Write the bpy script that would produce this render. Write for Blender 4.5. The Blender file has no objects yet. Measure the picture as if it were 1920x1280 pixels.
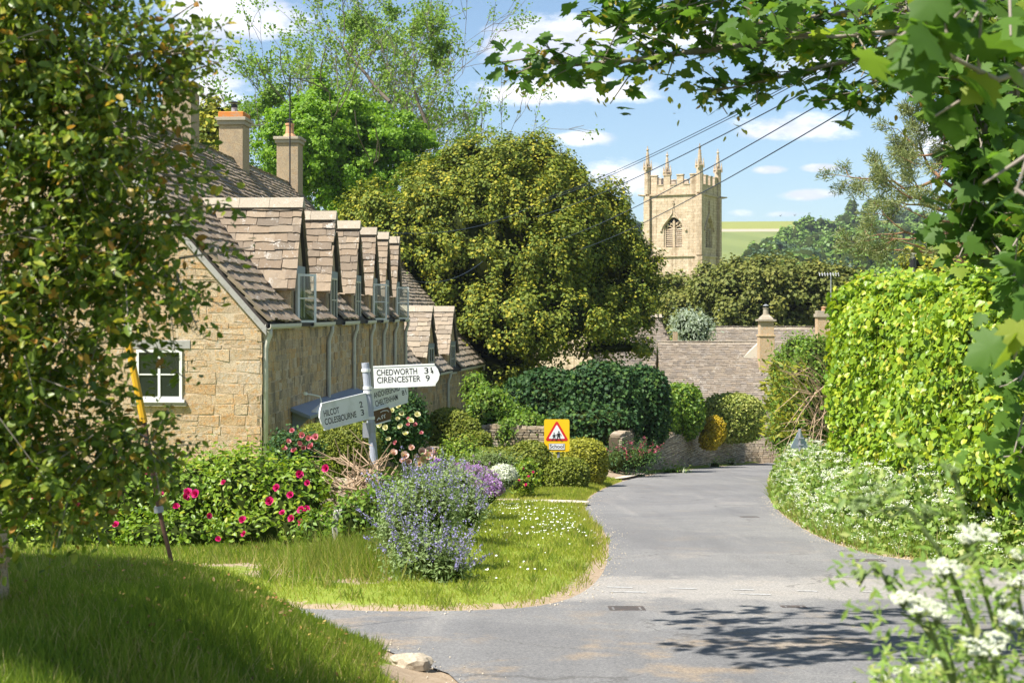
import bpy, bmesh, math, random
import numpy as np
from mathutils import Vector, Matrix, geometry
random.seed(11)
rng = np.random.default_rng(11)
SC = bpy.context.scene
COL = SC.collection
# ---------------------------------------------------------------- camera
cam_d = bpy.data.cameras.new('camera')
cam = bpy.data.objects.new('camera', cam_d)
COL.objects.link(cam)
cam.location = (0, 0, 0)
cam.rotation_euler = (math.radians(90), 0, 0)
cam_d.sensor_width = 36
cam_d.lens = 50
cam_d.shift_y = -55 / 1920
cam_d.clip_start = 0.05
cam_d.clip_end = 6000
cam_d.dof.use_dof = True
cam_d.dof.focus_distance = 30
cam_d.dof.aperture_fstop = 6.3
SC.camera = cam
F, CX, HY = 2666.67, 960.0, 585.0          # the photograph's focal length, centre column and eye level, in its pixels
# ---------------------------------------------------------------- light
SUN_AZ, SUN_EL = 33.0, 56.0                # degrees: behind-left of the view
sd = Vector((-math.cos(math.radians(SUN_AZ)) * math.cos(math.radians(SUN_EL)),
             -math.sin(math.radians(SUN_AZ)) * math.cos(math.radians(SUN_EL)),
             math.sin(math.radians(SUN_EL))))
sun_d = bpy.data.lights.new('sun', 'SUN')
sun_d.energy = 5.0
sun_d.angle = math.radians(0.53)
sun_d.color = (1.0, 0.95, 0.87)
sun = bpy.data.objects.new('sun', sun_d)
COL.objects.link(sun)
sun.rotation_euler = sd.to_track_quat('Z', 'Y').to_euler()
sun.location = sd * 100
world = bpy.data.worlds.new('World')
SC.world = world
world.use_nodes = True
SC.view_settings.view_transform = 'Standard'
SC.view_settings.look = 'None'
SC.view_settings.exposure = 1.1
SC.view_settings.gamma = 1.0
SC.view_settings.use_curve_mapping = False
SC.cycles.max_bounces = 7
SC.cycles.diffuse_bounces = 2
SC.cycles.glossy_bounces = 2
SC.cycles.transmission_bounces = 4
SC.cycles.transparent_max_bounces = 4
SC.cycles.use_denoising = True
SC.cycles.sample_clamp_indirect = 6


class NT:
    """small helper for node trees"""
    def __init__(self, nt, clear=True):
        self.nt = nt
        if clear:
            nt.nodes.clear()

    def n(self, typ, **kw):
        nd = self.nt.nodes.new(typ)
        for k, v in kw.items():
            if k.startswith('i_'):
                key = k[2:]
                key = int(key) if key.isdigit() else key
                nd.inputs[key].default_value = v
            else:
                setattr(nd, k, v)
        return nd

    def l(self, a, b):
        self.nt.links.new(a, b)

    def math(self, op, a, b=None, c=None, clamp=False):
        nd = self.nt.nodes.new('ShaderNodeMath')
        nd.operation = op
        nd.use_clamp = clamp
        for i, v in enumerate((a, b, c)):
            if v is None:
                continue
            if isinstance(v, (int, float)):
                nd.inputs[i].default_value = v
            else:
                self.l(v, nd.inputs[i])
        return nd.outputs[0]

    def vmath(self, op, a, b=None):
        nd = self.nt.nodes.new('ShaderNodeVectorMath')
        nd.operation = op
        for i, v in enumerate((a, b)):
            if v is None:
                continue
            if isinstance(v, (tuple, list, Vector)):
                nd.inputs[i].default_value = v
            else:
                self.l(v, nd.inputs[i])
        return nd

    def mix(self, fac, a, b, mode='MIX'):
        nd = self.nt.nodes.new('ShaderNodeMix')
        nd.data_type = 'RGBA'
        nd.blend_type = mode
        for i, v in ((0, fac), (6, a), (7, b)):
            if isinstance(v, (int, float)):
                nd.inputs[i].default_value = v
            elif isinstance(v, (tuple, list)):
                nd.inputs[i].default_value = tuple(v) + (1,) if len(v) == 3 else v
            else:
                self.l(v, nd.inputs[i])
        return nd.outputs[2]

    def noise(self, vec, scale, detail=3.0, rough=0.55, dim='3D'):
        nd = self.nt.nodes.new('ShaderNodeTexNoise')
        nd.noise_dimensions = dim
        nd.inputs['Scale'].default_value = scale
        nd.inputs['Detail'].default_value = detail
        nd.inputs['Roughness'].default_value = rough
        if vec is not None:
            self.l(vec, nd.inputs['Vector'])
        return nd

    def ramp(self, fac, stops, interp='LINEAR'):
        nd = self.nt.nodes.new('ShaderNodeValToRGB')
        cr = nd.color_ramp
        cr.interpolation = interp
        while len(cr.elements) > 1:
            cr.elements.remove(cr.elements[-1])
        for i, (p, c) in enumerate(stops):
            e = cr.elements[0] if i == 0 else cr.elements.new(p)
            e.position = p
            e.color = tuple(c) + (1,) if len(c) == 3 else c
        if fac is not None:
            self.l(fac, nd.inputs[0])
        return nd.outputs[0]

    def step(self, v, lo, hi):
        nd = self.nt.nodes.new('ShaderNodeMapRange')
        nd.interpolation_type = 'SMOOTHSTEP'
        nd.inputs['From Min'].default_value = lo
        nd.inputs['From Max'].default_value = hi
        self.l(v, nd.inputs['Value'])
        return nd.outputs[0]


def ray(px, py):
    return Vector(((px - CX) / F, 1.0, (HY - py) / F)).normalized()


# ---------------------------------------------------------------- sky with fair-weather clouds
def build_world():
    t = NT(world.node_tree)
    out = t.n('ShaderNodeOutputWorld')
    bg = t.n('ShaderNodeBackground')
    bg.inputs['Strength'].default_value = 0.074
    t.l(bg.outputs[0], out.inputs[0])
    sky = t.n('ShaderNodeTexSky', sky_type='NISHITA')
    sky.sun_disc = False
    sky.sun_elevation = math.radians(SUN_EL)
    sky.sun_rotation = math.atan2(sd.x, sd.y)
    sky.altitude = 150
    sky.air_density = 1.0
    sky.dust_density = 0.7
    sky.ozone_density = 2.0
    co = t.n('ShaderNodeTexCoord').outputs['Generated']
    sep = t.n('ShaderNodeSeparateXYZ')
    t.l(co, sep.inputs[0])
    # a tall stretch: cumulus seen from the side are wide and flat
    st = t.vmath('MULTIPLY', co, (1.0, 1.0, 2.3)).outputs[0]
    n1 = t.noise(st, 9.0, 8.0, 0.62).outputs['Fac']
    n2 = t.noise(st, 34.0, 5.0, 0.6).outputs['Fac']
    nn = t.math('ADD', t.math('MULTIPLY', n1, 0.75), t.math('MULTIPLY', n2, 0.25))
    # the clouds the photograph shows (centre pixel, half width, half height, weight)
    spots = [(1020, 95, 190, 75, 1.0), (1060, 165, 230, 45, .95), (450, 30, 170, 60, .9), (390, 150, 120, 100, .8),
             (1180, 330, 110, 45, .6), (1115, 258, 90, 22, .7), (1500, 238, 190, 34, .6), (1410, 250, 60, 22, .55),
             (1440, 318, 50, 14, .72), (1545, 315, 55, 13, .72), (1520, 366, 90, 17, .8),
             (1640, 332, 60, 12, .5), (1490, 402, 90, 12, .6), (1300, 60, 260, 50, .55), (1600, 120, 240, 70, .6),
             (1390, 400, 50, 12, .5), (1770, 250, 120, 60, .5)]
    acc = None
    for px, py, hw, hh, w in spots:
        c = ray(px, py)
        d = t.vmath('SUBTRACT', co, tuple(c)).outputs[0]
        d = t.vmath('MULTIPLY', d, (F / hw, F / hw, F / hh)).outputs[0]
        ln = t.vmath('LENGTH', d).outputs['Value']
        v = t.math('MULTIPLY', t.math('SUBTRACT', 1.0, t.math('POWER', ln, 1.6), clamp=True), w)
        acc = v if acc is None else t.math('MAXIMUM', acc, v)
    # the rest of the sky carries the same scattered cumulus
    far = t.noise(st, 4.2, 4.0, 0.55).outputs['Fac']
    aw = t.step(t.vmath('DOT_PRODUCT', co, tuple(ray(960, 300))).outputs['Value'], 0.90, 0.80)
    far = t.math('MULTIPLY', t.step(far, 0.53, 0.70), aw)
    acc = t.math('MAXIMUM', acc, far)
    dens = t.math('ADD', acc, t.math('MULTIPLY', t.math('SUBTRACT', nn, 0.5), 2.3))
    mask = t.math('MULTIPLY', t.step(dens, 0.28, 0.66), t.step(acc, 0.0, 0.16))
    mask = t.math('MULTIPLY', mask, 0.93)
    # billow tops white, undersides a soft lilac grey: compare the density a little higher up
    n3 = t.noise(t.vmath('ADD', st, (0, 0, 0.035)).outputs[0], 9.0, 6.0, 0.6).outputs['Fac']
    sh = t.step(t.math('SUBTRACT', n1, n3), -0.10, 0.12)
    ccol = t.mix(sh, (5.6, 5.9, 6.9), (8.6, 8.6, 8.8))
    tint = t.mix(1.0, sky.outputs[0], (0.95, 1.0, 1.03), 'MULTIPLY')
    # summer haze: paler towards the horizon
    hz = t.step(sep.outputs['Z'], 0.34, -0.02)
    base = t.mix(t.math('MULTIPLY', hz, 0.20), tint, (2.9, 4.3, 6.2))
    col = t.mix(mask, base, ccol)
    t.l(col, bg.inputs['Color'])


build_world()
# ---------------------------------------------------------------- object helpers
WM = {}


def put(o, parent=None, M=None):
    M = M or Matrix.Identity(4)
    if parent is not None:
        o.parent = parent
        o.matrix_parent_inverse = WM[parent.name].inverted()
    o.matrix_basis = M
    WM[o.name] = M
    return o


def link(name, data, parent=None, M=None):
    o = bpy.data.objects.new(name, data)
    COL.objects.link(o)
    return put(o, parent, M)


def tag(o, label=None, cat=None, group=None, kind=None):
    if label:
        o['label'] = label
    if cat:
        o['category'] = cat
    if group:
        o['group'] = group
    if kind:
        o['kind'] = kind
    return o


def thing(name, label, cat, loc, group=None):
    o = bpy.data.objects.new(name, None)
    o.empty_display_size = 0.2
    COL.objects.link(o)
    put(o, None, Matrix.Translation(Vector(loc)))
    return tag(o, label, cat, group)


def mesh_np(name, blocks, mats=None, tint=None, smooth=False, flat=False):
    """blocks: list of (verts (N,3), faces (M,k), material index)"""
    me = bpy.data.meshes.new(name)
    V, L, S, MI = [], [], [], []
    off = 0
    for v, f, mi in blocks:
        v = np.asarray(v, dtype=np.float32).reshape(-1, 3)
        f = np.asarray(f, dtype=np.int64)
        V.append(v)
        L.append((f + off).ravel())
        S.append(np.full(len(f), f.shape[1]))
        MI.append(np.full(len(f), mi))
        off += len(v)
    V = np.concatenate(V)
    L = np.concatenate(L)
    S = np.concatenate(S)
    MI = np.concatenate(MI)
    me.vertices.add(len(V))
    me.vertices.foreach_set('co', V.ravel())
    me.loops.add(len(L))
    me.loops.foreach_set('vertex_index', L.astype(np.int32))
    me.polygons.add(len(S))
    st = np.concatenate([[0], np.cumsum(S)[:-1]]).astype(np.int32)
    me.polygons.foreach_set('loop_start', st)
    me.polygons.foreach_set('material_index', MI.astype(np.int32))
    if smooth:
        me.polygons.foreach_set('use_smooth', np.ones(len(S), dtype=bool))
    for m in (mats or []):
        me.materials.append(m)
    if tint is not None:
        a = me.attributes.new('tint', 'FLOAT', 'POINT')
        a.data.foreach_set('value', np.asarray(tint, dtype=np.float32))
    me.update(calc_edges=True)
    if flat:
        me.shade_flat()
    return me


class MB:
    """collects boxes, prisms and tubes into one mesh"""
    def __init__(self, M=None):
        self.v, self.f = [], []
        self.M = M or Matrix.Identity(4)

    def add(self, vs, fs, M=None):
        o = len(self.v)
        T = self.M @ M if M is not None else self.M
        self.v += [tuple(T @ Vector(p)) for p in vs]
        self.f += [tuple(i + o for i in f) for f in fs]
        return self

    def box(self, a, b, M=None):
        x0, y0, z0 = a
        x1, y1, z1 = b
        return self.add([(x0, y0, z0), (x1, y0, z0), (x1, y1, z0), (x0, y1, z0), (x0, y0, z1), (x1, y0, z1), (x1, y1, z1), (x0, y1, z1)],
                        [(0, 3, 2, 1), (4, 5, 6, 7), (0, 1, 5, 4), (1, 2, 6, 5), (2, 3, 7, 6), (3, 0, 4, 7)], M)

    def prism(self, poly, ax, lo, hi, M=None):
        """poly: list of 2D points extruded along axis ax ('x','y','z')"""
        n = len(poly)

        def p3(p, h):
            return {'x': (h, p[0], p[1]), 'y': (p[0], h, p[1]), 'z': (p[0], p[1], h)}[ax]
        vs = [p3(p, lo) for p in poly] + [p3(p, hi) for p in poly]
        fs = [tuple(range(n))[::-1], tuple(range(n, 2 * n))]
        fs += [(i, (i + 1) % n, n + (i + 1) % n, n + i) for i in range(n)]
        return self.add(vs, fs, M)

    def tube(self, pts, rad, sides=6, M=None, cap=True):
        pts = [Vector(p) for p in pts]
        n = len(pts)
        rads = rad if isinstance(rad, (list, tuple)) else [rad] * n
        vs, fs = [], []
        ref = Vector((0.13, 0.21, 0.97))
        for i, p in enumerate(pts):
            t = (pts[min(i + 1, n - 1)] - pts[max(i - 1, 0)]).normalized()
            if abs(t.dot(ref)) > 0.95:
                r2 = Vector((1, 0.1, 0))
            else:
                r2 = ref
            a = t.cross(r2).normalized()
            b = t.cross(a)
            for k in range(sides):
                an = 2 * math.pi * k / sides
                vs.append(p + (a * math.cos(an) + b * math.sin(an)) * rads[i])
        for i in range(n - 1):
            for k in range(sides):
                k2 = (k + 1) % sides
                fs.append((i * sides + k, i * sides + k2, (i + 1) * sides + k2, (i + 1) * sides + k))
        if cap:
            fs.append(tuple(range(sides)))
            fs.append(tuple(range((n - 1) * sides, n * sides)))
        return self.add(vs, fs, M)

    def lathe(self, prof, c, sides=10, M=None):
        """prof: (radius, z) pairs, around the vertical through c"""
        vs, fs = [], []
        for r, z in prof:
            for k in range(sides):
                an = 2 * math.pi * (k + .5) / sides
                vs.append((c[0] + r * math.cos(an), c[1] + r * math.sin(an), c[2] + z))
        for i in range(len(prof) - 1):
            for k in range(sides):
                k2 = (k + 1) % sides
                fs.append((i * sides + k, i * sides + k2, (i + 1) * sides + k2, (i + 1) * sides + k))
        fs.append(tuple(range(sides))[::-1])
        fs.append(tuple(range((len(prof) - 1) * sides, len(prof) * sides)))
        return self.add(vs, fs, M)

    def mesh(self, name, mat=None, bevel=0, smooth=False):
        me = bpy.data.meshes.new(name)
        me.from_pydata(self.v, [], self.f)
        bm = bmesh.new()
        bm.from_mesh(me)
        bmesh.ops.recalc_face_normals(bm, faces=bm.faces)
        if bevel:
            bmesh.ops.bevel(bm, geom=bm.edges[:], offset=bevel, segments=1, affect='EDGES', profile=0.5)
        bm.to_mesh(me)
        bm.free()
        if smooth:
            me.polygons.foreach_set('use_smooth', np.ones(len(me.polygons), dtype=bool))
        if mat:
            me.materials.append(mat)
        me.update()
        return me

    def build(self, name, mat, parent=None, bevel=0, smooth=False):
        return link(name, self.mesh(name, mat, bevel, smooth), parent)


def text_mesh(s, size, mat, align='LEFT', extrude=0.0):
    c = bpy.data.curves.new('lettering', 'FONT')
    c.body = s
    c.size = size
    c.align_x = align
    c.extrude = extrude
    c.offset = size * 0.012
    o = bpy.data.objects.new('lettering', c)
    COL.objects.link(o)
    dg = bpy.context.evaluated_depsgraph_get()
    me = bpy.data.meshes.new_from_object(o.evaluated_get(dg))
    bpy.data.objects.remove(o)
    bpy.data.curves.remove(c)
    me.materials.clear()
    me.materials.append(mat)
    return me


def at(px, py, d):
    return Vector(((px - CX) / F * d, d, (HY - py) / F * d))


# ---------------------------------------------------------------- materials
def new_mat(name):
    m = bpy.data.materials.new(name)
    m.use_nodes = True
    return m, NT(m.node_tree)


def finish(t, bsdf):
    o = t.n('ShaderNodeOutputMaterial')
    t.l(bsdf.outputs[0], o.inputs[0])


def simple(name, col, rough=0.6, metal=0.0, spec=0.4, wear=0.0, wear_col=(0.3, 0.28, 0.24), scale=8.0):
    m, t = new_mat(name)
    p = t.n('ShaderNodeBsdfPrincipled')
    p.inputs['Base Color'].default_value = tuple(col) + (1,)
    p.inputs['Roughness'].default_value = rough
    p.inputs['Metallic'].default_value = metal
    p.inputs['Specular IOR Level'].default_value = spec
    if wear:
        pos = t.n('ShaderNodeNewGeometry').outputs['Position']
        n = t.noise(pos, scale, 6, 0.65).outputs['Fac']
        f = t.math('MULTIPLY', t.step(n, 0.48, 0.68), wear)
        t.l(t.mix(f, tuple(col), tuple(wear_col)), p.inputs['Base Color'])
    finish(t, p)
    return m


def rnd(t):
    """one random number per piece, whether it is an object or an island of a joined mesh"""
    a = t.n('ShaderNodeObjectInfo').outputs['Random']
    b = t.n('ShaderNodeNewGeometry').outputs['Random Per Island']
    return t.math('FRACT', t.math('ADD', a, t.math('MULTIPLY', b, 7.31)))


def leafy(name, stops, trans=0.35, rough=0.5, spec=0.3, gain=1.35):
    """leaf material: per-leaf tint, a little gloss, light coming through"""
    m, t = new_mat(name)
    at_ = t.n('ShaderNodeAttribute', attribute_name='tint').outputs['Fac']
    r = t.math('FRACT', t.math('ADD', at_, t.n('ShaderNodeObjectInfo').outputs['Random']))
    r = t.math('MULTIPLY', r, 0.999)
    c = t.ramp(r, stops)
    p = t.n('ShaderNodeBsdfPrincipled')
    t.l(c, p.inputs['Base Color'])
    p.inputs['Roughness'].default_value = rough
    p.inputs['Specular IOR Level'].default_value = spec
    tr = t.n('ShaderNodeBsdfTranslucent')
    t.l(t.mix(1.0, c, (gain * 1.05, gain * 1.1, gain * .55), 'MULTIPLY'), tr.inputs['Color'])
    mx = t.n('ShaderNodeMixShader')
    mx.inputs[0].default_value = trans
    t.l(p.outputs[0], mx.inputs[1])
    t.l(tr.outputs[0], mx.inputs[2])
    finish(t, mx)
    return m


def stone_mat(name, stops, lichen=(0.5, 0.47, 0.4), lich=0.35, dark=0.5, bump=0.25, scale=1.0, stain=0.0, ochre=0.0, course=0.0):
    m, t = new_mat(name)
    g = t.n('ShaderNodeNewGeometry')
    pos = g.outputs['Position']
    r = rnd(t)
    c = t.ramp(r, stops)
    n1 = t.noise(pos, 5.0 * scale, 6, 0.62).outputs['Fac']
    n2 = t.noise(pos, 28.0 * scale, 5, 0.65).outputs['Fac']
    n3 = t.noise(pos, 1.3 * scale, 4, 0.6).outputs['Fac']
    c = t.mix(t.math('MULTIPLY', t.step(n2, 0.42, 0.66), dark), c, t.mix(1.0, c, (0.55, 0.52, 0.5), 'MULTIPLY'))
    c = t.mix(t.math('MULTIPLY', t.step(n1, 0.40, 0.72), 0.35), c, t.mix(1.0, c, (0.6, 0.55, 0.48), 'MULTIPLY'))
    lf = t.step(t.math('ADD', t.math('MULTIPLY', n1, 0.6), t.math('MULTIPLY', n2, 0.45)), 0.56, 0.64)
    lf = t.math('MULTIPLY', lf, t.step(n3, 0.38, 0.62))
    c = t.mix(t.math('MULTIPLY', lf, lich), c, lichen)
    if ochre:
        on = t.noise(pos, 11.0 * scale, 4, 0.6).outputs['Fac']
        c = t.mix(t.math('MULTIPLY', t.step(on, .50, .66), ochre), c, t.mix(1.0, c, (1.08, .84, .58), 'MULTIPLY'))
        pit = t.noise(pos, 75.0 * scale, 3, 0.6).outputs['Fac']
        c = t.mix(t.math('MULTIPLY', t.step(pit, .46, .34), .85), c, t.mix(1.0, c, (.40, .34, .28), 'MULTIPLY'))
        n2 = t.math('ADD', n2, t.math('MULTIPLY', pit, .5))
    if course:
        sx = t.n('ShaderNodeSeparateXYZ')
        t.l(pos, sx.inputs[0])
        th = math.radians(27)
        u = t.math('ADD', t.math('MULTIPLY', sx.outputs['X'], math.cos(th) + math.sin(th)), t.math('MULTIPLY', sx.outputs['Y'], math.cos(th) - math.sin(th)))
        cb = t.n('ShaderNodeCombineXYZ')
        t.l(u, cb.inputs[0])
        t.l(sx.outputs['Z'], cb.inputs[1])
        bk = t.n('ShaderNodeTexBrick')
        bk.inputs['Scale'].default_value = 1.0
        bk.inputs['Brick Width'].default_value = .62
        bk.inputs['Row Height'].default_value = .31
        bk.inputs['Mortar Size'].default_value = .018
        bk.inputs['Color1'].default_value = (1.06, 1.03, 1.0, 1)
        bk.inputs['Color2'].default_value = (.80, .76, .70, 1)
        bk.inputs['Mortar'].default_value = (.62, .57, .50, 1)
        t.l(cb.outputs[0], bk.inputs['Vector'])
        c = t.mix(course, c, t.mix(1.0, c, bk.outputs['Color'], 'MULTIPLY'))
        rs = t.noise(t.vmath('MULTIPLY', pos, (2.2, 2.2, .16)).outputs[0], 1.0, 5, .65).outputs['Fac']
        c = t.mix(t.math('MULTIPLY', t.step(rs, .50, .66), .6), c, t.mix(1.0, c, (.52, .47, .41), 'MULTIPLY'))
    if stain:
        sv = t.vmath('MULTIPLY', pos, (1.6, 1.6, .8)).outputs[0]
        sn = t.noise(sv, 1.1, 6, .68).outputs['Fac']
        c = t.mix(t.math('MULTIPLY', t.step(sn, .47, .60), stain), c, (.13, .115, .095))
    p = t.n('ShaderNodeBsdfPrincipled')
    t.l(c, p.inputs['Base Color'])
    p.inputs['Roughness'].default_value = 0.9
    p.inputs['Specular IOR Level'].default_value = 0.2
    b = t.n('ShaderNodeBump')
    b.inputs['Strength'].default_value = bump
    b.inputs['Distance'].default_value = 0.012
    t.l(t.math('ADD', t.math('MULTIPLY', n1, 0.3), n2), b.inputs['Height'])
    t.l(b.outputs[0], p.inputs['Normal'])
    finish(t, p)
    return m


M_ = {}
M_['stone'] = stone_mat('honey_limestone', [(0, (.60, .44, .27)), (.25, (.54, .41, .27)), (.5, (.66, .51, .33)), (.75, (.54, .36, .19)), (1, (.62, .52, .39))],
                        lichen=(.72, .65, .55), lich=.7, dark=.85, bump=.8, scale=1.25, ochre=.85)
M_['wallstone'] = stone_mat('grey_rubble_limestone', [(0, (.58, .42, .23)), (.3, (.46, .36, .25)), (.6, (.60, .46, .29)), (1, (.58, .37, .17))],
                            lichen=(.20, .18, .15), lich=.7, dark=.5, stain=.62, ochre=.7)
M_['mortar'] = stone_mat('lime_mortar', [(0, (.58, .46, .32)), (1, (.62, .50, .36))], lich=.3, dark=.5, ochre=.3)
M_['mortar_dark'] = stone_mat('recessed_joint_mortar', [(0, (.10, .08, .055)), (1, (.12, .09, .06))], lich=.1)
M_['drystone'] = stone_mat('dry_stone', [(0, (.46, .36, .25)), (.25, (.28, .22, .155)), (.5, (.54, .45, .33)), (.75, (.33, .27, .20)), (1, (.50, .42, .33))],
                           lichen=(.5, .47, .4), lich=.4)
M_['tile'] = stone_mat('stone_roof_tile', [(0, (.225, .172, .122)), (.25, (.29, .222, .155)), (.5, (.185, .15, .115)), (.75, (.335, .262, .185)), (1, (.26, .212, .16))],
                       lichen=(.58, .55, .49), lich=.75, dark=.35)
M_['tile_pale'] = stone_mat('weathered_stone_tile', [(0, (.30, .24, .175)), (.25, (.35, .285, .21)), (.5, (.24, .20, .155)), (.75, (.39, .325, .24)), (1, (.28, .235, .19))],
                            lichen=(.62, .59, .53), lich=.7, dark=.4)
M_['tile_barn'] = stone_mat('lichened_barn_tile', [(0, (.20, .168, .135)), (.2, (.245, .20, .155)), (.4, (.175, .15, .125)), (.6, (.275, .225, .17)), (.8, (.21, .182, .158)), (1, (.30, .255, .205))],
                            lichen=(.48, .45, .40), lich=.7, dark=.6)
M_['ridge'] = stone_mat('sawn_ridge_stone', [(0, (.36, .31, .24)), (1, (.44, .38, .29))], lichen=(.60, .58, .52), lich=.8, dark=.65, scale=1.6)
M_['chimney'] = stone_mat('chimney_stone', [(0, (.40, .32, .22)), (1, (.44, .34, .22))], lichen=(.30, .26, .21), lich=.7, dark=.6, ochre=.35)
M_['church'] = stone_mat('pale_ashlar', [(0, (.60, .50, .38)), (.5, (.64, .54, .42)), (1, (.56, .46, .35))], lichen=(.27, .22, .16), lich=.8, scale=.6, dark=.5, ochre=.4, course=.8)
M_['lead'] = simple('lead_sheet', (.25, .28, .32), .45, .3)
M_['white'] = simple('white_paint', (.78, .77, .72), .5, wear=.35, wear_col=(.55, .52, .45))
M_['cream'] = simple('cream_pipe_paint', (.58, .54, .45), .55, wear=.35, wear_col=(.40, .36, .28))
M_['glass'] = simple('window_glass', (.015, .02, .02), .06, spec=.6)
M_['timber'] = simple('grey_timber', (.36, .34, .31), .8, wear=.6, wear_col=(.22, .2, .17), scale=14)
M_['bark'] = simple('bark', (.16, .13, .10), .9, wear=.7, wear_col=(.08, .06, .045), scale=12)
M_['bark_pale'] = simple('grey_bark', (.26, .22, .18), .9, wear=.7, wear_col=(.12, .1, .08), scale=10)
M_['bark_pine'] = simple('orange_bark', (.24, .13, .07), .9, wear=.6, wear_col=(.1, .07, .05), scale=6)
M_['twig'] = simple('dry_twig', (.40, .28, .18), .85, wear=.5, wear_col=(.24, .17, .11), scale=10)
M_['terracotta'] = simple('terracotta', (.50, .26, .13), .8, wear=.6, wear_col=(.36, .26, .18), scale=9)
M_['orange_lichen'] = simple('orange_brick', (.55, .19, .04), .9, wear=.8, wear_col=(.35, .28, .2), scale=9)
M_['metal'] = simple('galvanised_metal', (.36, .37, .40), .5, .4, wear=.5, wear_col=(.24, .23, .22), scale=9)
M_['post_grey'] = simple('grey_post_paint', (.38, .40, .47), .5, wear=.5, wear_col=(.28, .28, .30), scale=9)
M_['black'] = simple('black_paint', (.02, .02, .022), .5)
M_['iron'] = simple('rusty_cast_iron', (.075, .065, .06), .8, .2, wear=.6, wear_col=(.17, .11, .075), scale=20)
M_['rust'] = simple('rusty_steel', (.17, .09, .06), .8, .2, wear=.8, wear_col=(.26, .16, .1), scale=20)
M_['yellow'] = simple('yellow_guard', (.72, .40, .02), .5)
M_['sign_yellow'] = simple('yellow_sign_board', (.85, .52, .01), .4)
M_['sign_white'] = simple('white_sign_face', (.78, .78, .76), .4, wear=.45, wear_col=(.56, .57, .52), scale=5)
M_['sign_red'] = simple('red_sign_border', (.60, .02, .025), .4)
M_['sign_brown'] = simple('brown_sign_face', (.12, .06, .025), .5)
M_['sign_back'] = simple('grey_sign_back', (.30, .36, .40), .6)
M_['cable'] = simple('cable', (.035, .05, .08), .6)
M_['clear'] = bpy.data.materials.new('clear_glass')
M_['clear'].use_nodes = True
_t = NT(M_['clear'].node_tree)
_a, _b, _m = _t.n('ShaderNodeBsdfTransparent'), _t.n('ShaderNodeBsdfGlossy'), _t.n('ShaderNodeMixShader')
_a.inputs[0].default_value = (.80, .84, .82, 1)
_b.inputs['Roughness'].default_value = .05
_m.inputs[0].default_value = .07
_t.l(_a.outputs[0], _m.inputs[1])
_t.l(_b.outputs[0], _m.inputs[2])
finish(_t, _m)
M_['dark'] = simple('dark_opening', (.03, .026, .022), .9)
M_['roofbed'] = simple('roof_underlay', (.06, .05, .042), .95)


# foliage kinds
def g(r, gg, b):
    return (r, gg, b)


M_['crab'] = leafy('crab_apple_leaf', [(0, g(.125, .19, .025)), (.3, g(.17, .24, .03)), (.55, g(.075, .125, .022)), (.78, g(.25, .30, .04)), (.91, g(.34, .33, .05)), (.96, g(.40, .22, .04)), (1, g(.30, .15, .035))], .36, .4, .4)
M_['maple'] = leafy('sycamore_leaf', [(0, g(.07, .145, .024)), (.4, g(.105, .20, .028)), (.7, g(.05, .115, .02)), (.9, g(.16, .25, .034)), (1, g(.24, .29, .036))], .48, .55, .22)
M_['keys'] = leafy('sycamore_key', [(0, g(.42, .40, .06)), (.6, g(.36, .36, .06)), (1, g(.36, .2, .06))], .4)
M_['lime'] = leafy('lime_leaf', [(0, g(.16, .27, .016)), (.3, g(.24, .35, .02)), (.55, g(.11, .22, .02)), (.8, g(.31, .40, .026)), (.95, g(.40, .43, .034)), (1, g(.34, .28, .05))], .33, .42, .4)
M_['yew'] = leafy('yew_spray', [(0, g(.18, .215, .022)), (.3, g(.09, .135, .02)), (.55, g(.25, .26, .026)), (.8, g(.33, .31, .03)), (1, g(.38, .335, .034))], .22, .6, .2)
M_['yew_dark'] = leafy('dark_yew_spray', [(0, g(.09, .12, .026)), (.4, g(.125, .145, .03)), (.8, g(.17, .175, .034)), (1, g(.22, .205, .04))], .15, .6, .2)
M_['ash'] = leafy('ash_leaf', [(0, g(.13, .23, .035)), (.5, g(.18, .28, .045)), (1, g(.24, .34, .06))], .4)
M_['beech'] = leafy('bright_green_leaf', [(0, g(.13, .25, .018)), (.5, g(.19, .33, .022)), (.8, g(.25, .38, .025)), (1, g(.09, .19, .018))], .38)
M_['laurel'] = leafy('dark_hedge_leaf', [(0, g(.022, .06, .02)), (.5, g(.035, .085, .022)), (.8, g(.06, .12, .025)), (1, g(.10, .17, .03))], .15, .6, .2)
M_['box'] = leafy('clipped_box_leaf', [(0, g(.15, .19, .024)), (.4, g(.20, .23, .028)), (.7, g(.11, .15, .022)), (1, g(.28, .28, .035))], .2, .55, .25)
M_['boxyellow'] = leafy('golden_box_leaf', [(0, g(.25, .26, .028)), (.5, g(.32, .31, .03)), (1, g(.19, .21, .026))], .2, .55, .25)
M_['gold'] = leafy('golden_conifer_leaf', [(0, g(.42, .31, .02)), (.5, g(.50, .36, .02)), (1, g(.30, .26, .03))], .25)
M_['varieg'] = leafy('variegated_leaf', [(0, g(.15, .21, .035)), (.4, g(.28, .32, .06)), (.7, g(.42, .42, .12)), (1, g(.11, .17, .035))], .25)
M_['rose'] = leafy('rose_leaf', [(0, g(.16, .26, .026)), (.4, g(.22, .32, .03)), (.7, g(.10, .19, .024)), (.9, g(.30, .38, .035)), (1, g(.38, .40, .035))], .38, .42, .35)
M_['shrub'] = leafy('shrub_leaf', [(0, g(.11, .21, .026)), (.4, g(.18, .29, .03)), (.75, g(.07, .14, .024)), (1, g(.27, .34, .036))], .35)
M_['sage'] = leafy('grey_green_leaf', [(0, g(.18, .25, .09)), (.5, g(.24, .31, .12)), (1, g(.14, .22, .06))], .25)
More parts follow.
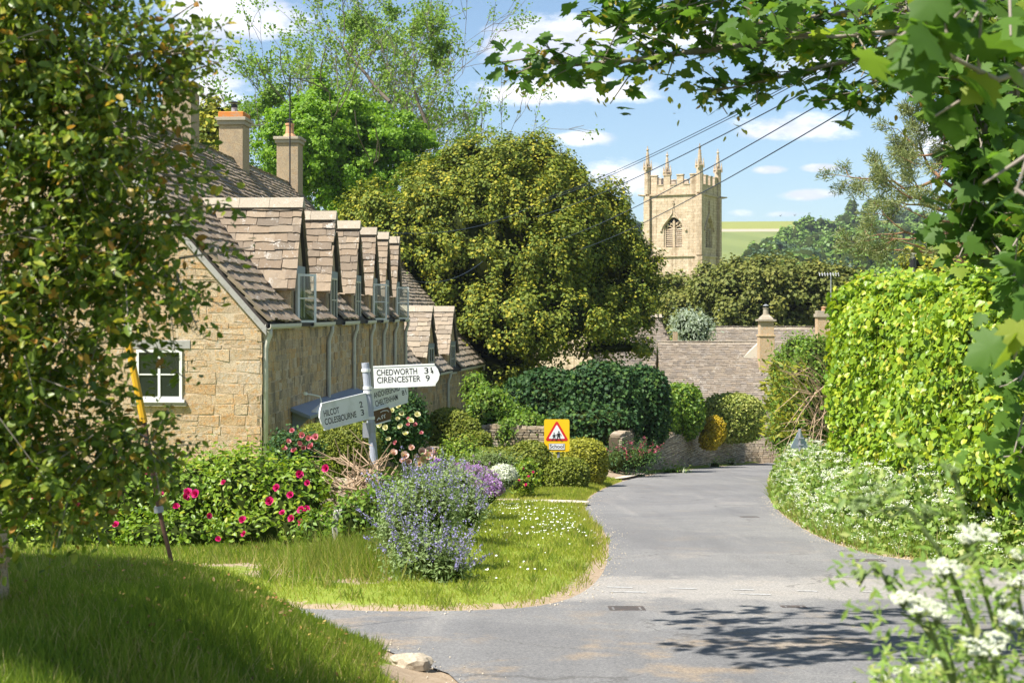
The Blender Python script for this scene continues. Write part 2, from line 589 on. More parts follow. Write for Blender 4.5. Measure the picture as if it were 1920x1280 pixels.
M_['silver'] = leafy('silver_leaf', [(0, g(.30, .36, .27)), (.5, g(.38, .43, .33)), (1, g(.22, .28, .18))], .3)
M_['needle'] = leafy('pine_needle', [(0, g(.16, .20, .06)), (.5, g(.26, .28, .10)), (1, g(.10, .14, .05))], .2)
M_['far'] = leafy('far_tree_leaf', [(0, g(.09, .165, .03)), (.4, g(.13, .22, .035)), (.7, g(.18, .28, .04)), (1, g(.14, .19, .045))], .2)
M_['far_dark'] = leafy('far_dark_tree_leaf', [(0, g(.045, .085, .04)), (.5, g(.06, .11, .045)), (1, g(.08, .13, .05))], .15)
M_['grass'] = leafy('grass_blade', [(0, g(.19, .27, .04)), (.35, g(.27, .34, .05)), (.6, g(.13, .21, .035)), (.82, g(.36, .38, .08)), (.91, g(.46, .40, .15)), (1, g(.50, .40, .22))], .35, .5, .3)
M_['lawn'] = leafy('lawn_blade', [(0, g(.34, .39, .06)), (.4, g(.42, .45, .075)), (.7, g(.26, .34, .055)), (.9, g(.50, .47, .13)), (1, g(.56, .48, .22))], .35, .5, .3)
M_['weed'] = leafy('verge_leaf', [(0, g(.15, .25, .04)), (.35, g(.22, .32, .06)), (.6, g(.11, .19, .04)), (.85, g(.30, .37, .09)), (1, g(.36, .38, .13))], .35)
M_['umbel'] = leafy('white_umbel', [(0, g(.50, .54, .38)), (.5, g(.64, .66, .54)), (1, g(.70, .71, .62))], .25, gain=1.0)
M_['catmint'] = leafy('catmint_flower', [(0, g(.27, .24, .50)), (.5, g(.36, .32, .58)), (1, g(.20, .18, .38))], .3, gain=1.0)
M_['aubretia'] = leafy('mauve_flower', [(0, g(.38, .20, .50)), (.5, g(.46, .30, .52)), (1, g(.30, .14, .44))], .3, gain=1.0)
M_['magenta'] = leafy('magenta_petal', [(0, g(.58, .01, .13)), (.5, g(.66, .02, .20)), (1, g(.48, .01, .10))], .25, gain=1.0)
M_['pink'] = leafy('pink_petal', [(0, g(.74, .46, .42)), (.5, g(.78, .58, .54)), (1, g(.66, .30, .27))], .35, gain=1.0)
M_['rosepink'] = leafy('rose_pink_petal', [(0, g(.62, .14, .20)), (1, g(.70, .28, .32))], .3, gain=1.0)
M_['palepetal'] = leafy('pale_yellow_petal', [(0, g(.74, .68, .35)), (1, g(.78, .74, .46))], .3, gain=1.0)
M_['allium'] = leafy('allium_floret', [(0, g(.30, .10, .46)), (.5, g(.40, .17, .56)), (1, g(.22, .06, .34))], .25, gain=1.0)
M_['daisy'] = leafy('daisy_petal', [(0, g(.75, .76, .68)), (1, g(.8, .8, .76))], .2, gain=1.0)
M_['redflower'] = leafy('red_valerian', [(0, g(.36, .04, .09)), (1, g(.32, .09, .12))], .25, gain=1.0)
M_['fallen'] = leafy('fallen_leaf', [(0, g(.22, .09, .03)), (.4, g(.30, .18, .06)), (.7, g(.40, .30, .08)), (1, g(.16, .08, .04))], .2)
M_['core'] = simple('painted_inner_shade', (.030, .042, .010), 1.0, spec=0.0)  # near-black colour for solid foliage cores, painted in place of the shade inside
M_['core_dark'] = simple('painted_deep_inner_shade', (.024, .030, .008), 1.0, spec=0.0)  # deeper version of the same painted inner shade
M_['stem'] = simple('green_stem', (.10, .14, .04), .7)


# ---------------------------------------------------------------- foliage helpers
def frames(nrm, tan=None):
    """(N,3,3) rotation matrices with columns x (across), y (along), z (normal)"""
    nrm = nrm / (np.linalg.norm(nrm, axis=1, keepdims=True) + 1e-9)
    if tan is None:
        tan = rng.normal(size=nrm.shape)
    tan = tan - (tan * nrm).sum(1, keepdims=True) * nrm
    tan = tan / (np.linalg.norm(tan, axis=1, keepdims=True) + 1e-9)
    x = np.cross(tan, nrm)
    return np.stack([x, tan, nrm], axis=2)


def scatter(tv, tf, pos, R, scale):
    tv = np.asarray(tv, float)
    tf = np.asarray(tf)
    n = len(pos)
    scale = np.asarray(scale, float)
    if scale.ndim == 1:
        scale = scale[:, None]
    loc = tv[None, :, :] * scale[:, None, :]
    v = np.einsum('nij,nkj->nki', R, loc) + pos[:, None, :]
    f = tf[None] + (np.arange(n) * len(tv))[:, None, None]
    return v.reshape(-1, 3), f.reshape(-1, tf.shape[1])


# leaf templates: base at origin, along +y, unit length
LEAF = (np.array([(0, 0, 0), (.27, .45, .06), (0, 1, -.03), (-.27, .45, .06)]), np.array([(0, 1, 2), (0, 2, 3)]))
NARROW = (np.array([(0, 0, 0), (.15, .5, .03), (0, 1, 0), (-.15, .5, .03)]), np.array([(0, 1, 2), (0, 2, 3)]))
CLUMP = (np.array([(0, 0, 0), (.42, .42, .10), (0, 1, -.05), (-.42, .5, .08)]), np.array([(0, 1, 2), (0, 2, 3)]))
SLIM = (np.array([(0, 0, 0), (.26, .32, .05), (.22, .72, .03), (0, 1, -.08), (-.22, .72, .03), (-.26, .32, .05)]), np.array([(0, 1, 2), (0, 2, 3), (0, 3, 4), (0, 4, 5)]))
OVAL = (np.array([(0, 0, 0), (.20, .18, .03), (.29, .5, .06), (.16, .82, .02), (0, 1, -.06), (-.16, .82, .02), (-.29, .5, .06), (-.20, .18, .03)]),
        np.array([(0, 1, 2), (0, 2, 3), (0, 3, 4), (0, 4, 5), (0, 5, 6), (0, 6, 7)]))
HEART = (np.array([(0, 0, 0), (.22, -.08, .04), (.44, .12, .09), (.46, .42, .10), (.30, .72, .05), (0, 1, -.08), (-.30, .72, .05), (-.46, .42, .10), (-.44, .12, .09), (-.22, -.08, .04)]),
         np.array([(0, i, i + 1) for i in range(1, 9)]))
_mp = [(0, 0), (.16, -.10), (.40, -.06), (.36, .06), (.62, .14), (.50, .24), (.66, .46), (.42, .46), (.30, .44), (.36, .66), (.22, .72), (.12, .88), (0, 1.02)]
_mp = _mp + [(-x, y) for x, y in _mp[-2:0:-1]]
MAPLE = (np.array([(0, .3, .03)] + [(x, y, .03 - .16 * abs(x) - .10 * max(0, y - .4)) for x, y in _mp]),
         np.array([(0, i, i + 1) for i in range(1, len(_mp))] + [(0, len(_mp), 1)]))
BLADE = (np.array([(-.5, 0, 0), (.5, 0, 0), (.34, .55, .10), (-.34, .55, .10), (0, 1, .34)]), np.array([(0, 1, 2), (0, 2, 3), (3, 2, 4)]))
TRI = (np.array([(-.5, 0, 0), (.5, 0, 0), (0, 1, .25)]), np.array([(0, 1, 2)]))
PETAL = (np.array([(0, 0, 0), (.34, .35, .10), (.30, .85, .38), (0, 1, .48), (-.30, .85, .38), (-.34, .35, .10)]), np.array([(0, 1, 2), (0, 2, 3), (0, 3, 4), (0, 4, 5)]))


def unit(n):
    d = rng.normal(size=(n, 3))
    return d / np.linalg.norm(d, axis=1, keepdims=True)


def px_size(pos, size):
    """size on the photograph of a thing of this size at pos; 0 outside the frame"""
    pos = np.asarray(pos)
    y = np.maximum(pos[:, 1], .3)
    s = size * F / y
    x = CX + pos[:, 0] / y * F
    z = HY - pos[:, 2] / y * F
    ok = (x > 0) & (x < 1920) & (z > 0) & (z < 1280) & (pos[:, 1] > .5)
    return np.where(ok, s, 0)


def leaves(name, tpl, pos, R, size, mat, parent, tint=None, singles=0, single_name='leaf', front=None):
    """one mesh of leaves; the `singles` largest in the picture become leaf objects of their own"""
    n = len(pos)
    size = np.broadcast_to(np.asarray(size, float), (n,)) if np.ndim(size) < 2 else np.asarray(size)
    tint = rng.random(n) if tint is None else tint
    s1 = size if size.ndim == 1 else size.max(1)
    keep = np.ones(n, bool)
    if singles:
        score = px_size(pos, s1)
        if front is not None:
            score = score * front
        idx = np.argsort(-score)[:singles]
        idx = idx[score[idx] > 0]
        tv, tf = tpl
        variants = []
        for k in range(4):
            j = tv.copy()
            j[:, 2] += (k - 1.5) * .05 * np.abs(j[:, 0]) * 2 + rng.normal(0, .012, len(j))
            variants.append(mesh_np(single_name, [(j, tf, 0)], [mat]))
        for q, i in enumerate(idx):
            Mx = np.eye(4)
            sc = np.full(3, size[i]) if size.ndim == 1 else size[i]
            Mx[:3, :3] = R[i] * sc[None, :]
            Mx[:3, 3] = pos[i]
            link(single_name, variants[q % 4], parent, Matrix(Mx.tolist()))
        keep[idx] = False
    v, f = scatter(tpl[0], tpl[1], pos[keep], R[keep], size[keep])
    o = link(name, mesh_np(name, [(v, f, 0)], [mat], np.repeat(tint[keep], len(tpl[0]))), parent)
    if singles:
        o['kind'] = 'stuff'
    return o


def in_ellipsoids(ells, n, shell=0.35, rag=0.0):
    """n points inside a union of ellipsoids (c, r), thinner towards the middle"""
    w = np.array([np.prod(r) ** (2 / 3.) for c, r in ells])
    k = rng.choice(len(ells), n, p=w / w.sum())
    C = np.array([c for c, r in ells])[k]
    Rr = np.array([np.broadcast_to(r, 3) for c, r in ells])[k]
    u = unit(n) * (rng.random(n)[:, None] ** shell) * (1 + rag * rng.normal(size=n))[:, None]
    return C + u * Rr, u, k


def clumped(ells, n_clump, per, cr, shell=0.3, flat=0.75, rag=0.0):
    """leaf positions gathered into clumps spread through the crown; returns pos, outward dirs"""
    cc, u, k = in_ellipsoids(ells, n_clump, shell, rag)
    s = cr * (.6 + .8 * rng.random(n_clump))
    d = unit(n_clump * per) * (rng.random(n_clump * per)[:, None] ** .45)
    d[:, 2] *= flat
    pos = np.repeat(cc, per, axis=0) + d * np.repeat(s, per)[:, None]
    out = d + .7 * np.repeat(u, per, axis=0)
    ct = np.repeat(rng.random(n_clump), per)
    return pos, out, ct


def segs_mesh(segs, sides=5):
    """tapered limbs: list of (p0, p1, r0, r1)"""
    p0 = np.array([s[0] for s in segs], float)
    p1 = np.array([s[1] for s in segs], float)
    r0 = np.array([s[2] for s in segs], float)
    r1 = np.array([s[3] for s in segs], float)
    R = frames(p1 - p0)
    a = np.arange(sides) * 2 * np.pi / sides
    ring = np.cos(a)[None, :, None] * R[:, None, :, 0] + np.sin(a)[None, :, None] * R[:, None, :, 1]
    ext = (p1 - p0) * .04
    v0 = p0[:, None] - ext[:, None] + ring * r0[:, None, None]
    v1 = p1[:, None] + ext[:, None] + ring * r1[:, None, None]
    v = np.concatenate([v0, v1], axis=1).reshape(-1, 3)
    k = np.arange(sides)
    k2 = (k + 1) % sides
    f1 = np.stack([k, k2, sides + k2, sides + k], axis=1)
    f = (f1[None] + (np.arange(len(segs)) * 2 * sides)[:, None, None]).reshape(-1, 4)
    return v, f


def grow(p, d, length, rad, level, out, tips, spread=.6, kids=4, up=.12, wob=.18, ratio=.66, steps=4, rmin=.006):
    """recursive limbs"""
    p = np.array(p, float)
    d = np.array(d, float)
    d /= np.linalg.norm(d)
    pts = [(p, d, rad)]
    for i in range(steps):
        d = d + rng.normal(0, wob, 3) + np.array([0, 0, up])
        d /= np.linalg.norm(d)
        q = p + d * length / steps
        r2 = max(rmin, rad * (1 - .55 * (i + 1) / steps))
        out.append((p, q, pts[-1][2], r2))
        p = q
        pts.append((p, d, r2))
    if level == 0:
        tips.append((p, d))
        tips.append((pts[-2][0], d))
        return
    for j in range(kids):
        i = rng.integers(max(1, steps // 2), steps + 1) if j else steps
        bp, bd, br = pts[i]
        perp = rng.normal(size=3)
        perp -= perp.dot(bd) * bd
        perp /= np.linalg.norm(perp)
        s = spread * (.6 + .8 * rng.random())
        nd = bd * math.cos(s) + perp * math.sin(s)
        grow(bp, nd, length * ratio * (.75 + .5 * rng.random()), max(rmin, br * .72), level - 1, out, tips, spread, kids, up, wob, ratio, steps, rmin)


def copy_thing(root, M, label=None, group=None):
    """a copy of a thing with copies of its parts and their sub-parts (mesh data shared)"""
    r = root.copy()
    COL.objects.link(r)
    r.matrix_basis = M
    WM[r.name] = M
    if label:
        r['label'] = label
    if group:
        r['group'] = group
    elif 'group' in r:
        del r['group']
    for ch in list(root.children):
        c = ch.copy()
        COL.objects.link(c)
        c.parent = r
        for gch in ch.children:
            d = gch.copy()
            COL.objects.link(d)
            d.parent = c
    return r
# ================================================================ GROUND, ROAD, HILL
def base_z(y):
    y = np.asarray(y, float)
    near = -1.55 - .086 * y
    y1 = 88.0
    z1 = -1.55 - .086 * y1
    t = np.clip((y - y1) / 40, 0, 1)
    mid = z1 - .086 * (np.minimum(y, y1 + 40) - y1) * (1 - t / 2)
    z = np.where(y < y1, near, mid)
    h = np.clip((y - 240) / 660, 0, 1)
    hill = 68.5 * (.55 * h + .45 * h * h)
    z = z + hill - np.clip((y - 900) / 700, 0, 1) * 20
    return z


def sdist(px, py, poly):
    """signed distance to a polygon, positive outside"""
    px = np.asarray(px, float)
    py = np.asarray(py, float)
    d = np.full(px.shape, 1e9)
    ins = np.zeros(px.shape, bool)
    n = len(poly)
    for i in range(n):
        ax, ay = poly[i]
        bx, by = poly[(i + 1) % n]
        ex, ey = bx - ax, by - ay
        L2 = ex * ex + ey * ey + 1e-12
        t = np.clip(((px - ax) * ex + (py - ay) * ey) / L2, 0, 1)
        d = np.minimum(d, np.hypot(px - ax - t * ex, py - ay - t * ey))
        c = (ay > py) != (by > py)
        with np.errstate(divide='ignore', invalid='ignore'):
            xi = ax + (py - ay) * ex / (ey if abs(ey) > 1e-12 else 1e-12)
        ins ^= c & (px < xi)
    return np.where(ins, -d, d)


def smooth_poly(pts, closed=True, it=2):
    for _ in range(it):
        q = []
        n = len(pts)
        for i in range(n):
            a, b = pts[i], pts[(i + 1) % n]
            q.append((a[0] * .75 + b[0] * .25, a[1] * .75 + b[1] * .25))
            q.append((a[0] * .25 + b[0] * .75, a[1] * .25 + b[1] * .75))
        pts = q
    return pts


ROAD = [(-1.2, -8), (-.9, 0), (-.4, 6), (-.23, 8.87), (-.72, 9.8), (-1.15, 10.75), (-1.9, 11.45), (-3.2, 11.95), (-6, 12.5), (-16, 13.6),
        (-16, 16.5), (-6, 14.6), (-3.2, 13.3), (-1.5, 12.45), (-.4, 12.45), (.38, 12.85), (.84, 14.45), (1.2, 17.5), (1.5, 22.2), (1.42, 26), (1.54, 30.4), (1.94, 35.6),
        (2.98, 43), (4.2, 50), (6.3, 58), (10.0, 69), (16, 82), (34, 98), (38, 92), (19, 78), (12.8, 69), (9.7, 54), (7.15, 39.8), (5.55, 30.4), (4.62, 22.2), (4.55, 18.7), (4.95, 17.3),
        (6.0, 16.2), (8.5, 15.3), (14, 14.8), (30, 14.4), (30, 8.4), (10, 7.8), (4.2, 7.2), (2.4, 6.3), (1.3, 5), (.85, 3), (.8, 0), (.9, -8)]
ROAD = smooth_poly(ROAD, it=2)
PATH = smooth_poly([(-.35, 31.4), (.55, 31.0), (1.6, 30.5), (1.75, 31.6), (.75, 32.2), (-.2, 32.7), (-.5, 32.2)], it=2)
DRIVE = smooth_poly([(3.0, 47.5), (2.6, 49), (3.0, 52.5), (4.4, 55.5), (5.2, 54), (4.3, 50.5), (3.7, 47.6)], it=2)
BANK = [(1.0, -12), (.0, 0), (-.6, 6), (-.5, 8.6), (-.88, 9.75), (-1.1, 10.75), (-1.85, 11.45), (-3.2, 11.85), (-6, 12.4), (-30, 13.5), (-30, -12)]


def ground_z(x, y, road=None):
    x = np.asarray(x, float)
    y = np.asarray(y, float)
    z = base_z(y)
    b = -sdist(x, y, BANK)
    t = np.clip(b / 1.5, 0, 1)
    z = z + np.where(b > 0, .56 * t * t * (3 - 2 * t), 0)
    sr = sdist(x, y, ROAD) if road is None else road
    t = np.clip(sr / .5, 0, 1)
    near = y < 130
    z = z + np.where(near, np.where(sr < 0, -.004 - .036 * np.clip(-sr / .25, 0, 1), -.004 + .075 * t * t * (3 - 2 * t)), 0)
    # gardens on the left stand a little above the lawn; low bumps everywhere off the road
    gl = np.clip((-1.9 - x - .02 * y) / 1.2, 0, 1) * np.clip((y - 18.5) / 2.5, 0, 1) * np.clip((90 - y) / 20, 0, 1)
    z = z + .35 * gl
    # the verge under the hedge on the right
    gr = np.clip((sr - .3) / 1.3, 0, 1) * (x > 3) * np.clip((60 - y) / 10, 0, 1) * np.clip((y - 14) / 2, 0, 1)
    z = z + .25 * gr
    bump = .025 * np.sin(x * 2.3 + 1.1 * np.sin(y * 1.7)) * np.sin(y * 1.9 + .7) + .012 * np.sin(x * 7.1 + y * 3) * np.sin(y * 6.3 - x * 2)
    z = z + np.where(near, bump * np.clip(sr, 0, 1), .6 * np.sin(x * .013 + y * .004) * np.clip((y - 240) / 200, 0, 1))
    return z


def gz(x, y):
    return float(ground_z(np.array([x]), np.array([y]))[0])


def build_ground():
    ys = np.concatenate([np.arange(-12, 2, 1.), np.arange(2, 14, .12), np.arange(14, 42, .3), np.arange(42, 130, 1.5), np.arange(130, 240, 10.), np.arange(240, 1000, 15.), np.arange(1000, 1601, 60.)])
    xs = np.concatenate([np.arange(-1200, -200, 50.), np.arange(-200, -30, 8.), np.arange(-30, -7, 1.), np.arange(-7, 7, .14), np.arange(7, 30, .8), np.arange(30, 200, 8.), np.arange(200, 1201, 50.)])
    X, Y = np.meshgrid(xs, ys)
    sr = sdist(X, Y, ROAD)
    Z = ground_z(X, Y, sr)
    sp = np.minimum(sdist(X, Y, PATH), sdist(X, Y, DRIVE))
    ny, nx = X.shape
    v = np.stack([X, Y, Z], -1).reshape(-1, 3)
    i = (np.arange(ny - 1)[:, None] * nx + np.arange(nx - 1)[None]).ravel()
    f = np.stack([i, i + 1, i + nx + 1, i + nx], 1)
    m, t = new_mat('ground_turf_and_soil')
    gpos = t.n('ShaderNodeNewGeometry').outputs['Position']
    e = t.n('ShaderNodeAttribute', attribute_name='edge').outputs['Fac']
    w = t.n('ShaderNodeAttribute', attribute_name='worn').outputs['Fac']
    sep = t.n('ShaderNodeSeparateXYZ')
    t.l(gpos, sep.inputs[0])
    n1 = t.noise(gpos, .9, 5, .6).outputs['Fac']
    n2 = t.noise(gpos, 9, 5, .65).outputs['Fac']
    n3 = t.noise(gpos, 60, 4, .7).outputs['Fac']
    turf = t.ramp(t.math('ADD', t.math('MULTIPLY', n2, .6), t.math('MULTIPLY', n3, .4)), [(.3, (.12, .16, .024)), (.5, (.19, .25, .034)), (.7, (.30, .30, .08))])
    soil = t.ramp(t.math('ADD', t.math('MULTIPLY', n2, .4), t.math('MULTIPLY', n3, .6)), [(.3, (.22, .16, .10)), (.5, (.34, .26, .18)), (.7, (.46, .37, .27))])
    worn = t.step(t.math('ADD', w, t.math('MULTIPLY', t.math('SUBTRACT', n2, .5), .9)), .40, .60)
    c = t.mix(worn, turf, soil)
    ef = t.step(t.math('ADD', e, t.math('MULTIPLY', t.math('SUBTRACT', n2, .5), .8)), .42, .62)
    c = t.mix(ef, c, soil)
    # far pasture: mown stripes, a pale track, a paler crop above it
    st = t.math('ADD', t.math('MULTIPLY', sep.outputs['X'], .16), t.math('MULTIPLY', sep.outputs['Y'], .05))
    st = t.math('SINE', t.math('ADD', st, t.math('MULTIPLY', t.noise(gpos, .01, 2).outputs['Fac'], 3.0)))
    past = t.mix(t.step(st, -.6, .8), (.125, .165, .05), (.155, .195, .06))
    past = t.mix(t.math('MULTIPLY', t.noise(gpos, .05, 5, .7).outputs['Fac'], .6), past, (.20, .21, .08))
    crop = t.mix(t.step(sep.outputs['Y'], 846, 850), past, (.21, .225, .06))
    trk = t.math('MULTIPLY', t.step(sep.outputs['Y'], 828, 832), t.step(sep.outputs['Y'], 850, 846))
    crop = t.mix(trk, crop, (.36, .30, .22))
    farf = t.step(sep.outputs['Y'], 150, 230)
    c = t.mix(farf, c, crop)
    p = t.n('ShaderNodeBsdfPrincipled')
    p.inputs['Roughness'].default_value = .95
    p.inputs['Specular IOR Level'].default_value = .1
    t.l(c, p.inputs['Base Color'])
    b = t.n('ShaderNodeBump')
    b.inputs['Strength'].default_value = .5
    b.inputs['Distance'].default_value = .03
    t.l(t.math('ADD', n2, n3), b.inputs['Height'])
    t.l(b.outputs[0], p.inputs['Normal'])
    finish(t, p)
    me = mesh_np('ground', [(v, f, 0)], [m], smooth=True)
    a = me.attributes.new('edge', 'FLOAT', 'POINT')
    ed = np.clip(1 - np.abs(sr) / .45, 0, 1)
    ed = np.maximum(ed, np.clip(1 - sp / .1, 0, 1) * 1.5)
    a.data.foreach_set('value', ed.ravel().astype(np.float32))
    a = me.attributes.new('worn', 'FLOAT', 'POINT')
    a.data.foreach_set('value', worn_at(X, Y).ravel().astype(np.float32))
    o = link('ground', me)
    o['kind'] = 'structure'


def worn_at(X, Y):
    """bare earth between the lane and the rose hedge, and where the verge is worn"""
    w = np.zeros(np.shape(X))
    for cx, cy, rx, ry, s in [(-2.3, 15.4, .75, .8, .75), (-1.55, 14.4, .45, .55, .8), (-3.2, 16.2, .8, .5, .6), (.75, 13.3, .5, .55, .6), (1.0, 15.5, .25, 1.6, .5),
                              (-.46, 8.9, .34, .75, 1.1), (-.72, 9.75, .2, .6, .7), (5.8, 16.8, 1.5, .5, .8), (9.5, 55, .8, 6, .7), (2.6, 41, .5, 2.5, .6), (7.6, 41, .5, 6, .6)]:
        w = np.maximum(w, s * np.clip(1.5 - np.hypot((X - cx) / rx, (Y - cy) / ry), 0, 1))
    return w


def sheet(name, poly, dz, mat, kind='structure'):
    """a thin surface laid on the road plane"""
    pts = []
    n = len(poly)
    for i in range(n):
        a, b = poly[i], poly[(i + 1) % n]
        k = max(1, int(math.hypot(b[0] - a[0], b[1] - a[1]) / 3))
        for j in range(k):
            pts.append((a[0] + (b[0] - a[0]) * j / k, a[1] + (b[1] - a[1]) * j / k))
    vs = [Vector((x, y, float(base_z(y)) + dz)) for x, y in pts]
    tri = geometry.tessellate_polygon([[Vector((v.x, v.y, 0)) for v in vs]])
    me = bpy.data.meshes.new(name)
    me.from_pydata([tuple(v) for v in vs], [], [tuple(q) for q in tri])
    bm = bmesh.new()
    bm.from_mesh(me)
    bmesh.ops.recalc_face_normals(bm, faces=bm.faces)
    for fc in bm.faces:
        if fc.normal.z < 0:
            fc.normal_flip()
    bm.to_mesh(me)
    bm.free()
    me.materials.append(mat)
    o = link(name, me)
    if kind:
        o['kind'] = kind
    return o


def road_material():
    m, t = new_mat('worn_asphalt')
    pos = t.n('ShaderNodeNewGeometry').outputs['Position']
    n0 = t.noise(pos, .35, 5, .6).outputs['Fac']
    n1 = t.noise(pos, 2.2, 6, .65).outputs['Fac']
    n2 = t.noise(pos, 45, 3, .7).outputs['Fac']
    n3 = t.noise(pos, 160, 2, .7).outputs['Fac']
    c = t.ramp(t.math('ADD', t.math('MULTIPLY', n0, .6), t.math('MULTIPLY', n1, .4)), [(.32, (.165, .165, .165)), (.5, (.205, .203, .20)), (.68, (.25, .245, .235))])
    # pale dust where gravel is swept aside, as a band across the junction and by the verges
    sep = t.n('ShaderNodeSeparateXYZ')
    t.l(pos, sep.inputs[0])
    band = t.math('MULTIPLY', t.step(sep.outputs['Y'], 12.6, 13.8), t.step(sep.outputs['Y'], 16.6, 14.6))
    wr = t.math('ADD', band, t.math('MULTIPLY', t.math('SUBTRACT', n1, .5), 1.6))
    c = t.mix(t.math('MULTIPLY', t.step(wr, .35, 1.0), .75), c, (.36, .34, .31))
    # darker patches of old repair, brown dirt, aggregate speckle
    v = t.n('ShaderNodeTexVoronoi')
    v.inputs['Scale'].default_value = .28
    t.l(t.vmath('ADD', pos, (3.3, 1.2, 0)).outputs[0], v.inputs['Vector'])
    vc = t.n('ShaderNodeSeparateColor')
    t.l(v.outputs['Color'], vc.inputs[0])
    c = t.mix(t.math('MULTIPLY', t.step(vc.outputs[0], .66, .68), .40), c, (.15, .15, .155))
    br = t.math('MULTIPLY', t.step(t.noise(pos, 1.1, 6, .7).outputs['Fac'], .52, .66), .75)
    near = t.step(sep.outputs['Y'], 13.5, 10.5)
    c = t.mix(t.math('MULTIPLY', br, t.math('ADD', t.math('MULTIPLY', near, .8), .2)), c, (.30, .235, .165))
    # wheel tracks and dribbles drawn out along the road
    tk = t.noise(t.vmath('MULTIPLY', pos, (1.5, .11, 1)).outputs[0], 1.0, 5, .6).outputs['Fac']
    c = t.mix(t.math('MULTIPLY', t.step(tk, .46, .62), .35), c, t.mix(1.0, c, (.72, .72, .73), 'MULTIPLY'))
    c = t.mix(t.math('MULTIPLY', t.step(tk, .42, .30), .30), c, (.33, .315, .29))
    # cracks
    vk = t.n('ShaderNodeTexVoronoi', feature='DISTANCE_TO_EDGE')
    vk.inputs['Scale'].default_value = .42
    wob = t.vmath('ADD', pos, None)
    t.l(t.vmath('MULTIPLY', t.noise(pos, 1.5, 4, .6).outputs['Color'], (1.2, 1.2, 0)).outputs[0], wob.inputs[1])
    t.l(wob.outputs[0], vk.inputs['Vector'])
    ck = t.math('MULTIPLY', t.step(vk.outputs['Distance'], .012, .004), t.step(n0, .48, .56))
    c = t.mix(t.math('MULTIPLY', ck, .55), c, (.09, .085, .08))
    sp = t.mix(t.step(n2, .35, .7), (.72, .72, .72), (1.22, 1.2, 1.18))
    c = t.mix(1.0, c, sp, 'MULTIPLY')
    sp = t.mix(t.step(n3, .38, .66), (.75, .75, .76), (1.2, 1.2, 1.18))
    c = t.mix(.8, c, t.mix(1.0, c, sp, 'MULTIPLY'))
    p = t.n('ShaderNodeBsdfPrincipled')
    p.inputs['Roughness'].default_value = .85
    p.inputs['Specular IOR Level'].default_value = .25
    t.l(c, p.inputs['Base Color'])
    b = t.n('ShaderNodeBump')
    b.inputs['Strength'].default_value = .35
    b.inputs['Distance'].default_value = .006
    t.l(t.math('ADD', n2, n3), b.inputs['Height'])
    t.l(b.outputs[0], p.inputs['Normal'])
    finish(t, p)
    return m


build_ground()
sheet('road', ROAD, .006, road_material())
M_['gravel'] = stone_mat('pale_gravel', [(0, (.52, .46, .37)), (1, (.56, .50, .40))], lich=.5, dark=.5, bump=.4, scale=3)
sheet('gravel_path', PATH, .085, M_['gravel'])
sheet('side_drive', DRIVE, .085, M_['gravel'])
# faded give-way dashes: chipped, so built as broken flakes
M_['paint'] = simple('worn_road_paint', (.42, .415, .40), .7, wear=1.0, wear_col=(.22, .215, .205), scale=26)
for k in range(9):
    x0 = .95 + k * .62
    y0 = 14.35 - .11 * k
    for r in (0, 1):
        if (r and k in (1, 3, 4, 6, 7)) or (not r and k in (5,)):
            continue
        w = .34 * (.5 + .6 * random.random())
        yy = y0 - r * .42 + random.uniform(-.02, .02)
        o = sheet('road_marking', [(x0, yy + .02), (x0 + w * .5, yy - .02), (x0 + w, yy - .05), (x0 + w * 1.04, yy + .03), (x0 + w * .6, yy + .06), (x0 + w * .3, yy + .05), (x0 + .03, yy + .09)], .0105, M_['paint'])


def drain(px, py, wid, dep, label, bars):
    d = 4134 / (py - 585 - 229.3)
    x = (px - CX) / F * d
    z = float(base_z(d)) - .011
    t = thing('drain_grate', label, 'drain cover', (x, d, z), 'drain covers set in the road')
    fr = MB()
    sl = -.086
    Mx = Matrix.Translation((x, d, z)) @ Matrix.Rotation(math.atan(sl), 4, 'X')
    fr.M = Mx
    for a, b in (((-wid / 2, -dep / 2, 0), (wid / 2, -dep / 2 + .03, .02)), ((-wid / 2, dep / 2 - .03, 0), (wid / 2, dep / 2, .02)),
                 ((-wid / 2, -dep / 2 + .031, 0), (-wid / 2 + .03, dep / 2 - .031, .02)), ((wid / 2 - .03, -dep / 2 + .031, 0), (wid / 2, dep / 2 - .031, .02))):
        fr.box(a, b)
    fr.build('frame', M_['iron'], t)
    pl = MB(Mx)
    pl.box((-wid / 2 + .031, -dep / 2 + .031, -.03), (wid / 2 - .031, dep / 2 - .031, .002))
    pl.build('sump', M_['dark'], t)
    for i in range(bars):
        bx = -wid / 2 + .05 + (wid - .1) * (i + .5) / bars
        MB(Mx).box((bx - .018, -dep / 2 + .032, .003), (bx + .018, dep / 2 - .032, .018)).build('bar', M_['iron'], t)


drain(1175, 1141, .32, .30, 'rusty gully grate with bars in front of the lawn corner', 6)
drain(1405, 969, .34, .30, 'rusty gully grate furthest along the road, before the bend', 6)
drain(1628, 1051, .38, .30, 'rusty gully grate at the right kerb below the cow parsley verge', 6)
drain(1488, 1138, .22, .16, 'small dark stopcock cover set in the middle of the junction', 3)
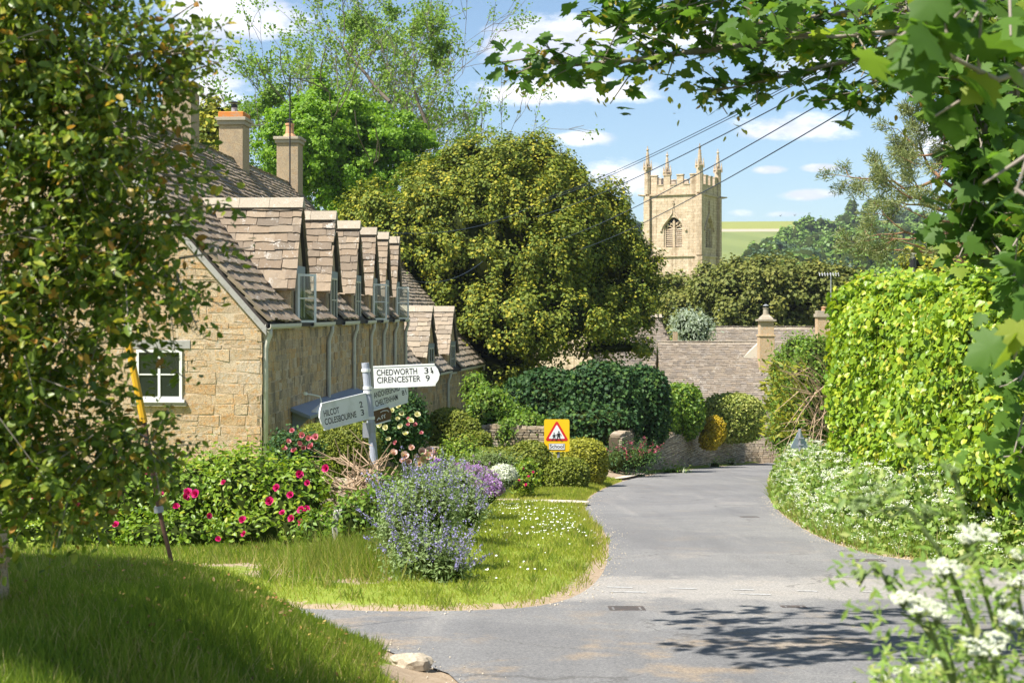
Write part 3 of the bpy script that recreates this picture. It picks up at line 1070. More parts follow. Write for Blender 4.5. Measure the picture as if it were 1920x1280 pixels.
# ================================================================ BUILDINGS
def chamfer_box(seed, dims=(.42, .12, .19), b=.004, j=.008):
    """unit box (centred) with worn, irregular edges"""
    r = np.random.default_rng(seed)
    bm = bmesh.new()
    bmesh.ops.create_cube(bm, size=1.0)
    for q in bm.verts:
        q.co = [c * d for c, d in zip(q.co, dims)]
    bmesh.ops.bevel(bm, geom=bm.edges[:], offset=b, segments=1, affect='EDGES')
    bmesh.ops.triangulate(bm, faces=bm.faces[:])
    v = np.array([q.co[:] for q in bm.verts])
    f = np.array([[q.index for q in fc.verts] for fc in bm.faces])
    bm.free()
    # corners wander together, then each vertex a little
    c = np.sign(v)
    o = {}
    for i, q in enumerate(map(tuple, c)):
        o.setdefault(q, r.normal(0, j * 1.6, 3) * np.array((1, .25, 1)))
        v[i] += o[q] + r.normal(0, j * .4, 3)
    return v / np.array(dims), f


def tile_box(seed):
    r = np.random.default_rng(seed)
    v = np.array([(x, y, z) for z in (-.5, .5) for y in (-.5, .5) for x in (-.5, 0, .5)], float)
    # lower edge (y=-.5) chipped
    v[:, 1] += np.where(v[:, 1] < 0, r.normal(0, .05, len(v)), 0)
    v[:, 0] += r.normal(0, .025, len(v))
    v[:, 2] += r.normal(0, .08, len(v))
    q = []

    def quad(a, b, c, d):
        q.append((a, b, c))
        q.append((a, c, d))
    # indices: z0: y0: 0,1,2  y1: 3,4,5 ; z1: 6,7,8 / 9,10,11
    quad(6, 7, 10, 9)
    quad(7, 8, 11, 10)
    quad(0, 3, 4, 1)
    quad(1, 4, 5, 2)
    quad(0, 1, 7, 6)
    quad(1, 2, 8, 7)
    quad(2, 5, 11, 8)
    quad(0, 6, 9, 3)
    return v, np.array(q)


STONE_T = [chamfer_box(100 + k) for k in range(6)]
TILE_T = [tile_box(200 + k) for k in range(6)]


class Pieces:
    """stones or tiles: the largest in the picture become objects, the rest one part of kind stuff"""
    def __init__(self, tpls, mat, name):
        self.t, self.mat, self.name = tpls, mat, name
        self.c, self.R, self.s, self.w, self.k, self.p = [], [], [], [], [], []

    def add(self, c, R, s, weight=1.0, parent=None):
        self.c.append(c)
        self.R.append(R)
        self.s.append(s)
        self.w.append(weight)
        self.k.append(random.randrange(len(self.t)))
        self.p.append(parent)

    def build(self, parent, limit=300, minpx=7.5, rest_name=None, rest_parent=None):
        c = np.array(self.c, float)
        R = np.array(self.R, float)
        s = np.array(self.s, float)
        k = np.array(self.k)
        score = px_size(c, s.max(1)) * np.array(self.w)
        idx = np.argsort(-score)[:limit]
        idx = idx[score[idx] > minpx]
        meshes = [mesh_np(self.name, [(v, f, 0)], [self.mat], flat=True) for v, f in self.t]
        for i in idx:
            Mx = np.eye(4)
            Mx[:3, :3] = R[i] * s[i][None, :]
            Mx[:3, 3] = c[i]
            link(self.name, meshes[k[i]], self.p[i] or parent, Matrix(Mx.tolist()))
        rest = np.setdiff1d(np.arange(len(c)), idx)
        if len(rest):
            bl = []
            for q in range(len(self.t)):
                rr = rest[k[rest] == q]
                if len(rr):
                    v, f = scatter(self.t[q][0], self.t[q][1], c[rr], R[rr], s[rr])
                    bl.append((v, f, 0))
            o = link(rest_name or (self.name + '_courses'), mesh_np(self.name, bl, [self.mat], flat=True), rest_parent or parent)
            o['kind'] = 'stuff'


def mat3(x, y, z):
    return np.array([x, y, z], float).T


def tile_slope(P, O, A, S, La, Ls, ok=None, e0=.26, e1=.15, wmin=.22, wmax=.42, th=.035, weight=1.0, parent=None, rag=.012):
    """lay tile courses on the slope at O with unit directions A (along) and S (up)"""
    O, A, S = np.array(O, float), np.array(A, float), np.array(S, float)
    N = np.cross(A, S)
    if N[2] < 0:
        N = -N
    s = 0.0
    while s < Ls:
        e = e0 + (e1 - e0) * s / Ls
        a = -random.random() * .3
        sag = random.uniform(-.012, .012)
        while a < La:
            w = random.uniform(wmin, wmax)
            w2 = min(a + w, La) - max(a, 0)
            m = max(a, 0) + w2 / 2
            if w2 > .06 and (ok is None or ok(m, s + e / 2)):
                ln = e * 1.55
                c = O + A * m + S * (s + ln / 2 + random.uniform(-rag, rag)) + N * (th * .5 + th * .55 + sag * .3 + random.uniform(-.006, .006))
                ti = -th * .95 / ln
                y = S * math.cos(ti) + N * math.sin(ti)
                z = N * math.cos(ti) - S * math.sin(ti)
                x = np.cross(y, z)
                P.add(c, mat3(x, y, z), (w2 - .012, ln, th * random.uniform(.8, 1.25)), weight, parent)
            a += w
        s += e


def stone_face(P, O, A, La, H, N, ok=None, hmin=.12, hmax=.24, wmin=.22, wmax=.6, proud=.05, joint=.011, weight=1.0, holes=(), rough=.008):
    """courses of stone on a vertical face: O lower corner, A along, N outward; holes are (a0, a1, z0, z1)"""
    O, A, N = np.array(O, float), np.array(A, float), np.array(N, float)
    U = np.array([0, 0, 1.0])
    z = 0.0
    brk = sorted([q for h in holes for q in h[2:]])
    while z < H - .03:
        h = random.uniform(hmin, hmax)
        h = min(h, H - z)
        for q in brk:
            if z + .02 < q < z + h + .05:
                h = q - z
                break
        spans = [(0.0, La)]
        for a0, a1, z0, z1 in holes:
            if z + h > z0 + .01 and z < z1 - .01:
                spans = [p for (s0, s1) in spans for p in ((s0, min(s1, a0)), (max(s0, a1), s1)) if p[1] - p[0] > .05]
        for s0, s1 in spans:
            a = s0
            while a < s1 - .02:
                w = random.uniform(wmin, wmax) * (1.15 if h > (hmin + hmax) / 2 else .85)
                if s1 - a - w < wmin * .5:
                    w = s1 - a
                m = a + w / 2
                if ok is None or ok(m, z + h / 2, w, h):
                    hs = [(0, .5), (.5, .5)] if h > .2 and random.random() < .22 else [(0, 1)]
                    for q0, qh in hs:
                        c = O + A * m + U * (z + h * (q0 + qh / 2)) + N * (proud * .65 + random.uniform(-rough, rough))
                        P.add(c, mat3(A, N, U), (w - joint, proud * 2, h * qh - joint), weight)
                a += w
        z += h


def frame_window(parent, M, w, h, mat, panes_x=2, panes_z=2, bar=.05, depth=.05, name='window', cill=True, glass='glass'):
    """window in local x (across), y (outward), z (up), origin at bottom centre; frame with its panes as children"""
    b = MB(M)
    x0, x1 = -w / 2, w / 2
    b.box((x0, 0, 0), (x0 + bar, depth, h)).box((x1 - bar, 0, 0), (x1, depth, h))
    b.box((x0 + bar, 0, 0), (x1 - bar, depth, bar)).box((x0 + bar, 0, h - bar), (x1 - bar, depth, h))
    for i in range(1, panes_x):
        xm = x0 + w * i / panes_x
        b.box((xm - bar * .45, .003, bar), (xm + bar * .45, depth - .004, h - bar))
    for j in range(1, panes_z):
        zm = h * j / panes_z
        for i in range(panes_x):
            xa = x0 + w * i / panes_x + bar * .5
            xb = x0 + w * (i + 1) / panes_x - bar * .5
            b.box((xa, .006, zm - bar * .25), (xb, depth - .008, zm + bar * .25))
    fr = b.build(name, mat, parent)
    for i in range(panes_x):
        for j in range(panes_z):
            xa, xb = x0 + w * i / panes_x, x0 + w * (i + 1) / panes_x
            za, zb = h * j / panes_z, h * (j + 1) / panes_z
            MB(M).box((xa + bar * .3, depth * .35, za + bar * .3), (xb - bar * .3, depth * .45, zb - bar * .3)).build('pane', M_[glass], fr)
    if cill:
        MB(M).box((x0 - .06, -.02, -.06), (x1 + .06, depth + .05, -.002)).build('sill', mat, fr)
    return fr


def chimney(parent, base, top_z, w, d, M3, mat, pots=1, brick=False, cowl=True, sub=None):
    """stack as a part, its cap and pots as sub-parts"""
    x, y, z = base
    Mx = Matrix.Translation((x, y, 0)) @ M3
    st = MB(Mx).box((-w / 2, -d / 2, z), (w / 2, d / 2, top_z - .32)).build('chimney', mat, parent, bevel=.012)
    P = Pieces(STONE_T, mat, 'stone')
    cap = MB(Mx)
    cap.box((-w / 2 - .05, -d / 2 - .05, top_z - .319), (w / 2 + .05, d / 2 + .05, top_z - .20))
    cap.box((-w / 2 - .10, -d / 2 - .10, top_z - .199), (w / 2 + .10, d / 2 + .10, top_z - .10))
    cap.build('chimney_cap', M_['ridge'], st, bevel=.01)
    if brick:
        MB(Mx).box((-w / 2 - .02, -d / 2 - .02, top_z - .099), (w / 2 + .02, d / 2 + .02, top_z + .07)).build('brick_course', M_['orange_lichen'], st, bevel=.02)
    for i in range(pots):
        px = (i - (pots - 1) / 2) * .36
        z0 = top_z - .10 + (.17 if brick else 0)
        q = MB(Mx)
        if brick:
            q.lathe([(.09, 0), (.09, .16), (.06, .17)], (px, 0, z0 + .001), 10)
            q.build('flue', M_['metal'], st)
        else:
            q.lathe([(.26, 0), (.20, .10), (.15, .14), (.13, .42), (.16, .44), (.16, .50), (.12, .5)], (px, 0, z0 + .001), 12)
            q.build('chimney_pot', M_['terracotta'], st, smooth=False)
        if cowl:
            zz = z0 + (.20 if brick else .52)
            c = MB(Mx)
            c.lathe([(.10, 0), (.10, .10)], (px, 0, zz - .04), 10).lathe([(.19, .0), (.05, .05)], (px, 0, zz + .10), 10)
            c.build('cowl', M_['black'], st)
    return st


def cottage(name, label, O, vp, length, depth, eave, ridge, foot, dormers, dz_eave, dz_ridge, dhw, tile_mat, opened=(), limit_t=300, limit_s=300, gable_window=None, e0=.27):
    """a stone row with a tiled roof; local u runs along the front, v points out to the road, w is up"""
    eu = Vector(((vp - CX) / F, 1, 0)).normalized()
    ev = Vector((eu.y, -eu.x, 0))
    O = Vector((O[0], O[1], 0))
    M = Matrix((tuple(eu) + (0,), tuple(ev) + (0,), (0, 0, 1, 0), (0, 0, 0, 1))).transposed()
    M.translation = O
    A, Vv, U = np.array(eu), np.array(ev), np.array((0, 0, 1.))

    def W(u, v, w):
        return np.array(O) + A * u + Vv * v + U * w
    root = thing(name, label, 'cottage', tuple(Vector(W(0, 0, foot))))
    run = depth / 2
    rise = ridge - eave
    sl = math.hypot(run, rise)
    S = (-Vv * run + U * rise) / sl
    S2 = (Vv * run + U * rise) / sl
    # body: gabled prism set 5 cm inside the stone faces
    e = .05
    wall = MB(M).prism([(.016, foot), (.016, eave - .05), (-run, ridge - .12), (-depth + e, eave - .05), (-depth + e, foot)], 'x', .008, length - .012).build('wall', M_['mortar'], root)
    # roof bed just under the tiles
    rb = MB(M)
    k = .06 / sl
    for sgn in (0, 1):
        if sgn == 0:
            pts = [(.14, eave - .14 * rise / run), (-run, ridge), (-run, ridge - .10), (.14, eave - .14 * rise / run - .10)]
        else:
            pts = [(-depth - .14, eave - .14 * rise / run), (-run - .001, ridge), (-run - .001, ridge - .10), (-depth - .14, eave - .14 * rise / run - .10)]
        rb.prism(pts, 'x', -.02, length + .02)
    roof = rb.build('roof', M_['roofbed'], root)
    tp = Pieces(TILE_T, tile_mat, 'tile')

    def vmain(w):
        return -(w - eave) * run / rise

    def ok_main(a, s):
        u = a - .08
        w = eave - .14 * rise / run + s * rise / sl
        for du in dormers:
            if w < dz_ridge - .1:
                hw = dhw if w < dz_eave else dhw * (dz_ridge - w) / (dz_ridge - dz_eave)
                if abs(u - du) < hw - .06:
                    return False
        return True
    tile_slope(tp, W(-.08, .14, eave - .14 * rise / run), A, S, length + .16, sl * 1.03, ok_main, e0, .15, .24, .44, .055, .62, None, .022)
    tile_slope(tp, W(-.08, -depth - .14, eave - .14 * rise / run), A, S2, length + .16, sl * 1.03, None, .3, .18, .4, .6, .034, 0)
    # ridge stones
    u = -.08
    while u < length:
        q = random.uniform(.42, .6)
        c = W(u + q / 2, -run, ridge + .075)
        rs = MB(Matrix.Translation(Vector(c)) @ M.to_3x3().to_4x4())
        rs.prism([(-.17, -.13), (0, .07), (.17, -.13), (.12, -.15), (-.12, -.15)], 'x', -q / 2 + .006, q / 2 - .006)
        rs.build('ridge_stone', M_['ridge'], roof)
        u += q
    # dormers
    for i, du in enumerate(dormers):
        b = MB(M)
        inset = .10
        b.prism([(du - dhw + inset, eave - .25), (du - dhw + inset, dz_eave - .06), (du, dz_ridge - .16), (du + dhw - inset, dz_eave - .06), (du + dhw - inset, eave - .25)], 'y', -1.3, -.01)
        # the gable's upper part carries back into the roof
        back = vmain(dz_ridge) - .3
        dor = b.build('dormer', M_['wallstone'], root)
        rbd = MB(M)
        for sg in (-1, 1):
            rbd.add([(du + sg * dhw, .06, dz_eave), (du, .06, dz_ridge), (du, back, dz_ridge), (du + sg * dhw, vmain(dz_eave) - .3, dz_eave),
                     (du + sg * dhw * .96, .06, dz_eave - .07), (du, .06, dz_ridge - .09), (du, back, dz_ridge - .09), (du + sg * dhw * .96, vmain(dz_eave) - .3, dz_eave - .07)],
                    [(0, 1, 2, 3), (4, 7, 6, 5), (0, 4, 5, 1), (0, 3, 7, 4), (1, 5, 6, 2), (3, 2, 6, 7)])
        rbd.build('dormer_underlay', M_['roofbed'], dor)
        ds = math.hypot(dhw, dz_ridge - dz_eave)
        Sl = (A * dhw + U * (dz_ridge - dz_eave)) / ds
        Sr = (-A * dhw + U * (dz_ridge - dz_eave)) / ds
        for sg, Sx in ((-1, Sl), (1, Sr)):
            Ob = W(du + sg * dhw * 1.08, .11, dz_eave - .08 * (dz_ridge - dz_eave))

            def okd(a, s):
                w = dz_eave + (s - .08 * ds) * (dz_ridge - dz_eave) / ds
                return .11 - a > vmain(w) - .22
            tile_slope(tp, Ob, -Vv, Sx, -back + .2, ds * 1.04, okd, .25, .17, .26, .52, .036, 1.25 if sg < 0 else .1, dor)
        v = .12
        while v > back + .2:
            q = random.uniform(.62, .95)
            rs = MB(M)
            rs.prism([(du - .17, dz_ridge - .10), (du - .03, dz_ridge + .13), (du + .03, dz_ridge + .13), (du + .17, dz_ridge - .10)], 'y', v - q + .008, v)
            rs.build('ridge_stone', M_['ridge'], dor)
            v -= q
        # window under the gable
        ww, wh = min(.86, dhw * 1.05), 1.12
        w0 = dz_eave - .88
        wm = M @ Matrix.Translation((du, .012, w0))
        MB(M).box((du - ww / 2 - .1, -.009, w0 + wh + .003), (du + ww / 2 + .1, .05, w0 + wh + .16)).build('lintel', M_['lead'], dor)
        fw = frame_window(root, wm, ww, wh, M_['cream'], 2, 2, .05, .05, 'window')
        if i in opened:
            # casement swung out on its near hinge
            cw = ww * .52
            ang = math.radians(opened[i])
            cm = M @ Matrix.Translation((du - ww / 2 + .02, .05, w0 + .03)) @ Matrix.Rotation(ang, 4, 'Z') @ Matrix.Translation((cw / 2, 0, 0))
            frame_window(root, cm, cw, wh - .05, M_['white'], 1, 2, .05, .035, 'open_casement', cill=False, glass='clear')
        # pale cheek leads at the foot of the dormer
        MB(M).box((du - dhw + .02, -.9, eave + .02), (du - dhw + inset - .004, -.02, dz_eave - .1)).build('cheek', M_['wallstone'], dor)
        MB(M).box((du + dhw - inset + .004, -.9, eave + .02), (du + dhw - .02, -.02, dz_eave - .1)).build('cheek', M_['wallstone'], dor)
    tp.build(roof, limit_t, 5, 'tile_courses', root)
    # walls
    sp = Pieces(STONE_T, M_['stone'], 'stone')
    gw = gable_window

    def ok_gable(m, z, w, h):
        v = -m
        zz = foot + z
        top = eave + (ridge - eave) * (1 - abs(v + run) / run)
        if zz + h / 2 > top - .10:
            return False
        return True
    holes = []
    if gw:
        gv, gz0, gwid, gh = gw
        holes = [(-gv - gwid / 2, -gv + gwid / 2, gz0 - foot - .09, gz0 - foot + gh + .01), (-gv - gwid / 2 - .16, -gv + gwid / 2 + .18, gz0 - foot + gh + .01, gz0 - foot + gh + .19)]
    stone_face(sp, W(.10, 0, foot), -Vv, depth, ridge - foot, -A, ok_gable, .08, .26, .18, .60, .06, .016, 1.0, holes, .004)
    sp.build(wall, limit_s, 9, 'stone_courses', root)
    sq = Pieces(STONE_T, M_['wallstone'], 'front_stone')

    def ok_front(m, z, w, h):
        for du in dormers:
            if abs(m - du) < .5 + w * .4 and foot + z > dz_eave - .95:
                return False
        return True
    stone_face(sq, W(0, -.05, foot), A, length, eave - foot - .06, Vv, ok_front, .14, .26, .25, .62, .045, weight=0)
    sq.build(wall, 0, 9, 'front_stone_courses', root)
    # gutters between the dormers, with swan-neck downpipes
    edges = [0] + [x for du in dormers for x in (du - dhw, du + dhw)] + [length]
    for a, b in zip(edges[0::2], edges[1::2]):
        if b - a < .25:
            continue
        ge = eave - .14 * rise / run - .02
        gq = MB(M)
        prof = [(.10, ge), (.10, ge - .06), (.13, ge - .10), (.19, ge - .10), (.22, ge - .06), (.22, ge), (.205, ge), (.205, ge - .055), (.185, ge - .085), (.135, ge - .085), (.115, ge - .055), (.115, ge)]
        gq.prism(prof, 'x', a - .05, b + .05)
        gut = gq.build('gutter', M_['cream'], root)
        up = a + .10 if a == 0 else b - .12
        dq = MB(M)
        dq.tube([(up, .16, ge - .09), (up, .16, ge - .22), (up, .11, ge - .34), (up, .075, ge - .48), (up, .075, ge - .7), (up, .075, foot + .05)], .056, 8)
        dq.build('downpipe', M_['cream'], root, smooth=True)
    return root, M, W


# ------------------------------------------------ the two cottage rows on the left
X0 = -4.95
dor1 = [3.7, 7.9, 11.7, 14.8, 17.4, 20.0]
cot1, CM, CW = cottage('stone_cottage', 'long honey stone cottage row with six dormers, gable end beside the rose hedge', (X0, 28.0), 1100, 22.0, 7.8, -.06, 4.35, -4.1,
                       dor1, .62, 2.42, .78, M_['tile'], {0: 62, 3: 66, 5: 70}, gable_window=(-2.02, -1.72, .92, .98))
gmat = CM @ Matrix.Translation((.010, -2.02, -1.72)) @ Matrix.Rotation(math.radians(90), 4, 'Z')
fw = frame_window(cot1, gmat, .92, .98, M_['white'], 2, 2, .055, .045, 'window')
MB(CM).box((-.012, -2.635, -.725), (.13, -1.40, -.555)).build('lintel', M_['timber'], cot1, bevel=.008)
MB(CM).box((-.06, -2.58, -1.86), (.10, -1.46, -1.785)).build('stone_sill', M_['ridge'], cot1, bevel=.008)
# bargeboards up the near gable
bb = MB(CM)
bb.prism([(.13, -.30), (-3.9, 4.24), (-3.9, 4.10), (.13, -.46)], 'x', -.075, -.035)
bb.build('bargeboard', M_['timber'], cot1)
I3 = CM.to_3x3().to_4x4()
I3.translation = (0, 0, 0)
for u, top, ww, dd, br, nm in ((8.0, 5.9, .8, .8, False, 0), (13.5, 5.75, .85, .75, True, 1), (21.3, 6.15, .85, .8, False, 2)):
    p = Vector(CW(u, -3.9, 3.6))
    chimney(cot1, (p.x, p.y, 3.6), top, ww * .94, dd * .94, I3, M_['chimney'], 1, br)
pa = Vector(CW(20.6, -3.75, 0))
aer = MB().tube([(pa.x, pa.y, 4.3), (pa.x, pa.y, 8.1)], .028, 6)
for i in range(7):
    z = 6.9 + i * .02
    aer.tube([(pa.x - .1 + i * .2, pa.y - .15, 8.0), (pa.x - .1 + i * .2, pa.y + .15, 8.0)], .008, 4)
aer.tube([(pa.x - .15, pa.y, 8.0), (pa.x + 1.2, pa.y, 8.0)], .012, 4)
tag(aer.build('television_aerial', M_['black']), 'thin black aerial mast beside the cottage row chimney pot', 'aerial')

cot2, CM2, CW2 = cottage('stone_cottage', 'lower stone cottage with two dormers, standing behind the arrow signpost', ((755 - 960) / F * 50.8, 50.8), 1400, 15.2, 7.6, -2.22, 2.15, -6.4,
                         [4.5, 8.6], -1.62, .12, .95, M_['tile_pale'], {}, e0=.3)

# lead porch canopy and swan-neck lamp on the front of the near row
cq = MB(CM)
cq.prism([(.03, -2.06), (.46, -2.24), (.46, -2.31), (.03, -2.14)], 'x', 2.7, 11.2)
for u0 in (2.9, 5.5, 8.2, 11.0):
    cq.prism([(.03, -2.15), (.40, -2.30), (.03, -2.62)], 'x', u0 - .03, u0 + .03)
cq.build('porch_canopy', M_['lead'], cot1)
lp = at(598, 752, 29.6)
lamp = thing('wall_lamp', 'white swan-neck lamp sticking out of the cottage front left of the signpost', 'lamp', tuple(lp))
wallx = lambda y: X0 + .0525 * (y - 28)
bx = Vector((lp.x, lp.y, lp.z))
tag_l = MB()
tag_l.tube([bx + Vector((-.28, 0, .16)), bx + Vector((-.1, 0, .13)), bx + Vector((.02, 0, .10)), bx + Vector((.05, 0, 0)), bx + Vector((.05, 0, -.12))], .014, 6)
tag_l.lathe([(.04, -.03), (.04, .03)], tuple(bx + Vector((-.28, 0, .16))), 8)
tag_l.build('bracket', M_['white'], lamp)
MB().lathe([(.05, .06), (.10, .02), (.20, -.06), (.21, -.09)], tuple(bx + Vector((.05, 0, -.13))), 14).build('lamp_shade', M_['white'], lamp)


# ------------------------------------------------ barns and houses by the bend
def tiled_house(name, label, x0, x1, y, run, eave, ridge, foot, mat, yaw=0, limit=0, hip=0, e0=.24, wmin=.22, wmax=.42, cat='house'):
    """roof whose ridge runs across the view; front slope faces the camera"""
    Mx = Matrix.Translation((x0, y, 0)) @ Matrix.Rotation(yaw, 4, 'Z')
    R3 = np.array(Mx.to_3x3())
    A, B, U = R3[:, 0], R3[:, 1], np.array((0, 0, 1.))
    La = x1 - x0
    root = thing(name, label, cat, (x0, y, foot))
    rise = ridge - eave
    sl = math.hypot(run, rise)
    MB(Mx).prism([(.1, foot), (.1, eave - .08), (run, ridge - .15), (2 * run - .1, eave - .08), (2 * run - .1, foot)], 'x', .08, La - .08 - hip * .9).build('wall', M_['stone'], root)
    rb = MB(Mx)
    if hip:
        h = hip
        rb.add([(-.05, -.1, eave - .08), (La + .05, -.1, eave - .08), (La + .05, 2 * run + .1, eave - .08), (-.05, 2 * run + .1, eave - .08), (-.05, run, ridge), (La - h, run, ridge)],
               [(0, 1, 5, 4), (1, 2, 5), (2, 3, 4, 5), (0, 4, 3), (0, 3, 2, 1)])
    else:
        rb.prism([(-.1, eave - .1 * rise / run), (run, ridge), (2 * run + .1, eave - .1 * rise / run), (2 * run, eave - .18), (run, ridge - .1), (0, eave - .18)], 'x', -.04, La + .04)
    roof = rb.build('roof', M_['roofbed'], root)
    P = Pieces(TILE_T, mat, 'tile')
    O = np.array(Mx.translation)
    S = (B * run + U * rise) / sl

    def okf(a, s):
        return (not hip) or a < La - hip * s / sl
    tile_slope(P, O + U * (eave - .1 * rise / run) - B * .1 - A * .06, A, S, La + .12, sl + .12, okf, e0, .13, wmin, wmax, .038, 1.0, None, .008)
    S2 = (-B * run + U * rise) / sl
    tile_slope(P, O + U * (eave - .1 * rise / run) + B * (2 * run + .1) - A * .06, A, S2, La + .12, sl + .12, okf, .3, .2, .5, .8, .03, 0)
    if hip:
        hs = math.hypot(hip, rise)
        Sh = (-A * hip + U * rise) / hs

        def okh(a, s):
            q = run * s / hs
            return q < a < 2 * run - q
        tile_slope(P, O + U * eave + A * La, B, Sh, 2 * run, hs, okh, e0, .14, wmin, wmax, .03, 1.0)
    P.build(roof, limit, 7, 'tile_courses', root)
    u = -.05
    while u < La - hip - .1:
        q = random.uniform(.4, .6)
        rs = MB(Mx)
        rs.prism([(run - .16, ridge - .08), (run, ridge + .12), (run + .16, ridge - .08)], 'x', u + .005, u + q - .005)
        rs.build('ridge_stone', M_['ridge'], roof)
        u += q
    return root, Mx


barn, BM = tiled_house('stone_barn', 'low stone barn with a broad lichened tile roof, in front of the bend', 8.2, 14.35, 77.5, 3.3, -4.95, -1.75, -8.6, M_['tile_barn'], yaw=math.radians(-2), limit=300, e0=.17, wmin=.18, wmax=.4, cat='barn')
# the end wall on the road side continues below the verge
MB(BM).box((6.0, -.05, -8.6), (6.55, 5.0, -5.3)).build('end_wall', M_['mortar_dark'], barn)
ew = Pieces(STONE_T, M_['drystone'], 'stone')
_o = BM @ Vector((6.0, -.05, -8.6))
_r = np.array(BM.to_3x3())
stone_face(ew, _o, _r[:, 0], .56, 3.3, -_r[:, 1], None, .09, .2, .16, .4, .05, .02)
stone_face(ew, BM @ Vector((6.55, -.05, -8.6)), _r[:, 1], 5.0, 3.3, _r[:, 0], None, .09, .2, .16, .4, .05, .02)
stone_face(ew, BM @ Vector((.1, .10, -8.6)), _r[:, 0], 5.9, 3.6, -_r[:, 1], None, .09, .2, .16, .4, .05, .02)
ew.build(barn, 0, 6, 'end_wall_stones')
MB(BM).box((6.20, -.19, -7.2), (6.36, -.13, -5.7)).build('slit_window', M_['dark'], barn)
# stack at the road end with moulded cap and pot
c0 = at(1436, 640, 79.3)
st = MB().box((c0.x - .42, c0.y - .4, -3.4), (c0.x + .42, c0.y + .4, -1.35)).build('chimney', M_['stone'], barn, bevel=.01)
MB().box((c0.x - .46, c0.y - .44, -1.349), (c0.x + .46, c0.y + .44, -1.25)).box((c0.x - .38, c0.y - .36, -1.249), (c0.x + .38, c0.y + .36, -.5)).build('stack_shaft', M_['stone'], st, bevel=.01)
MB().box((c0.x - .5, c0.y - .48, -.499), (c0.x + .5, c0.y + .48, -.40)).lathe([(.52, 0), (.40, .14), (.26, .22), (.22, .28)], (c0.x, c0.y, -.399), 4).build('chimney_cap', M_['ridge'], st)
MB().lathe([(.16, 0), (.14, .3), (.17, .32), (.17, .36)], (c0.x, c0.y, -.12), 10).build('chimney_pot', M_['ridge'], st)
MB().lathe([(.16, 0), (.16, .04), (.02, .1)], (c0.x, c0.y, .34), 10).lathe([(.02, -.12), (.02, .02)], (c0.x, c0.y, .34), 6).build('cowl', M_['metal'], st)
# little white gable beside the stack
gb = MB()
gx = c0.x
gb.prism([(gx - 1.2, -2.55), (gx - .1, -1.5), (gx + 1.25, -2.75)], 'y', c0.y + .42, c0.y + .8)
gb.build('white_gable', M_['cream'], barn)

barn2, B2 = tiled_house('stone_barn', 'taller stone barn with a hipped roof, half hidden behind the big yew', 5.6, 11.3, 86, 3.4, -5.0, -.25, -9.0, M_['tile_barn'], yaw=math.radians(4), limit=60, hip=1.9, e0=.24, cat='barn')
MB(B2).box((4.15, -.22, -9), (4.42, -.12, -1.2)).build('quoin_strip', M_['stone'], barn2)
house3, B3 = tiled_house('stone_house', 'far stone house whose long ridge shows above the broad barn roof', 12.6, 23.5, 97, 3.2, -5.0, -1.12, -9.5, M_['tile_barn'], yaw=0, limit=60, e0=.26, cat='house')
c1 = at(1547, 600, 99.5)
st = MB().box((c1.x - .62, c1.y - .4, -2.4), (c1.x + .5, c1.y + .4, -.35)).build('chimney', M_['stone'], house3, bevel=.01)
MB().box((c1.x - .7, c1.y - .48, -.349), (c1.x + .58, c1.y + .48, -.12)).box((c1.x - .62, c1.y - .4, -.119), (c1.x + .5, c1.y + .4, .10)).build('chimney_cap', M_['ridge'], st, bevel=.01)
MB().lathe([(.16, 0), (.14, .2), (.2, .22), (.04, .3)], (c1.x - .1, c1.y, .101), 8).build('chimney_pot', M_['terracotta'], st)
ap = at(1558, 580, 99)
an = MB().tube([(ap.x, ap.y, -.6), (ap.x, ap.y, 2.75)], .035, 6)
an.tube([(ap.x - .85, ap.y, 2.62), (ap.x + .55, ap.y, 2.66)], .02, 5)
for i in range(8):
    xx = ap.x - .8 + i * .19
    an.tube([(xx, ap.y - .1, 2.5), (xx, ap.y + .1, 2.76)], .012, 4)
tag(an.build('television_aerial', M_['metal']), 'grey television aerial rising beside the far house chimney', 'aerial')


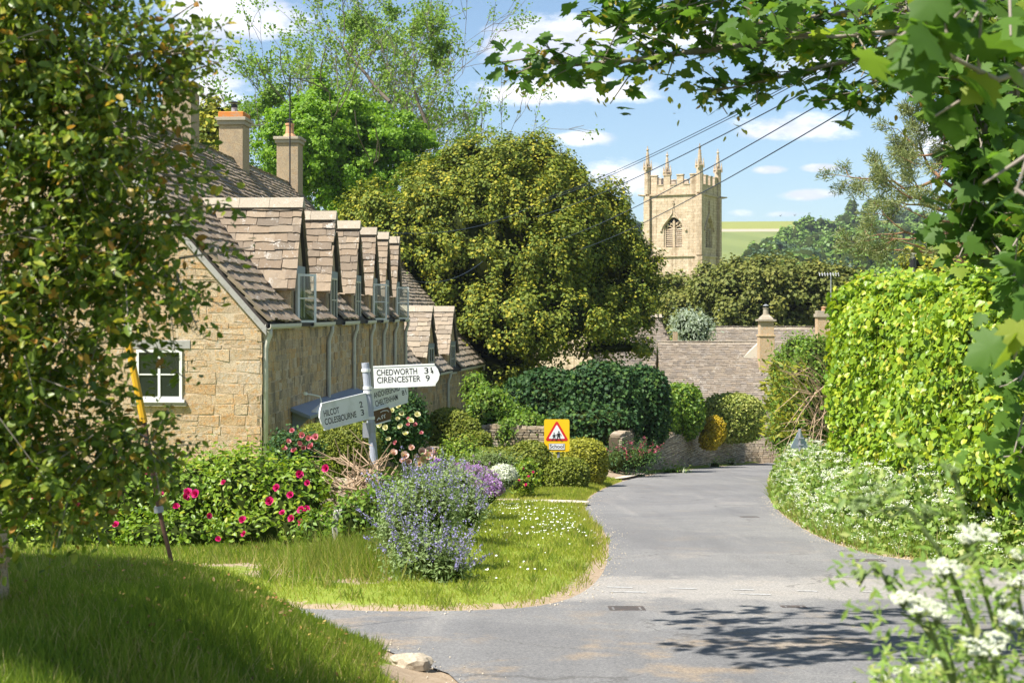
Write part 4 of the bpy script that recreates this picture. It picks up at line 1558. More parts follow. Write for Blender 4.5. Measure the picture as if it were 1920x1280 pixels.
# ------------------------------------------------ church tower
def tower():
    hw = 3.02
    th = math.radians(27)
    C = Vector((19.0, 155 + 3, 0))
    Mx = Matrix.Translation(C) @ Matrix.Rotation(-th, 4, 'Z')
    # local -y face looks camera-left (lit), local +x face looks right (shade)
    root = thing('church_tower', 'pale stone church tower with battlements and four pinnacles', 'church tower', (C.x, C.y, -11))
    MB(Mx).box((-hw, -hw, -12), (hw, hw, 6.05)).build('lower_stage', M_['church'], root)
    # upper stage with window openings left as recesses
    up = MB(Mx)
    ww = 1.12
    z0, zs, za = 7.1, 9.15, 10.35

    def arch(w, zs, za, n=7):
        pts = []
        for i in range(n + 1):
            t = i / n
            pts.append((w * (1 - t), zs + (za - zs) * math.sin(t * math.pi / 2) ** .9))
        return [(x, z) for x, z in pts] + [(-x, z) for x, z in pts[-2::-1]]
    ar = arch(ww, zs, za)

    def wallface(L, th0, th1):
        # slab with an arched hole, in local x/z, extruded along y
        h = hw - .001
        zb, zt = 6.18, 12.75
        for y in (th0, th1):
            pass
        hole = [(ww, z0)] + ar + [(-ww, z0)]
        outer = [(h, zb), (h, zt), (-h, zt), (-h, zb)]
        # left and right jambs, sill and spandrels as prisms
        b = MB(L)
        b.prism([(-h, zb), (-ww, zb), (-ww, zt), (-h, zt)], 'y', th0, th1)
        b.prism([(ww, zb), (h, zb), (h, zt), (ww, zt)], 'y', th0, th1)
        b.prism([(-ww, zb), (ww, zb), (ww, z0), (-ww, z0)], 'y', th0, th1)
        b.prism([(ww, zs), (ww, zt), (-ww, zt), (-ww, zs)] + [(x, z) for x, z in ar[::-1]][1:-1], 'y', th0, th1)
        return b
    for k, face in enumerate(range(4)):
        L = Mx @ Matrix.Rotation(math.radians(90 * face), 4, 'Z')
        if face in (0, 1):
            wallface(L, -hw, -hw + .45).build('belfry_wall', M_['church'], root)
            # dark back, louvres, mullion, tracery
            win = MB(L).prism([(-ww, z0)] + [(-x, z) for x, z in ar] + [(ww, z0)], 'y', -hw + .40, -hw + .44).build('belfry_window', M_['dark'], root)
            lou = MB(L)
            for sx in (-1, 1):
                for q in range(9):
                    zz = z0 + .12 + q * .22
                    lou.add([(sx * .14, -hw + .20, zz), (sx * .94, -hw + .20, zz), (sx * .94, -hw + .36, zz + .13), (sx * .14, -hw + .36, zz + .13),
                             (sx * .14, -hw + .20, zz + .05), (sx * .94, -hw + .20, zz + .05), (sx * .94, -hw + .36, zz + .18), (sx * .14, -hw + .36, zz + .18)],
                            [(0, 1, 2, 3), (4, 5, 6, 7), (0, 1, 5, 4), (2, 3, 7, 6)])
            lou.build('louvres', M_['church'], win)
            tr = MB(L)
            tr.box((-.13, -hw + .12, z0), (.13, -hw + .38, 9.9))
            tr.box((-ww + .001, -hw + .12, z0), (-.94, -hw + .38, zs + .2))
            tr.box((.94, -hw + .12, z0), (ww - .001, -hw + .38, zs + .2))
            for sx in (-.535, .535):
                for q in range(2):
                    tr.tube([(sx + .33 * math.cos(a), -hw + .24, 9.08 + q * .42 + .20 * math.sin(a) * (1 + .5 * (math.sin(a) > 0))) for a in np.linspace(0, math.pi, 8)], .06, 5)
            for q in range(5):
                a = -.7 + q * .35
                tr.lathe([(.10, -.12), (.14, 0), (.10, .12)], (a, -hw + .26, 9.35 + .3 * math.cos(a * 1.6)), 6)
            tr.box((-.06, -hw + .14, 9.4), (.06, -hw + .36, 10.05))
            tr.build('tracery', M_['church'], win)
            hm = MB(L)
            pts = [(ww + .30, zs - .15)] + [(x * 1.17, z + .08) for x, z in ar[:5]] + [(.16, za + .42), (.03, za + .95), (0, za + 1.15)]
            for sx in (-1, 1):
                hm.tube([(sx * x, -hw - .05, z) for x, z in pts], .085, 6)
                hm.box((sx * (ww + .32) - .12, -hw - .16, zs - .30), (sx * (ww + .32) + .12, -hw - .001, zs - .12))
            hm.tube([(0, -hw - .05, za + 1.1), (0, -hw - .05, za + 1.75)], .06, 6)
            hm.box((-.14, -hw - .12, za + 1.48), (.14, -hw - .004, za + 1.58)).box((-.06, -hw - .11, za + 1.7), (.06, -hw - .003, za + 1.85))
            hm.build('hood_mould', M_['church'], win)
        else:
            MB(L).box((-hw + .001, -hw, 6.18), (hw - .001, -hw + .45, 12.75)).build('belfry_wall', M_['church'], root)
        # diamond panel on the stage below
        if face == 1:
            MB(L).prism([(-.42, 4.6), (0, 3.3), (.42, 4.6), (0, 5.85)], 'y', -hw - .06, -hw + .02).build('diamond_panel', M_['wallstone'], root)
    s = MB(Mx)
    s.box((-hw - .16, -hw - .16, 6.051), (hw + .16, hw + .16, 6.179))
    s.box((-hw - .16, -hw - .16, 12.751), (hw + .16, hw + .16, 12.93))
    s.build('string_course', M_['church'], root)
    MB(Mx).box((-hw, -hw, 12.931), (hw, hw, 13.05)).build('roof', M_['lead'], root)
    # corner pilasters
    for sx in (-1, 1):
        for sy in (-1, 1):
            MB(Mx).box((sx * hw - .34, sy * hw - .34, 6.18), (sx * hw + .34, sy * hw + .34, 12.74)).build('corner_buttress', M_['church'], root)
            MB(Mx).box((sx * hw - .42, sy * hw - .42, -12), (sx * hw + .42, sy * hw + .42, 6.05)).build('corner_buttress', M_['church'], root)
            p = MB(Mx)
            p.lathe([(.36, 12.94), (.36, 15.75), (.46, 15.85), (.46, 15.95), (.28, 16.0), (.22, 16.5), (.15, 17.2), (.09, 17.75), (.17, 17.8), (.17, 17.88), (.06, 17.95), (.04, 18.25)], (sx * hw, sy * hw, 0), 8)
            for q in range(4):
                a = q * math.pi / 2
                x, y = sx * hw + .42 * math.cos(a), sy * hw + .42 * math.sin(a)
                p.lathe([(.14, 15.6), (.12, 15.95), (.01, 16.75)], (x, y, 0), 5)
            for q in range(5):
                z = 16.2 + q * .3
                r = .25 - q * .03
                p.box((sx * hw - r - .05, sy * hw - .04, z), (sx * hw + r + .05, sy * hw + .04, z + .08))
            p.build('pinnacle', M_['church'], root)
    # parapet and merlons on each side
    for face in range(4):
        L = Mx @ Matrix.Rotation(math.radians(90 * face), 4, 'Z')
        b = MB(L)
        h = hw - .36
        b.box((-h, -hw - .02, 12.931), (h, -hw + .28, 13.85))
        wd = 2 * h / 7
        for q in range(0, 7, 2):
            b.box((-h + q * wd + .001, -hw - .02, 13.8501), (-h + (q + 1) * wd - .001, -hw + .28, 14.9))
            b.box((-h + q * wd - .04, -hw - .08, 14.901), (-h + (q + 1) * wd + .04, -hw + .34, 15.02))
        for q in range(1, 7, 2):
            b.box((-h + q * wd + .03, -hw - .08, 13.851), (-h + (q + 1) * wd - .03, -hw + .34, 13.95))
        b.build('battlement', M_['church'], root)
    for sx, sy in ((-1, -1), (1, 1)):
        g_ = MB(Mx)
        d = Vector((sx, sy, 0)).normalized()
        p = Vector((sx * hw, sy * hw, 12.8))
        g_.tube([p + d * .3, p + d * .75, p + d * 1.15 + Vector((0, 0, .05))], [.16, .12, .07], 6)
        g_.build('gargoyle', M_['church'], root)
    # nave roof hidden mostly by the yews
    MB(Mx).prism([(-3.0, -2), (0, 2.4), (3.0, -2), (3.0, -12), (-3.0, -12)], 'x', -18, -hw - .4).build('nave', M_['church'], root)


tower()
# ================================================================ TREES
def foliage(name, label, cat, ells, n_clump, per, cr, size, tpl, mat, shell=.3, up=.4, flat=.75, loc=None, trunk=None, bark='bark', group=None, droop=0.0, core=None, core_scale=.7, singles=0, rag=.07, bumps=0, bump_r=(.2, .4), hollows=None):
    """a tree or shrub: limbs, an inner mass of twigs where the crown is too dense to see through, and the leaves"""
    c0 = np.mean([np.array(e[0]) for e in ells], axis=0)
    if loc is None:
        loc = (c0[0], c0[1], gz(c0[0], c0[1]))
    root = thing(name, label, cat, loc, group)
    base_ells = list(ells)
    if bumps:
        # boughs that push out of the rounded mass
        w = np.array([np.prod(r) ** (2 / 3.) for c, r in base_ells])
        for k in rng.choice(len(base_ells), bumps, p=w / w.sum()):
            c, r = base_ells[k]
            u = unit(1)[0]
            u[2] = abs(u[2]) * .9 - .15
            rr = min(r) * rng.uniform(*bump_r)
            ells = ells + [(c + u * r * .98, np.array((1.0, 1.0, 1.25)) * rr)]
    pos, out, ct = clumped(ells, n_clump, per, cr, shell, flat, rag)
    cid = np.repeat(np.arange(n_clump), per)
    if hollows:
        # gaps between the boughs
        nh, r0, r1 = hollows
        hc, hu, _ = in_ellipsoids(base_ells, nh, .06)
        keep = np.ones(len(pos), bool)
        for h_, r_ in zip(hc, r0 + (r1 - r0) * rng.random(nh)):
            dd = np.linalg.norm((pos - h_) * np.array((1, .8, 1.35)), axis=1)
            keep &= (dd > r_) | (rng.random(len(pos)) < .12)
        pos, out, cid = pos[keep], out[keep], cid[keep]
    n = len(pos)
    nrm = out + np.array([0, 0, up]) + .55 * rng.normal(size=out.shape)
    tan = out + .9 * rng.normal(size=out.shape) - np.array([0, 0, droop])
    R = frames(nrm, tan)
    sz = size * (.65 + .7 * rng.random(n))
    tint = np.clip(.55 * rng.random(n) + .45 * rng.random(n_clump)[cid], 0, .999)
    leaves('crown', tpl, pos, R, sz, mat, root, tint, singles)
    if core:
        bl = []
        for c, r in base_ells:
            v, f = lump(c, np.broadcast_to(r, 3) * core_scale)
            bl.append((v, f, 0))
        link('dark_core', mesh_np('dark_core', bl, [core], smooth=True), root)['kind'] = 'stuff'
    if trunk:
        v, f = segs_mesh(trunk, 6)
        link('trunk', mesh_np('trunk', [(v, f, 0)], [M_[bark]], smooth=True), root)
    return root


_ico = None


def lump(c, r, amp=.12, p=2.0):
    """a lumpy ellipsoid; p > 2 squares it off like a clipped bush"""
    global _ico
    if _ico is None:
        bm = bmesh.new()
        bmesh.ops.create_icosphere(bm, subdivisions=3, radius=1)
        _ico = (np.array([v.co[:] for v in bm.verts]), np.array([[q.index for q in f.verts] for f in bm.faces]))
        bm.free()
    v, f = _ico
    k = (np.abs(v) ** p).sum(1) ** (-1 / p)
    ph = rng.random(3) * 6
    w = 1 + amp * np.sin(v[:, 0] * 3.1 + ph[0]) * np.sin(v[:, 1] * 3.7 + ph[1]) * np.cos(v[:, 2] * 3.3 + ph[2])
    return np.array(c) + v * (k * w)[:, None] * np.array(r), f


def bush(name, label, cat, ells, n, size, tpl, mat, p=2.0, core=None, thick=.10, group=None, ragged=.12, amp=.12, up=.45, floor=None, inset=.86):
    """clipped or rounded bush: leaves on the skin of lumpy ellipsoids over a solid core coloured as inner shade"""
    c0 = ells[0][0]
    root = thing(name, label, cat, (c0[0], c0[1], gz(c0[0], c0[1])), group)
    area = np.array([(np.prod(np.broadcast_to(r, 3)) ** (2 / 3.)) for c, r in ells])
    bl, P, O = [], [], []
    for (c, r), a in zip(ells, area / area.sum()):
        k = int(n * a)
        v, f = lump(c, np.broadcast_to(r, 3), amp, p)
        r_ = np.broadcast_to(r, 3)
        bl.append((np.array(c) + (v - np.array(c)) * inset, f, 0))
        # sample the lump's own triangles
        t0, t1, t2 = v[f[:, 0]], v[f[:, 1]], v[f[:, 2]]
        ar = np.linalg.norm(np.cross(t1 - t0, t2 - t0), axis=1)
        j = rng.choice(len(f), k, p=ar / ar.sum())
        u1, u2 = rng.random(k), rng.random(k)
        sw = u1 + u2 > 1
        u1[sw], u2[sw] = 1 - u1[sw], 1 - u2[sw]
        q = t0[j] + (t1[j] - t0[j]) * u1[:, None] + (t2[j] - t0[j]) * u2[:, None]
        nr = (q - np.array(c)) / (r_ ** 2)
        nr /= np.linalg.norm(nr, axis=1, keepdims=True)
        q = q + nr * (rng.normal(0, ragged, k) * size * 2 - rng.random(k) * thick)[:, None]
        P.append(q)
        O.append(nr)
    P, O = np.concatenate(P), np.concatenate(O)
    if floor is not None:
        ok = P[:, 2] > floor
        P, O = P[ok], O[ok]
    # leave out leaves buried inside a neighbouring lump
    ok = np.ones(len(P), bool)
    for c, r in ells:
        e = (np.abs((P - np.array(c)) / (np.broadcast_to(r, 3) * .90)) ** p).sum(1)
        ok &= e > .85
    P, O = P[ok], O[ok]
    m = len(P)
    R = frames(O + .75 * rng.normal(size=O.shape) + np.array([0, 0, up]), O * .35 + rng.normal(size=O.shape))
    lo = 3 * np.sin(P[:, 0] * 2.1 + P[:, 2] * 1.7) * np.sin(P[:, 1] * 1.3)
    tint = np.clip(.8 * rng.random(m) + .1 + .06 * lo, 0, .999)
    leaves('foliage', tpl, P, R, size * (.65 + .7 * rng.random(m)), mat, root, tint)
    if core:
        link('dark_core', mesh_np('dark_core', bl, [core], smooth=True), root)['kind'] = 'stuff'
    return root


def pe(px, py, d, rx, rz, ry=None):
    """ellipsoid from its place in the photograph: centre pixel, distance, radii in pixels"""
    c = at(px, py, d)
    s = d / F
    return (np.array(c), np.array((rx * s, (ry if ry else rx) * s, rz * s)))


# ---- the big yew in the middle
yd = 70.
ells = [pe(935, 480, yd, 240, 205, 210), pe(765, 485, yd - 1, 130, 160), pe(1060, 480, yd, 125, 150), pe(955, 360, yd, 130, 100), pe(705, 415, yd, 62, 70),
        pe(1165, 570, yd - 1, 68, 70), pe(840, 350, yd + 1, 95, 55), pe(990, 600, yd - 3, 200, 75), pe(1150, 650, yd - 2, 85, 16), pe(1090, 400, yd, 62, 62), pe(1145, 445, yd, 42, 48), pe(1190, 495, yd, 44, 38), pe(1206, 545, yd, 42, 28), pe(1130, 610, yd - 1, 90, 38), pe(930, 640, yd - 2, 85, 50),
        pe(880, 300, yd, 50, 40), pe(930, 690, yd - 3, 90, 40), pe(830, 670, yd, 90, 60), pe(1010, 290, yd, 50, 40), pe(1060, 330, yd, 45, 40)]
tr = []
tips = []
b = at(960, 760, yd)
grow((b.x, b.y, -7.6), (0, 0, 1), 5.5, .6, 3, tr, tips, .7, 3, .03, .15, .75, 4, .03)
foliage('yew_tree', 'huge rounded olive-green yew tree, largest in the middle behind the cottages', 'tree', ells, 4300, 92, .44, .155, CLUMP, M_['yew'], .25, .75, 1.25,
        trunk=tr, core=M_['core_dark'], core_scale=.66, rag=.10, hollows=(150, .35, 1.0), bumps=70, bump_r=(.13, .30))
# ---- yews round the church
gy = 'dark yews round the churchyard'
for cx, cy, d, rx, rz, lab in ((1440, 560, 112, 135, 80, 'dark yew with a pointed top behind the barn chimney'), (1560, 575, 116, 100, 72, 'dark yew behind the television aerial of the far house'),
                               (1330, 592, 118, 95, 62, 'dark yew in front of the church tower foot'), (1262, 572, 122, 70, 52, 'yew at the left foot of the church tower'),
                               (1785, 530, 75, 75, 48, 'olive yew top showing over the lime hedge beyond the wooden pole'), (1655, 590, 112, 80, 60, 'low dark yew behind the left end of the lime hedge')):
    c, r = pe(cx, cy, d, rx, rz)
    ells = [(c, r)]
    for k in range(6):
        a = rng.random() * 6.28
        ells.append((c + np.array((math.cos(a) * r[0] * .6, math.sin(a) * r[1] * .5, (rng.random() - .2) * r[2] * .8)), r * (.35 + .25 * rng.random())))
    ells.append((c - np.array((0, 0, r[2] * .9)), r * np.array((1, 1, 1.1))))
    foliage('yew_tree', lab, 'tree', ells, 1100, 56, .62, .30, CLUMP, M_['yew_dark'] if cx < 1700 else M_['yew'], .22, .8, 1.1, group=gy, core=M_['core_dark'], core_scale=.66, bumps=24, bump_r=(.18, .4), hollows=(22, .5, 1.3),
            trunk=[((c[0], c[1], -9.6), (c[0], c[1], c[2]), .5, .3)])
# ---- bright green tree behind the cottage chimneys
ells = [pe(660, 300, 80, 150, 110), pe(600, 270, 80, 90, 90), pe(740, 290, 80, 90, 80), pe(640, 210, 81, 110, 55), pe(560, 340, 79, 60, 90), pe(690, 380, 79, 90, 50)]
tr, tips = [], []
grow((at(640, 0, 80).x, 80, -7), (0, 0, 1), 10, .35, 3, tr, tips, .6, 4, .05, .15, .66, 5, .03)
foliage('beech_tree', 'bright green leafy tree behind the cottage row chimneys', 'tree', ells, 1000, 80, .48, .20, CLUMP, M_['beech'], .45, .6, .55, trunk=tr, hollows=(50, .35, .9), rag=.14, bumps=26, bump_r=(.25, .5))
ells = [pe(405, 235, 70, 38, 50), pe(400, 290, 70, 45, 40)]
foliage('yew_tree', 'small olive evergreen between the two left chimneys of the cottage row', 'tree', ells, 150, 60, .4, .24, CLUMP, M_['yew'], .3, .6, .9, core=M_['core_dark'], trunk=[((at(405, 0, 70).x, 70, -6), (at(405, 0, 70).x, 70, 8.5), .25, .1)])


# ---- thin ash trees with their branches showing
def ash(label, px, d, topy, seed, half, leafn, lean=0.0, fork=.30):
    """half: crown half width in pixels; many fine limbs, leaves only at some tips"""
    global rng
    keep = rng
    rng = np.random.default_rng(seed)
    x = at(px, 0, d).x
    zt = at(px, topy, d).z
    root = thing('ash_tree', label, 'tree', (x, d, gz(x, d)), 'thin ash trees against the sky')
    segs, tips = [], []
    H = zt + 9
    W_ = half * d / F
    grow((x, d, -9), (lean, 0, 1), H * fork, .36, 0, segs, [], 0, 0, .02, .05, .6, 4, .22)
    top = np.array(segs[-1][1])
    nl = 9
    for k in range(nl):
        a = k * 2.4 + rng.random()
        rr = W_ * (.25 + .75 * (k + .5) / nl)
        tgt = np.array((x + lean * H * .5 + rr * math.cos(a), d + rr * .8 * math.sin(a), zt - H * .05 - (rr / W_) ** 2 * H * .30 - rng.random() * H * .08))
        st = np.array(segs[-1][1]) if k < 3 else np.array(segs[rng.integers(1, 4)][1])
        dv = tgt - st
        L = np.linalg.norm(dv)
        grow(st, dv / L + np.array((0, 0, -.12)), L * .52, .15, 4, segs, tips, .55, 3, .07, .15, .62, 4, .014)
    v, f = segs_mesh(segs, 4)
    link('trunk', mesh_np('trunk', [(v, f, 0)], [M_['bark']], smooth=True), root)
    T = np.array([t[0] for t in tips])
    sel = T[rng.random(len(T)) < leafn]
    per = 11
    pos = np.repeat(sel, per, 0) + rng.normal(0, .20, (len(sel) * per, 3))
    R = frames(rng.normal(size=pos.shape) + np.array((0, 0, .7)), rng.normal(size=pos.shape) - np.array((0, 0, .4)))
    leaves('crown', CLUMP, pos, R, .20 * (.6 + .8 * rng.random(len(pos))), M_['ash'], root, np.repeat(rng.random(len(sel)), per) * .6 + .4 * rng.random(len(pos)))
    rng = keep
    return root


ash('tall thin-leaved ash tree right of centre against the sky, dark limbs showing', 780, 92, -40, 5, 165, .55)
ash('tall thin-leaved ash tree standing above the bright green tree', 640, 96, -70, 8, 150, .7, -.02)
ash('lower thin ash tree left of the others, above the chimney with the orange bricks', 500, 88, 75, 12, 100, .75, -.03)
ash('thin ash tree standing between the two tallest ash trees, further back', 705, 104, -60, 21, 150, .7)


# ---- pine on the right
def pine():
    root_x = at(1800, 0, 52).x
    root = thing('pine_tree', 'tall pine with orange bark and grey-green tufts behind the lime hedge', 'tree', (root_x, 52, gz(root_x, 52)))
    segs = [((root_x + .3, 52, -6), (root_x, 52, 2), .42, .34), ((root_x, 52, 2), (root_x - .05, 52, 8), .34, .2), ((root_x - .05, 52, 8), (root_x, 52, 13), .2, .06)]
    tips = []
    for k in range(62):
        z = 1.9 + 11.0 * (k / 62)
        a = k * 2.4
        L = (2.7 - .11 * z) * (.6 + .6 * rng.random())
        dv = np.array((math.cos(a), math.sin(a), -.05 + .03 * z))
        grow((root_x, 52, z), dv, L, .09, 2, segs, tips, .55, 3, .03, .16, .55, 3, .012)
    v, f = segs_mesh(segs, 5)
    link('trunk', mesh_np('trunk', [(v, f, 0)], [M_['bark_pine']], smooth=True), root)
    T = np.array([t[0] for t in tips])
    D = np.array([t[1] for t in tips])
    per = 62
    u = unit(len(T) * per) + np.repeat(D, per, 0) * .7 + np.array((0, 0, .35))
    pos = np.repeat(T, per, 0) + unit(len(T) * per) * .20
    R = frames(rng.normal(size=u.shape), u)
    leaves('crown', NARROW, pos, R, np.stack([np.full(len(pos), .12), .25 * (.7 + .6 * rng.random(len(pos))), np.full(len(pos), .2)], 1), M_['needle'], root)


pine()

# ---- far wood on the hill: a few crowns, copied
protos = []
hillw = [(c, r) for c, r in ()]


def crown_parts(tall, n_clump, per, cr, size):
    """one far crown at unit scale: leaves and core, laid out round the origin"""
    ells = [(np.array((0, 0, 4.6 * tall)), np.array((4.0, 4.0, 4.0 * tall)))]
    for k in range(8):
        a = k * .8 + rng.random()
        ells.append((np.array((2.7 * math.cos(a), 2.7 * math.sin(a), (2.2 + 5.0 * rng.random()) * tall)), np.full(3, 1.7 + .9 * rng.random())))
    pos, out, ct = clumped(ells, n_clump, per, cr, .22, .85)
    R = frames(out + np.array((0, 0, .6)) + .5 * rng.normal(size=out.shape))
    v, f = scatter(CLUMP[0], CLUMP[1], pos, R, size * (.6 + .8 * rng.random(len(pos))))
    tint = np.repeat(.5 * np.repeat(rng.random(n_clump), per) + .5 * rng.random(len(pos)), 4)
    core = [lump(c, r * .84) for c, r in ells]
    return v, f, tint, core


protos = [crown_parts(t, 110, 16, 1.0, 1.0) for t in (1.0, .9, 1.1, 1.3)]
wood = {'far': [], 'far_dark': []}
wt = {'far': [], 'far_dark': []}
cores = []
for d in np.arange(470, 830, 26):
    for px in np.arange(1380, 2000, 26):
        xx = px + rng.uniform(-12, 12)
        dd = d + rng.uniform(-11, 11)
        h = (dd - 470) / 330
        left = 1395 + 85 * h + (75 * (h - .5) if h > .5 else 0)
        x = at(xx, 0, dd).x
        z = gz(x, dd)
        yy = HY - z / dd * F
        if xx < left or yy < 440 + max(0, (1560 - xx) * .28):
            continue
        mi = 'far' if rng.random() < .78 else 'far_dark'
        v, f, ti, co = protos[rng.integers(4)]
        s_ = (.85 + .75 * rng.random())
        a = rng.random() * 6.28
        Rz = np.array([(math.cos(a), -math.sin(a), 0), (math.sin(a), math.cos(a), 0), (0, 0, 1)])
        off = np.array((x, dd, z - .8))
        wood[mi].append(((v * s_) @ Rz.T + off, f, 0))
        wt[mi].append(np.clip(ti * .55 + rng.random() * .45, 0, .999))
        for cv, cf in co:
            cores.append(((cv * s_) @ Rz.T + off, cf, 1))
for mi, nm in (('far', 'woodland'), ('far_dark', 'dark_woodland')):
    bl = wood[mi] + (cores if mi == 'far' else [])
    ti = wt[mi] + ([np.zeros(len(q[0])) for q in cores] if mi == 'far' else [])
    link(nm, mesh_np(nm, bl, [M_[mi], M_['core']], np.concatenate(ti)))['kind'] = 'stuff'


def hill_tree(px, d, s, tall, mi, label, group=None):
    x = at(px, 0, d).x
    z = gz(x, d) - .5
    root = thing('hillside_tree', label, 'tree', (x, d, z), group)
    v, f, ti, co = crown_parts(tall, 170, 20, .8, .8)
    off = np.array((x, d, z))
    link('crown', mesh_np('crown', [(v * s + off, f, 0)], [M_[mi]], ti), root)
    link('dark_core', mesh_np('dark_core', [(cv * s + off, cf, 0) for cv, cf in co], [M_['core']], smooth=True), root)['kind'] = 'stuff'
    q, k = segs_mesh([(off, off + np.array((0, 0, 4 * s)), .35 * s, .25 * s)], 6)
    link('trunk', mesh_np('trunk', [(q, k, 0)], [M_['bark']]), root)


gp = 'trees on the hilltop'
for px, d, s, tall, mi, lab, gq in ((1596, 880, .95, 2.0, 'far', 'slim tall tree on the hilltop, left of a pair', gp), (1632, 884, .95, 2.0, 'far', 'slim tall tree on the hilltop, right of a pair', gp),
                               (1630, 862, 1.25, 1.0, 'far_dark', 'round dark tree on the hilltop in front of the slim pair', gp), (1672, 880, 1.3, 1.3, 'far', 'broad green tree on the hilltop right of the slim pair', gp),
                               (1700, 870, 1.15, 1.1, 'far_dark', 'dark low tree on the hilltop nearest the pine', gp), (1588, 866, .7, 1.0, 'far', 'small bush-like tree at the left end of the hilltop clump', gp),
                               (1430, 600, .62, 1.7, 'far_dark', 'lone dark pointed tree standing in the green pasture', None), (1416, 570, .55, 1.0, 'far_dark', 'small dark tree at the foot of the lone pointed tree', None),
                               (1398, 540, .7, 1.0, 'far', 'small bright tree at the pasture edge beside the church tower', None), (1374, 520, .5, 1.0, 'far_dark', 'lowest dark bush at the right side of the church tower', None),
                               (1566, 600, 1.35, 1.0, 'far', 'large bright round tree at the left front of the wood', None), (1508, 690, 1.2, 1.1, 'far_dark', 'dark round tree at the upper left corner of the wood', None),
                               (1190, 800, 1.0, 1.0, 'far_dark', 'dark tree top just visible left of the church tower', None)):
    hill_tree(px, d, s, tall, mi, lab, gq)


# ================================================================ HEDGES AND SHRUBS OF THE MIDDLE GROUND
gl = 'clipped hedges along the lane'
bush('topiary_hedge', 'clipped sloping topiary hedge beside the lower cottage, half in shade', 'hedge',
     [pe(842, 808, 44, 38, 42, 40), pe(868, 818, 43.8, 34, 36, 40), pe(895, 832, 43.4, 26, 24, 40)], 18000, .075, CLUMP, M_['box'], 3.2, M_['core'], .05, gl, .10, .05)
bush('low_hedge', 'low flat-topped box hedge running to the round bushes', 'hedge', [pe(900, 862, 41, 55, 22, 30), pe(955, 858, 40.5, 50, 19, 30)], 9000, .07, CLUMP, M_['box'], 3.5, M_['core'], .05, gl, .10, .05)
bush('round_box_bush', 'round clipped box bush left of the school sign', 'bush', [pe(991, 873, 39.5, 43, 44, 44), pe(968, 874, 39.8, 30, 32, 30)], 15000, .072, CLUMP, M_['box'], 2.6, M_['core'], .06, gl, .14, .06)
bush('round_box_bush', 'low rounded box bush directly under the school sign', 'bush', [pe(1064, 892, 38.7, 40, 33, 36)], 11000, .072, CLUMP, M_['box'], 2.6, M_['core'], .06, gl, .14, .06)
bush('round_box_bush', 'tall smooth yellow-green box bush right of the school sign', 'bush', [pe(1098, 868, 42.5, 40, 45, 50), pe(1068, 868, 43, 30, 45, 40)], 15000, .07, CLUMP, M_['boxyellow'], 2.8, M_['core'], .04, gl, .08, .04)
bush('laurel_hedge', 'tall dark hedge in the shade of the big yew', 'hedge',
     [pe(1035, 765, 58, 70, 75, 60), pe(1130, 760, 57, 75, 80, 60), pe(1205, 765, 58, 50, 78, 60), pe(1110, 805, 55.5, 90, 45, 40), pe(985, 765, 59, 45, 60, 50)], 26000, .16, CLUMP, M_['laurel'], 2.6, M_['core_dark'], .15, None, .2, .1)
bush('laurel_hedge', 'dark green rounded hedge above the dry stone wall, left of the golden bush', 'hedge', [pe(1270, 772, 66, 47, 52, 50), pe(1240, 775, 64, 30, 45, 40)], 12000, .15, CLUMP, M_['shrub'], 2.5, M_['core_dark'], .12, None, .2, .08)
bush('variegated_bush', 'broad clipped yellow-flecked bush at the end of the stone wall', 'bush', [pe(1374, 783, 72, 56, 44, 44)], 12000, .13, CLUMP, M_['varieg'], 3.0, M_['core'], .1, None, .16, .06)
bush('golden_bush', 'small golden-yellow bush spilling over the dry stone wall', 'bush', [pe(1338, 808, 66.5, 22, 27, 24), pe(1330, 826, 66, 18, 16, 20)], 6500, .10, CLUMP, M_['gold'], 2.2, M_['core'], .05, None, .12, .06)
bush('shrub', 'leafy green shrub at the far corner of the lower cottage', 'shrub', [pe(922, 775, 51, 42, 46, 40), pe(950, 790, 51, 40, 34, 36), pe(890, 735, 53, 20, 34, 30), pe(985, 800, 50, 35, 26, 30)], 11000, .15, LEAF, M_['shrub'], 2.0, M_['core'], .25, None, .5, .15)
bush('yew_ball', 'bright green conifer ball behind the signpost arms', 'bush', [pe(652, 842, 25.5, 62, 55, 50), pe(600, 845, 26.2, 48, 52, 40)], 17000, .065, NARROW, M_['box'], 2.4, M_['core'], .06, None, .15, .06)
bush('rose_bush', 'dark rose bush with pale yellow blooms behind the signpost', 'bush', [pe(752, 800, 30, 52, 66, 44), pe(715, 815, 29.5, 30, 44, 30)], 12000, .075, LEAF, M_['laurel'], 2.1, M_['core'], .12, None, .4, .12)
bush('silver_pear', 'pale silvery pear tree showing between the barn roofs', 'tree', [pe(1300, 622, 92, 34, 32, 30), pe(1285, 605, 92, 18, 16, 20)], 4200, .28, NARROW, M_['silver'], 2.0, M_['core'], .3, None, .7, .2)
# loose conifer and climbers with bare stems beyond the lime hedge
bush('climbing_shrub', 'tangled climber with yellow sprays and bare stems at the end of the lime hedge', 'shrub',
     [pe(1510, 760, 50, 58, 85, 60), pe(1472, 730, 52, 28, 84, 40), pe(1535, 690, 48, 50, 60, 50), pe(1500, 660, 51, 34, 32, 30), pe(1470, 800, 51, 30, 50, 40)], 24000, .125, LEAF, M_['shrub'], 2.0, M_['core'], .3, None, .7, .2)
tw = MB()
for k in range(46):
    a = Vector(at(1560 + rng.uniform(-30, 20), 840 - rng.uniform(0, 150), 47))
    bq = Vector(at(1450 + rng.uniform(0, 90), 640 + rng.uniform(0, 220), 46.2 + rng.uniform(-.6, .6)))
    mid = (a + bq) / 2 + Vector((0, 0, rng.uniform(0, .5)))
    tw.tube([a, mid, bq], [.022, .015, .006], 4, cap=False)
o = tw.build('bare_stem', M_['twig'], bpy.data.objects['climbing_shrub'])
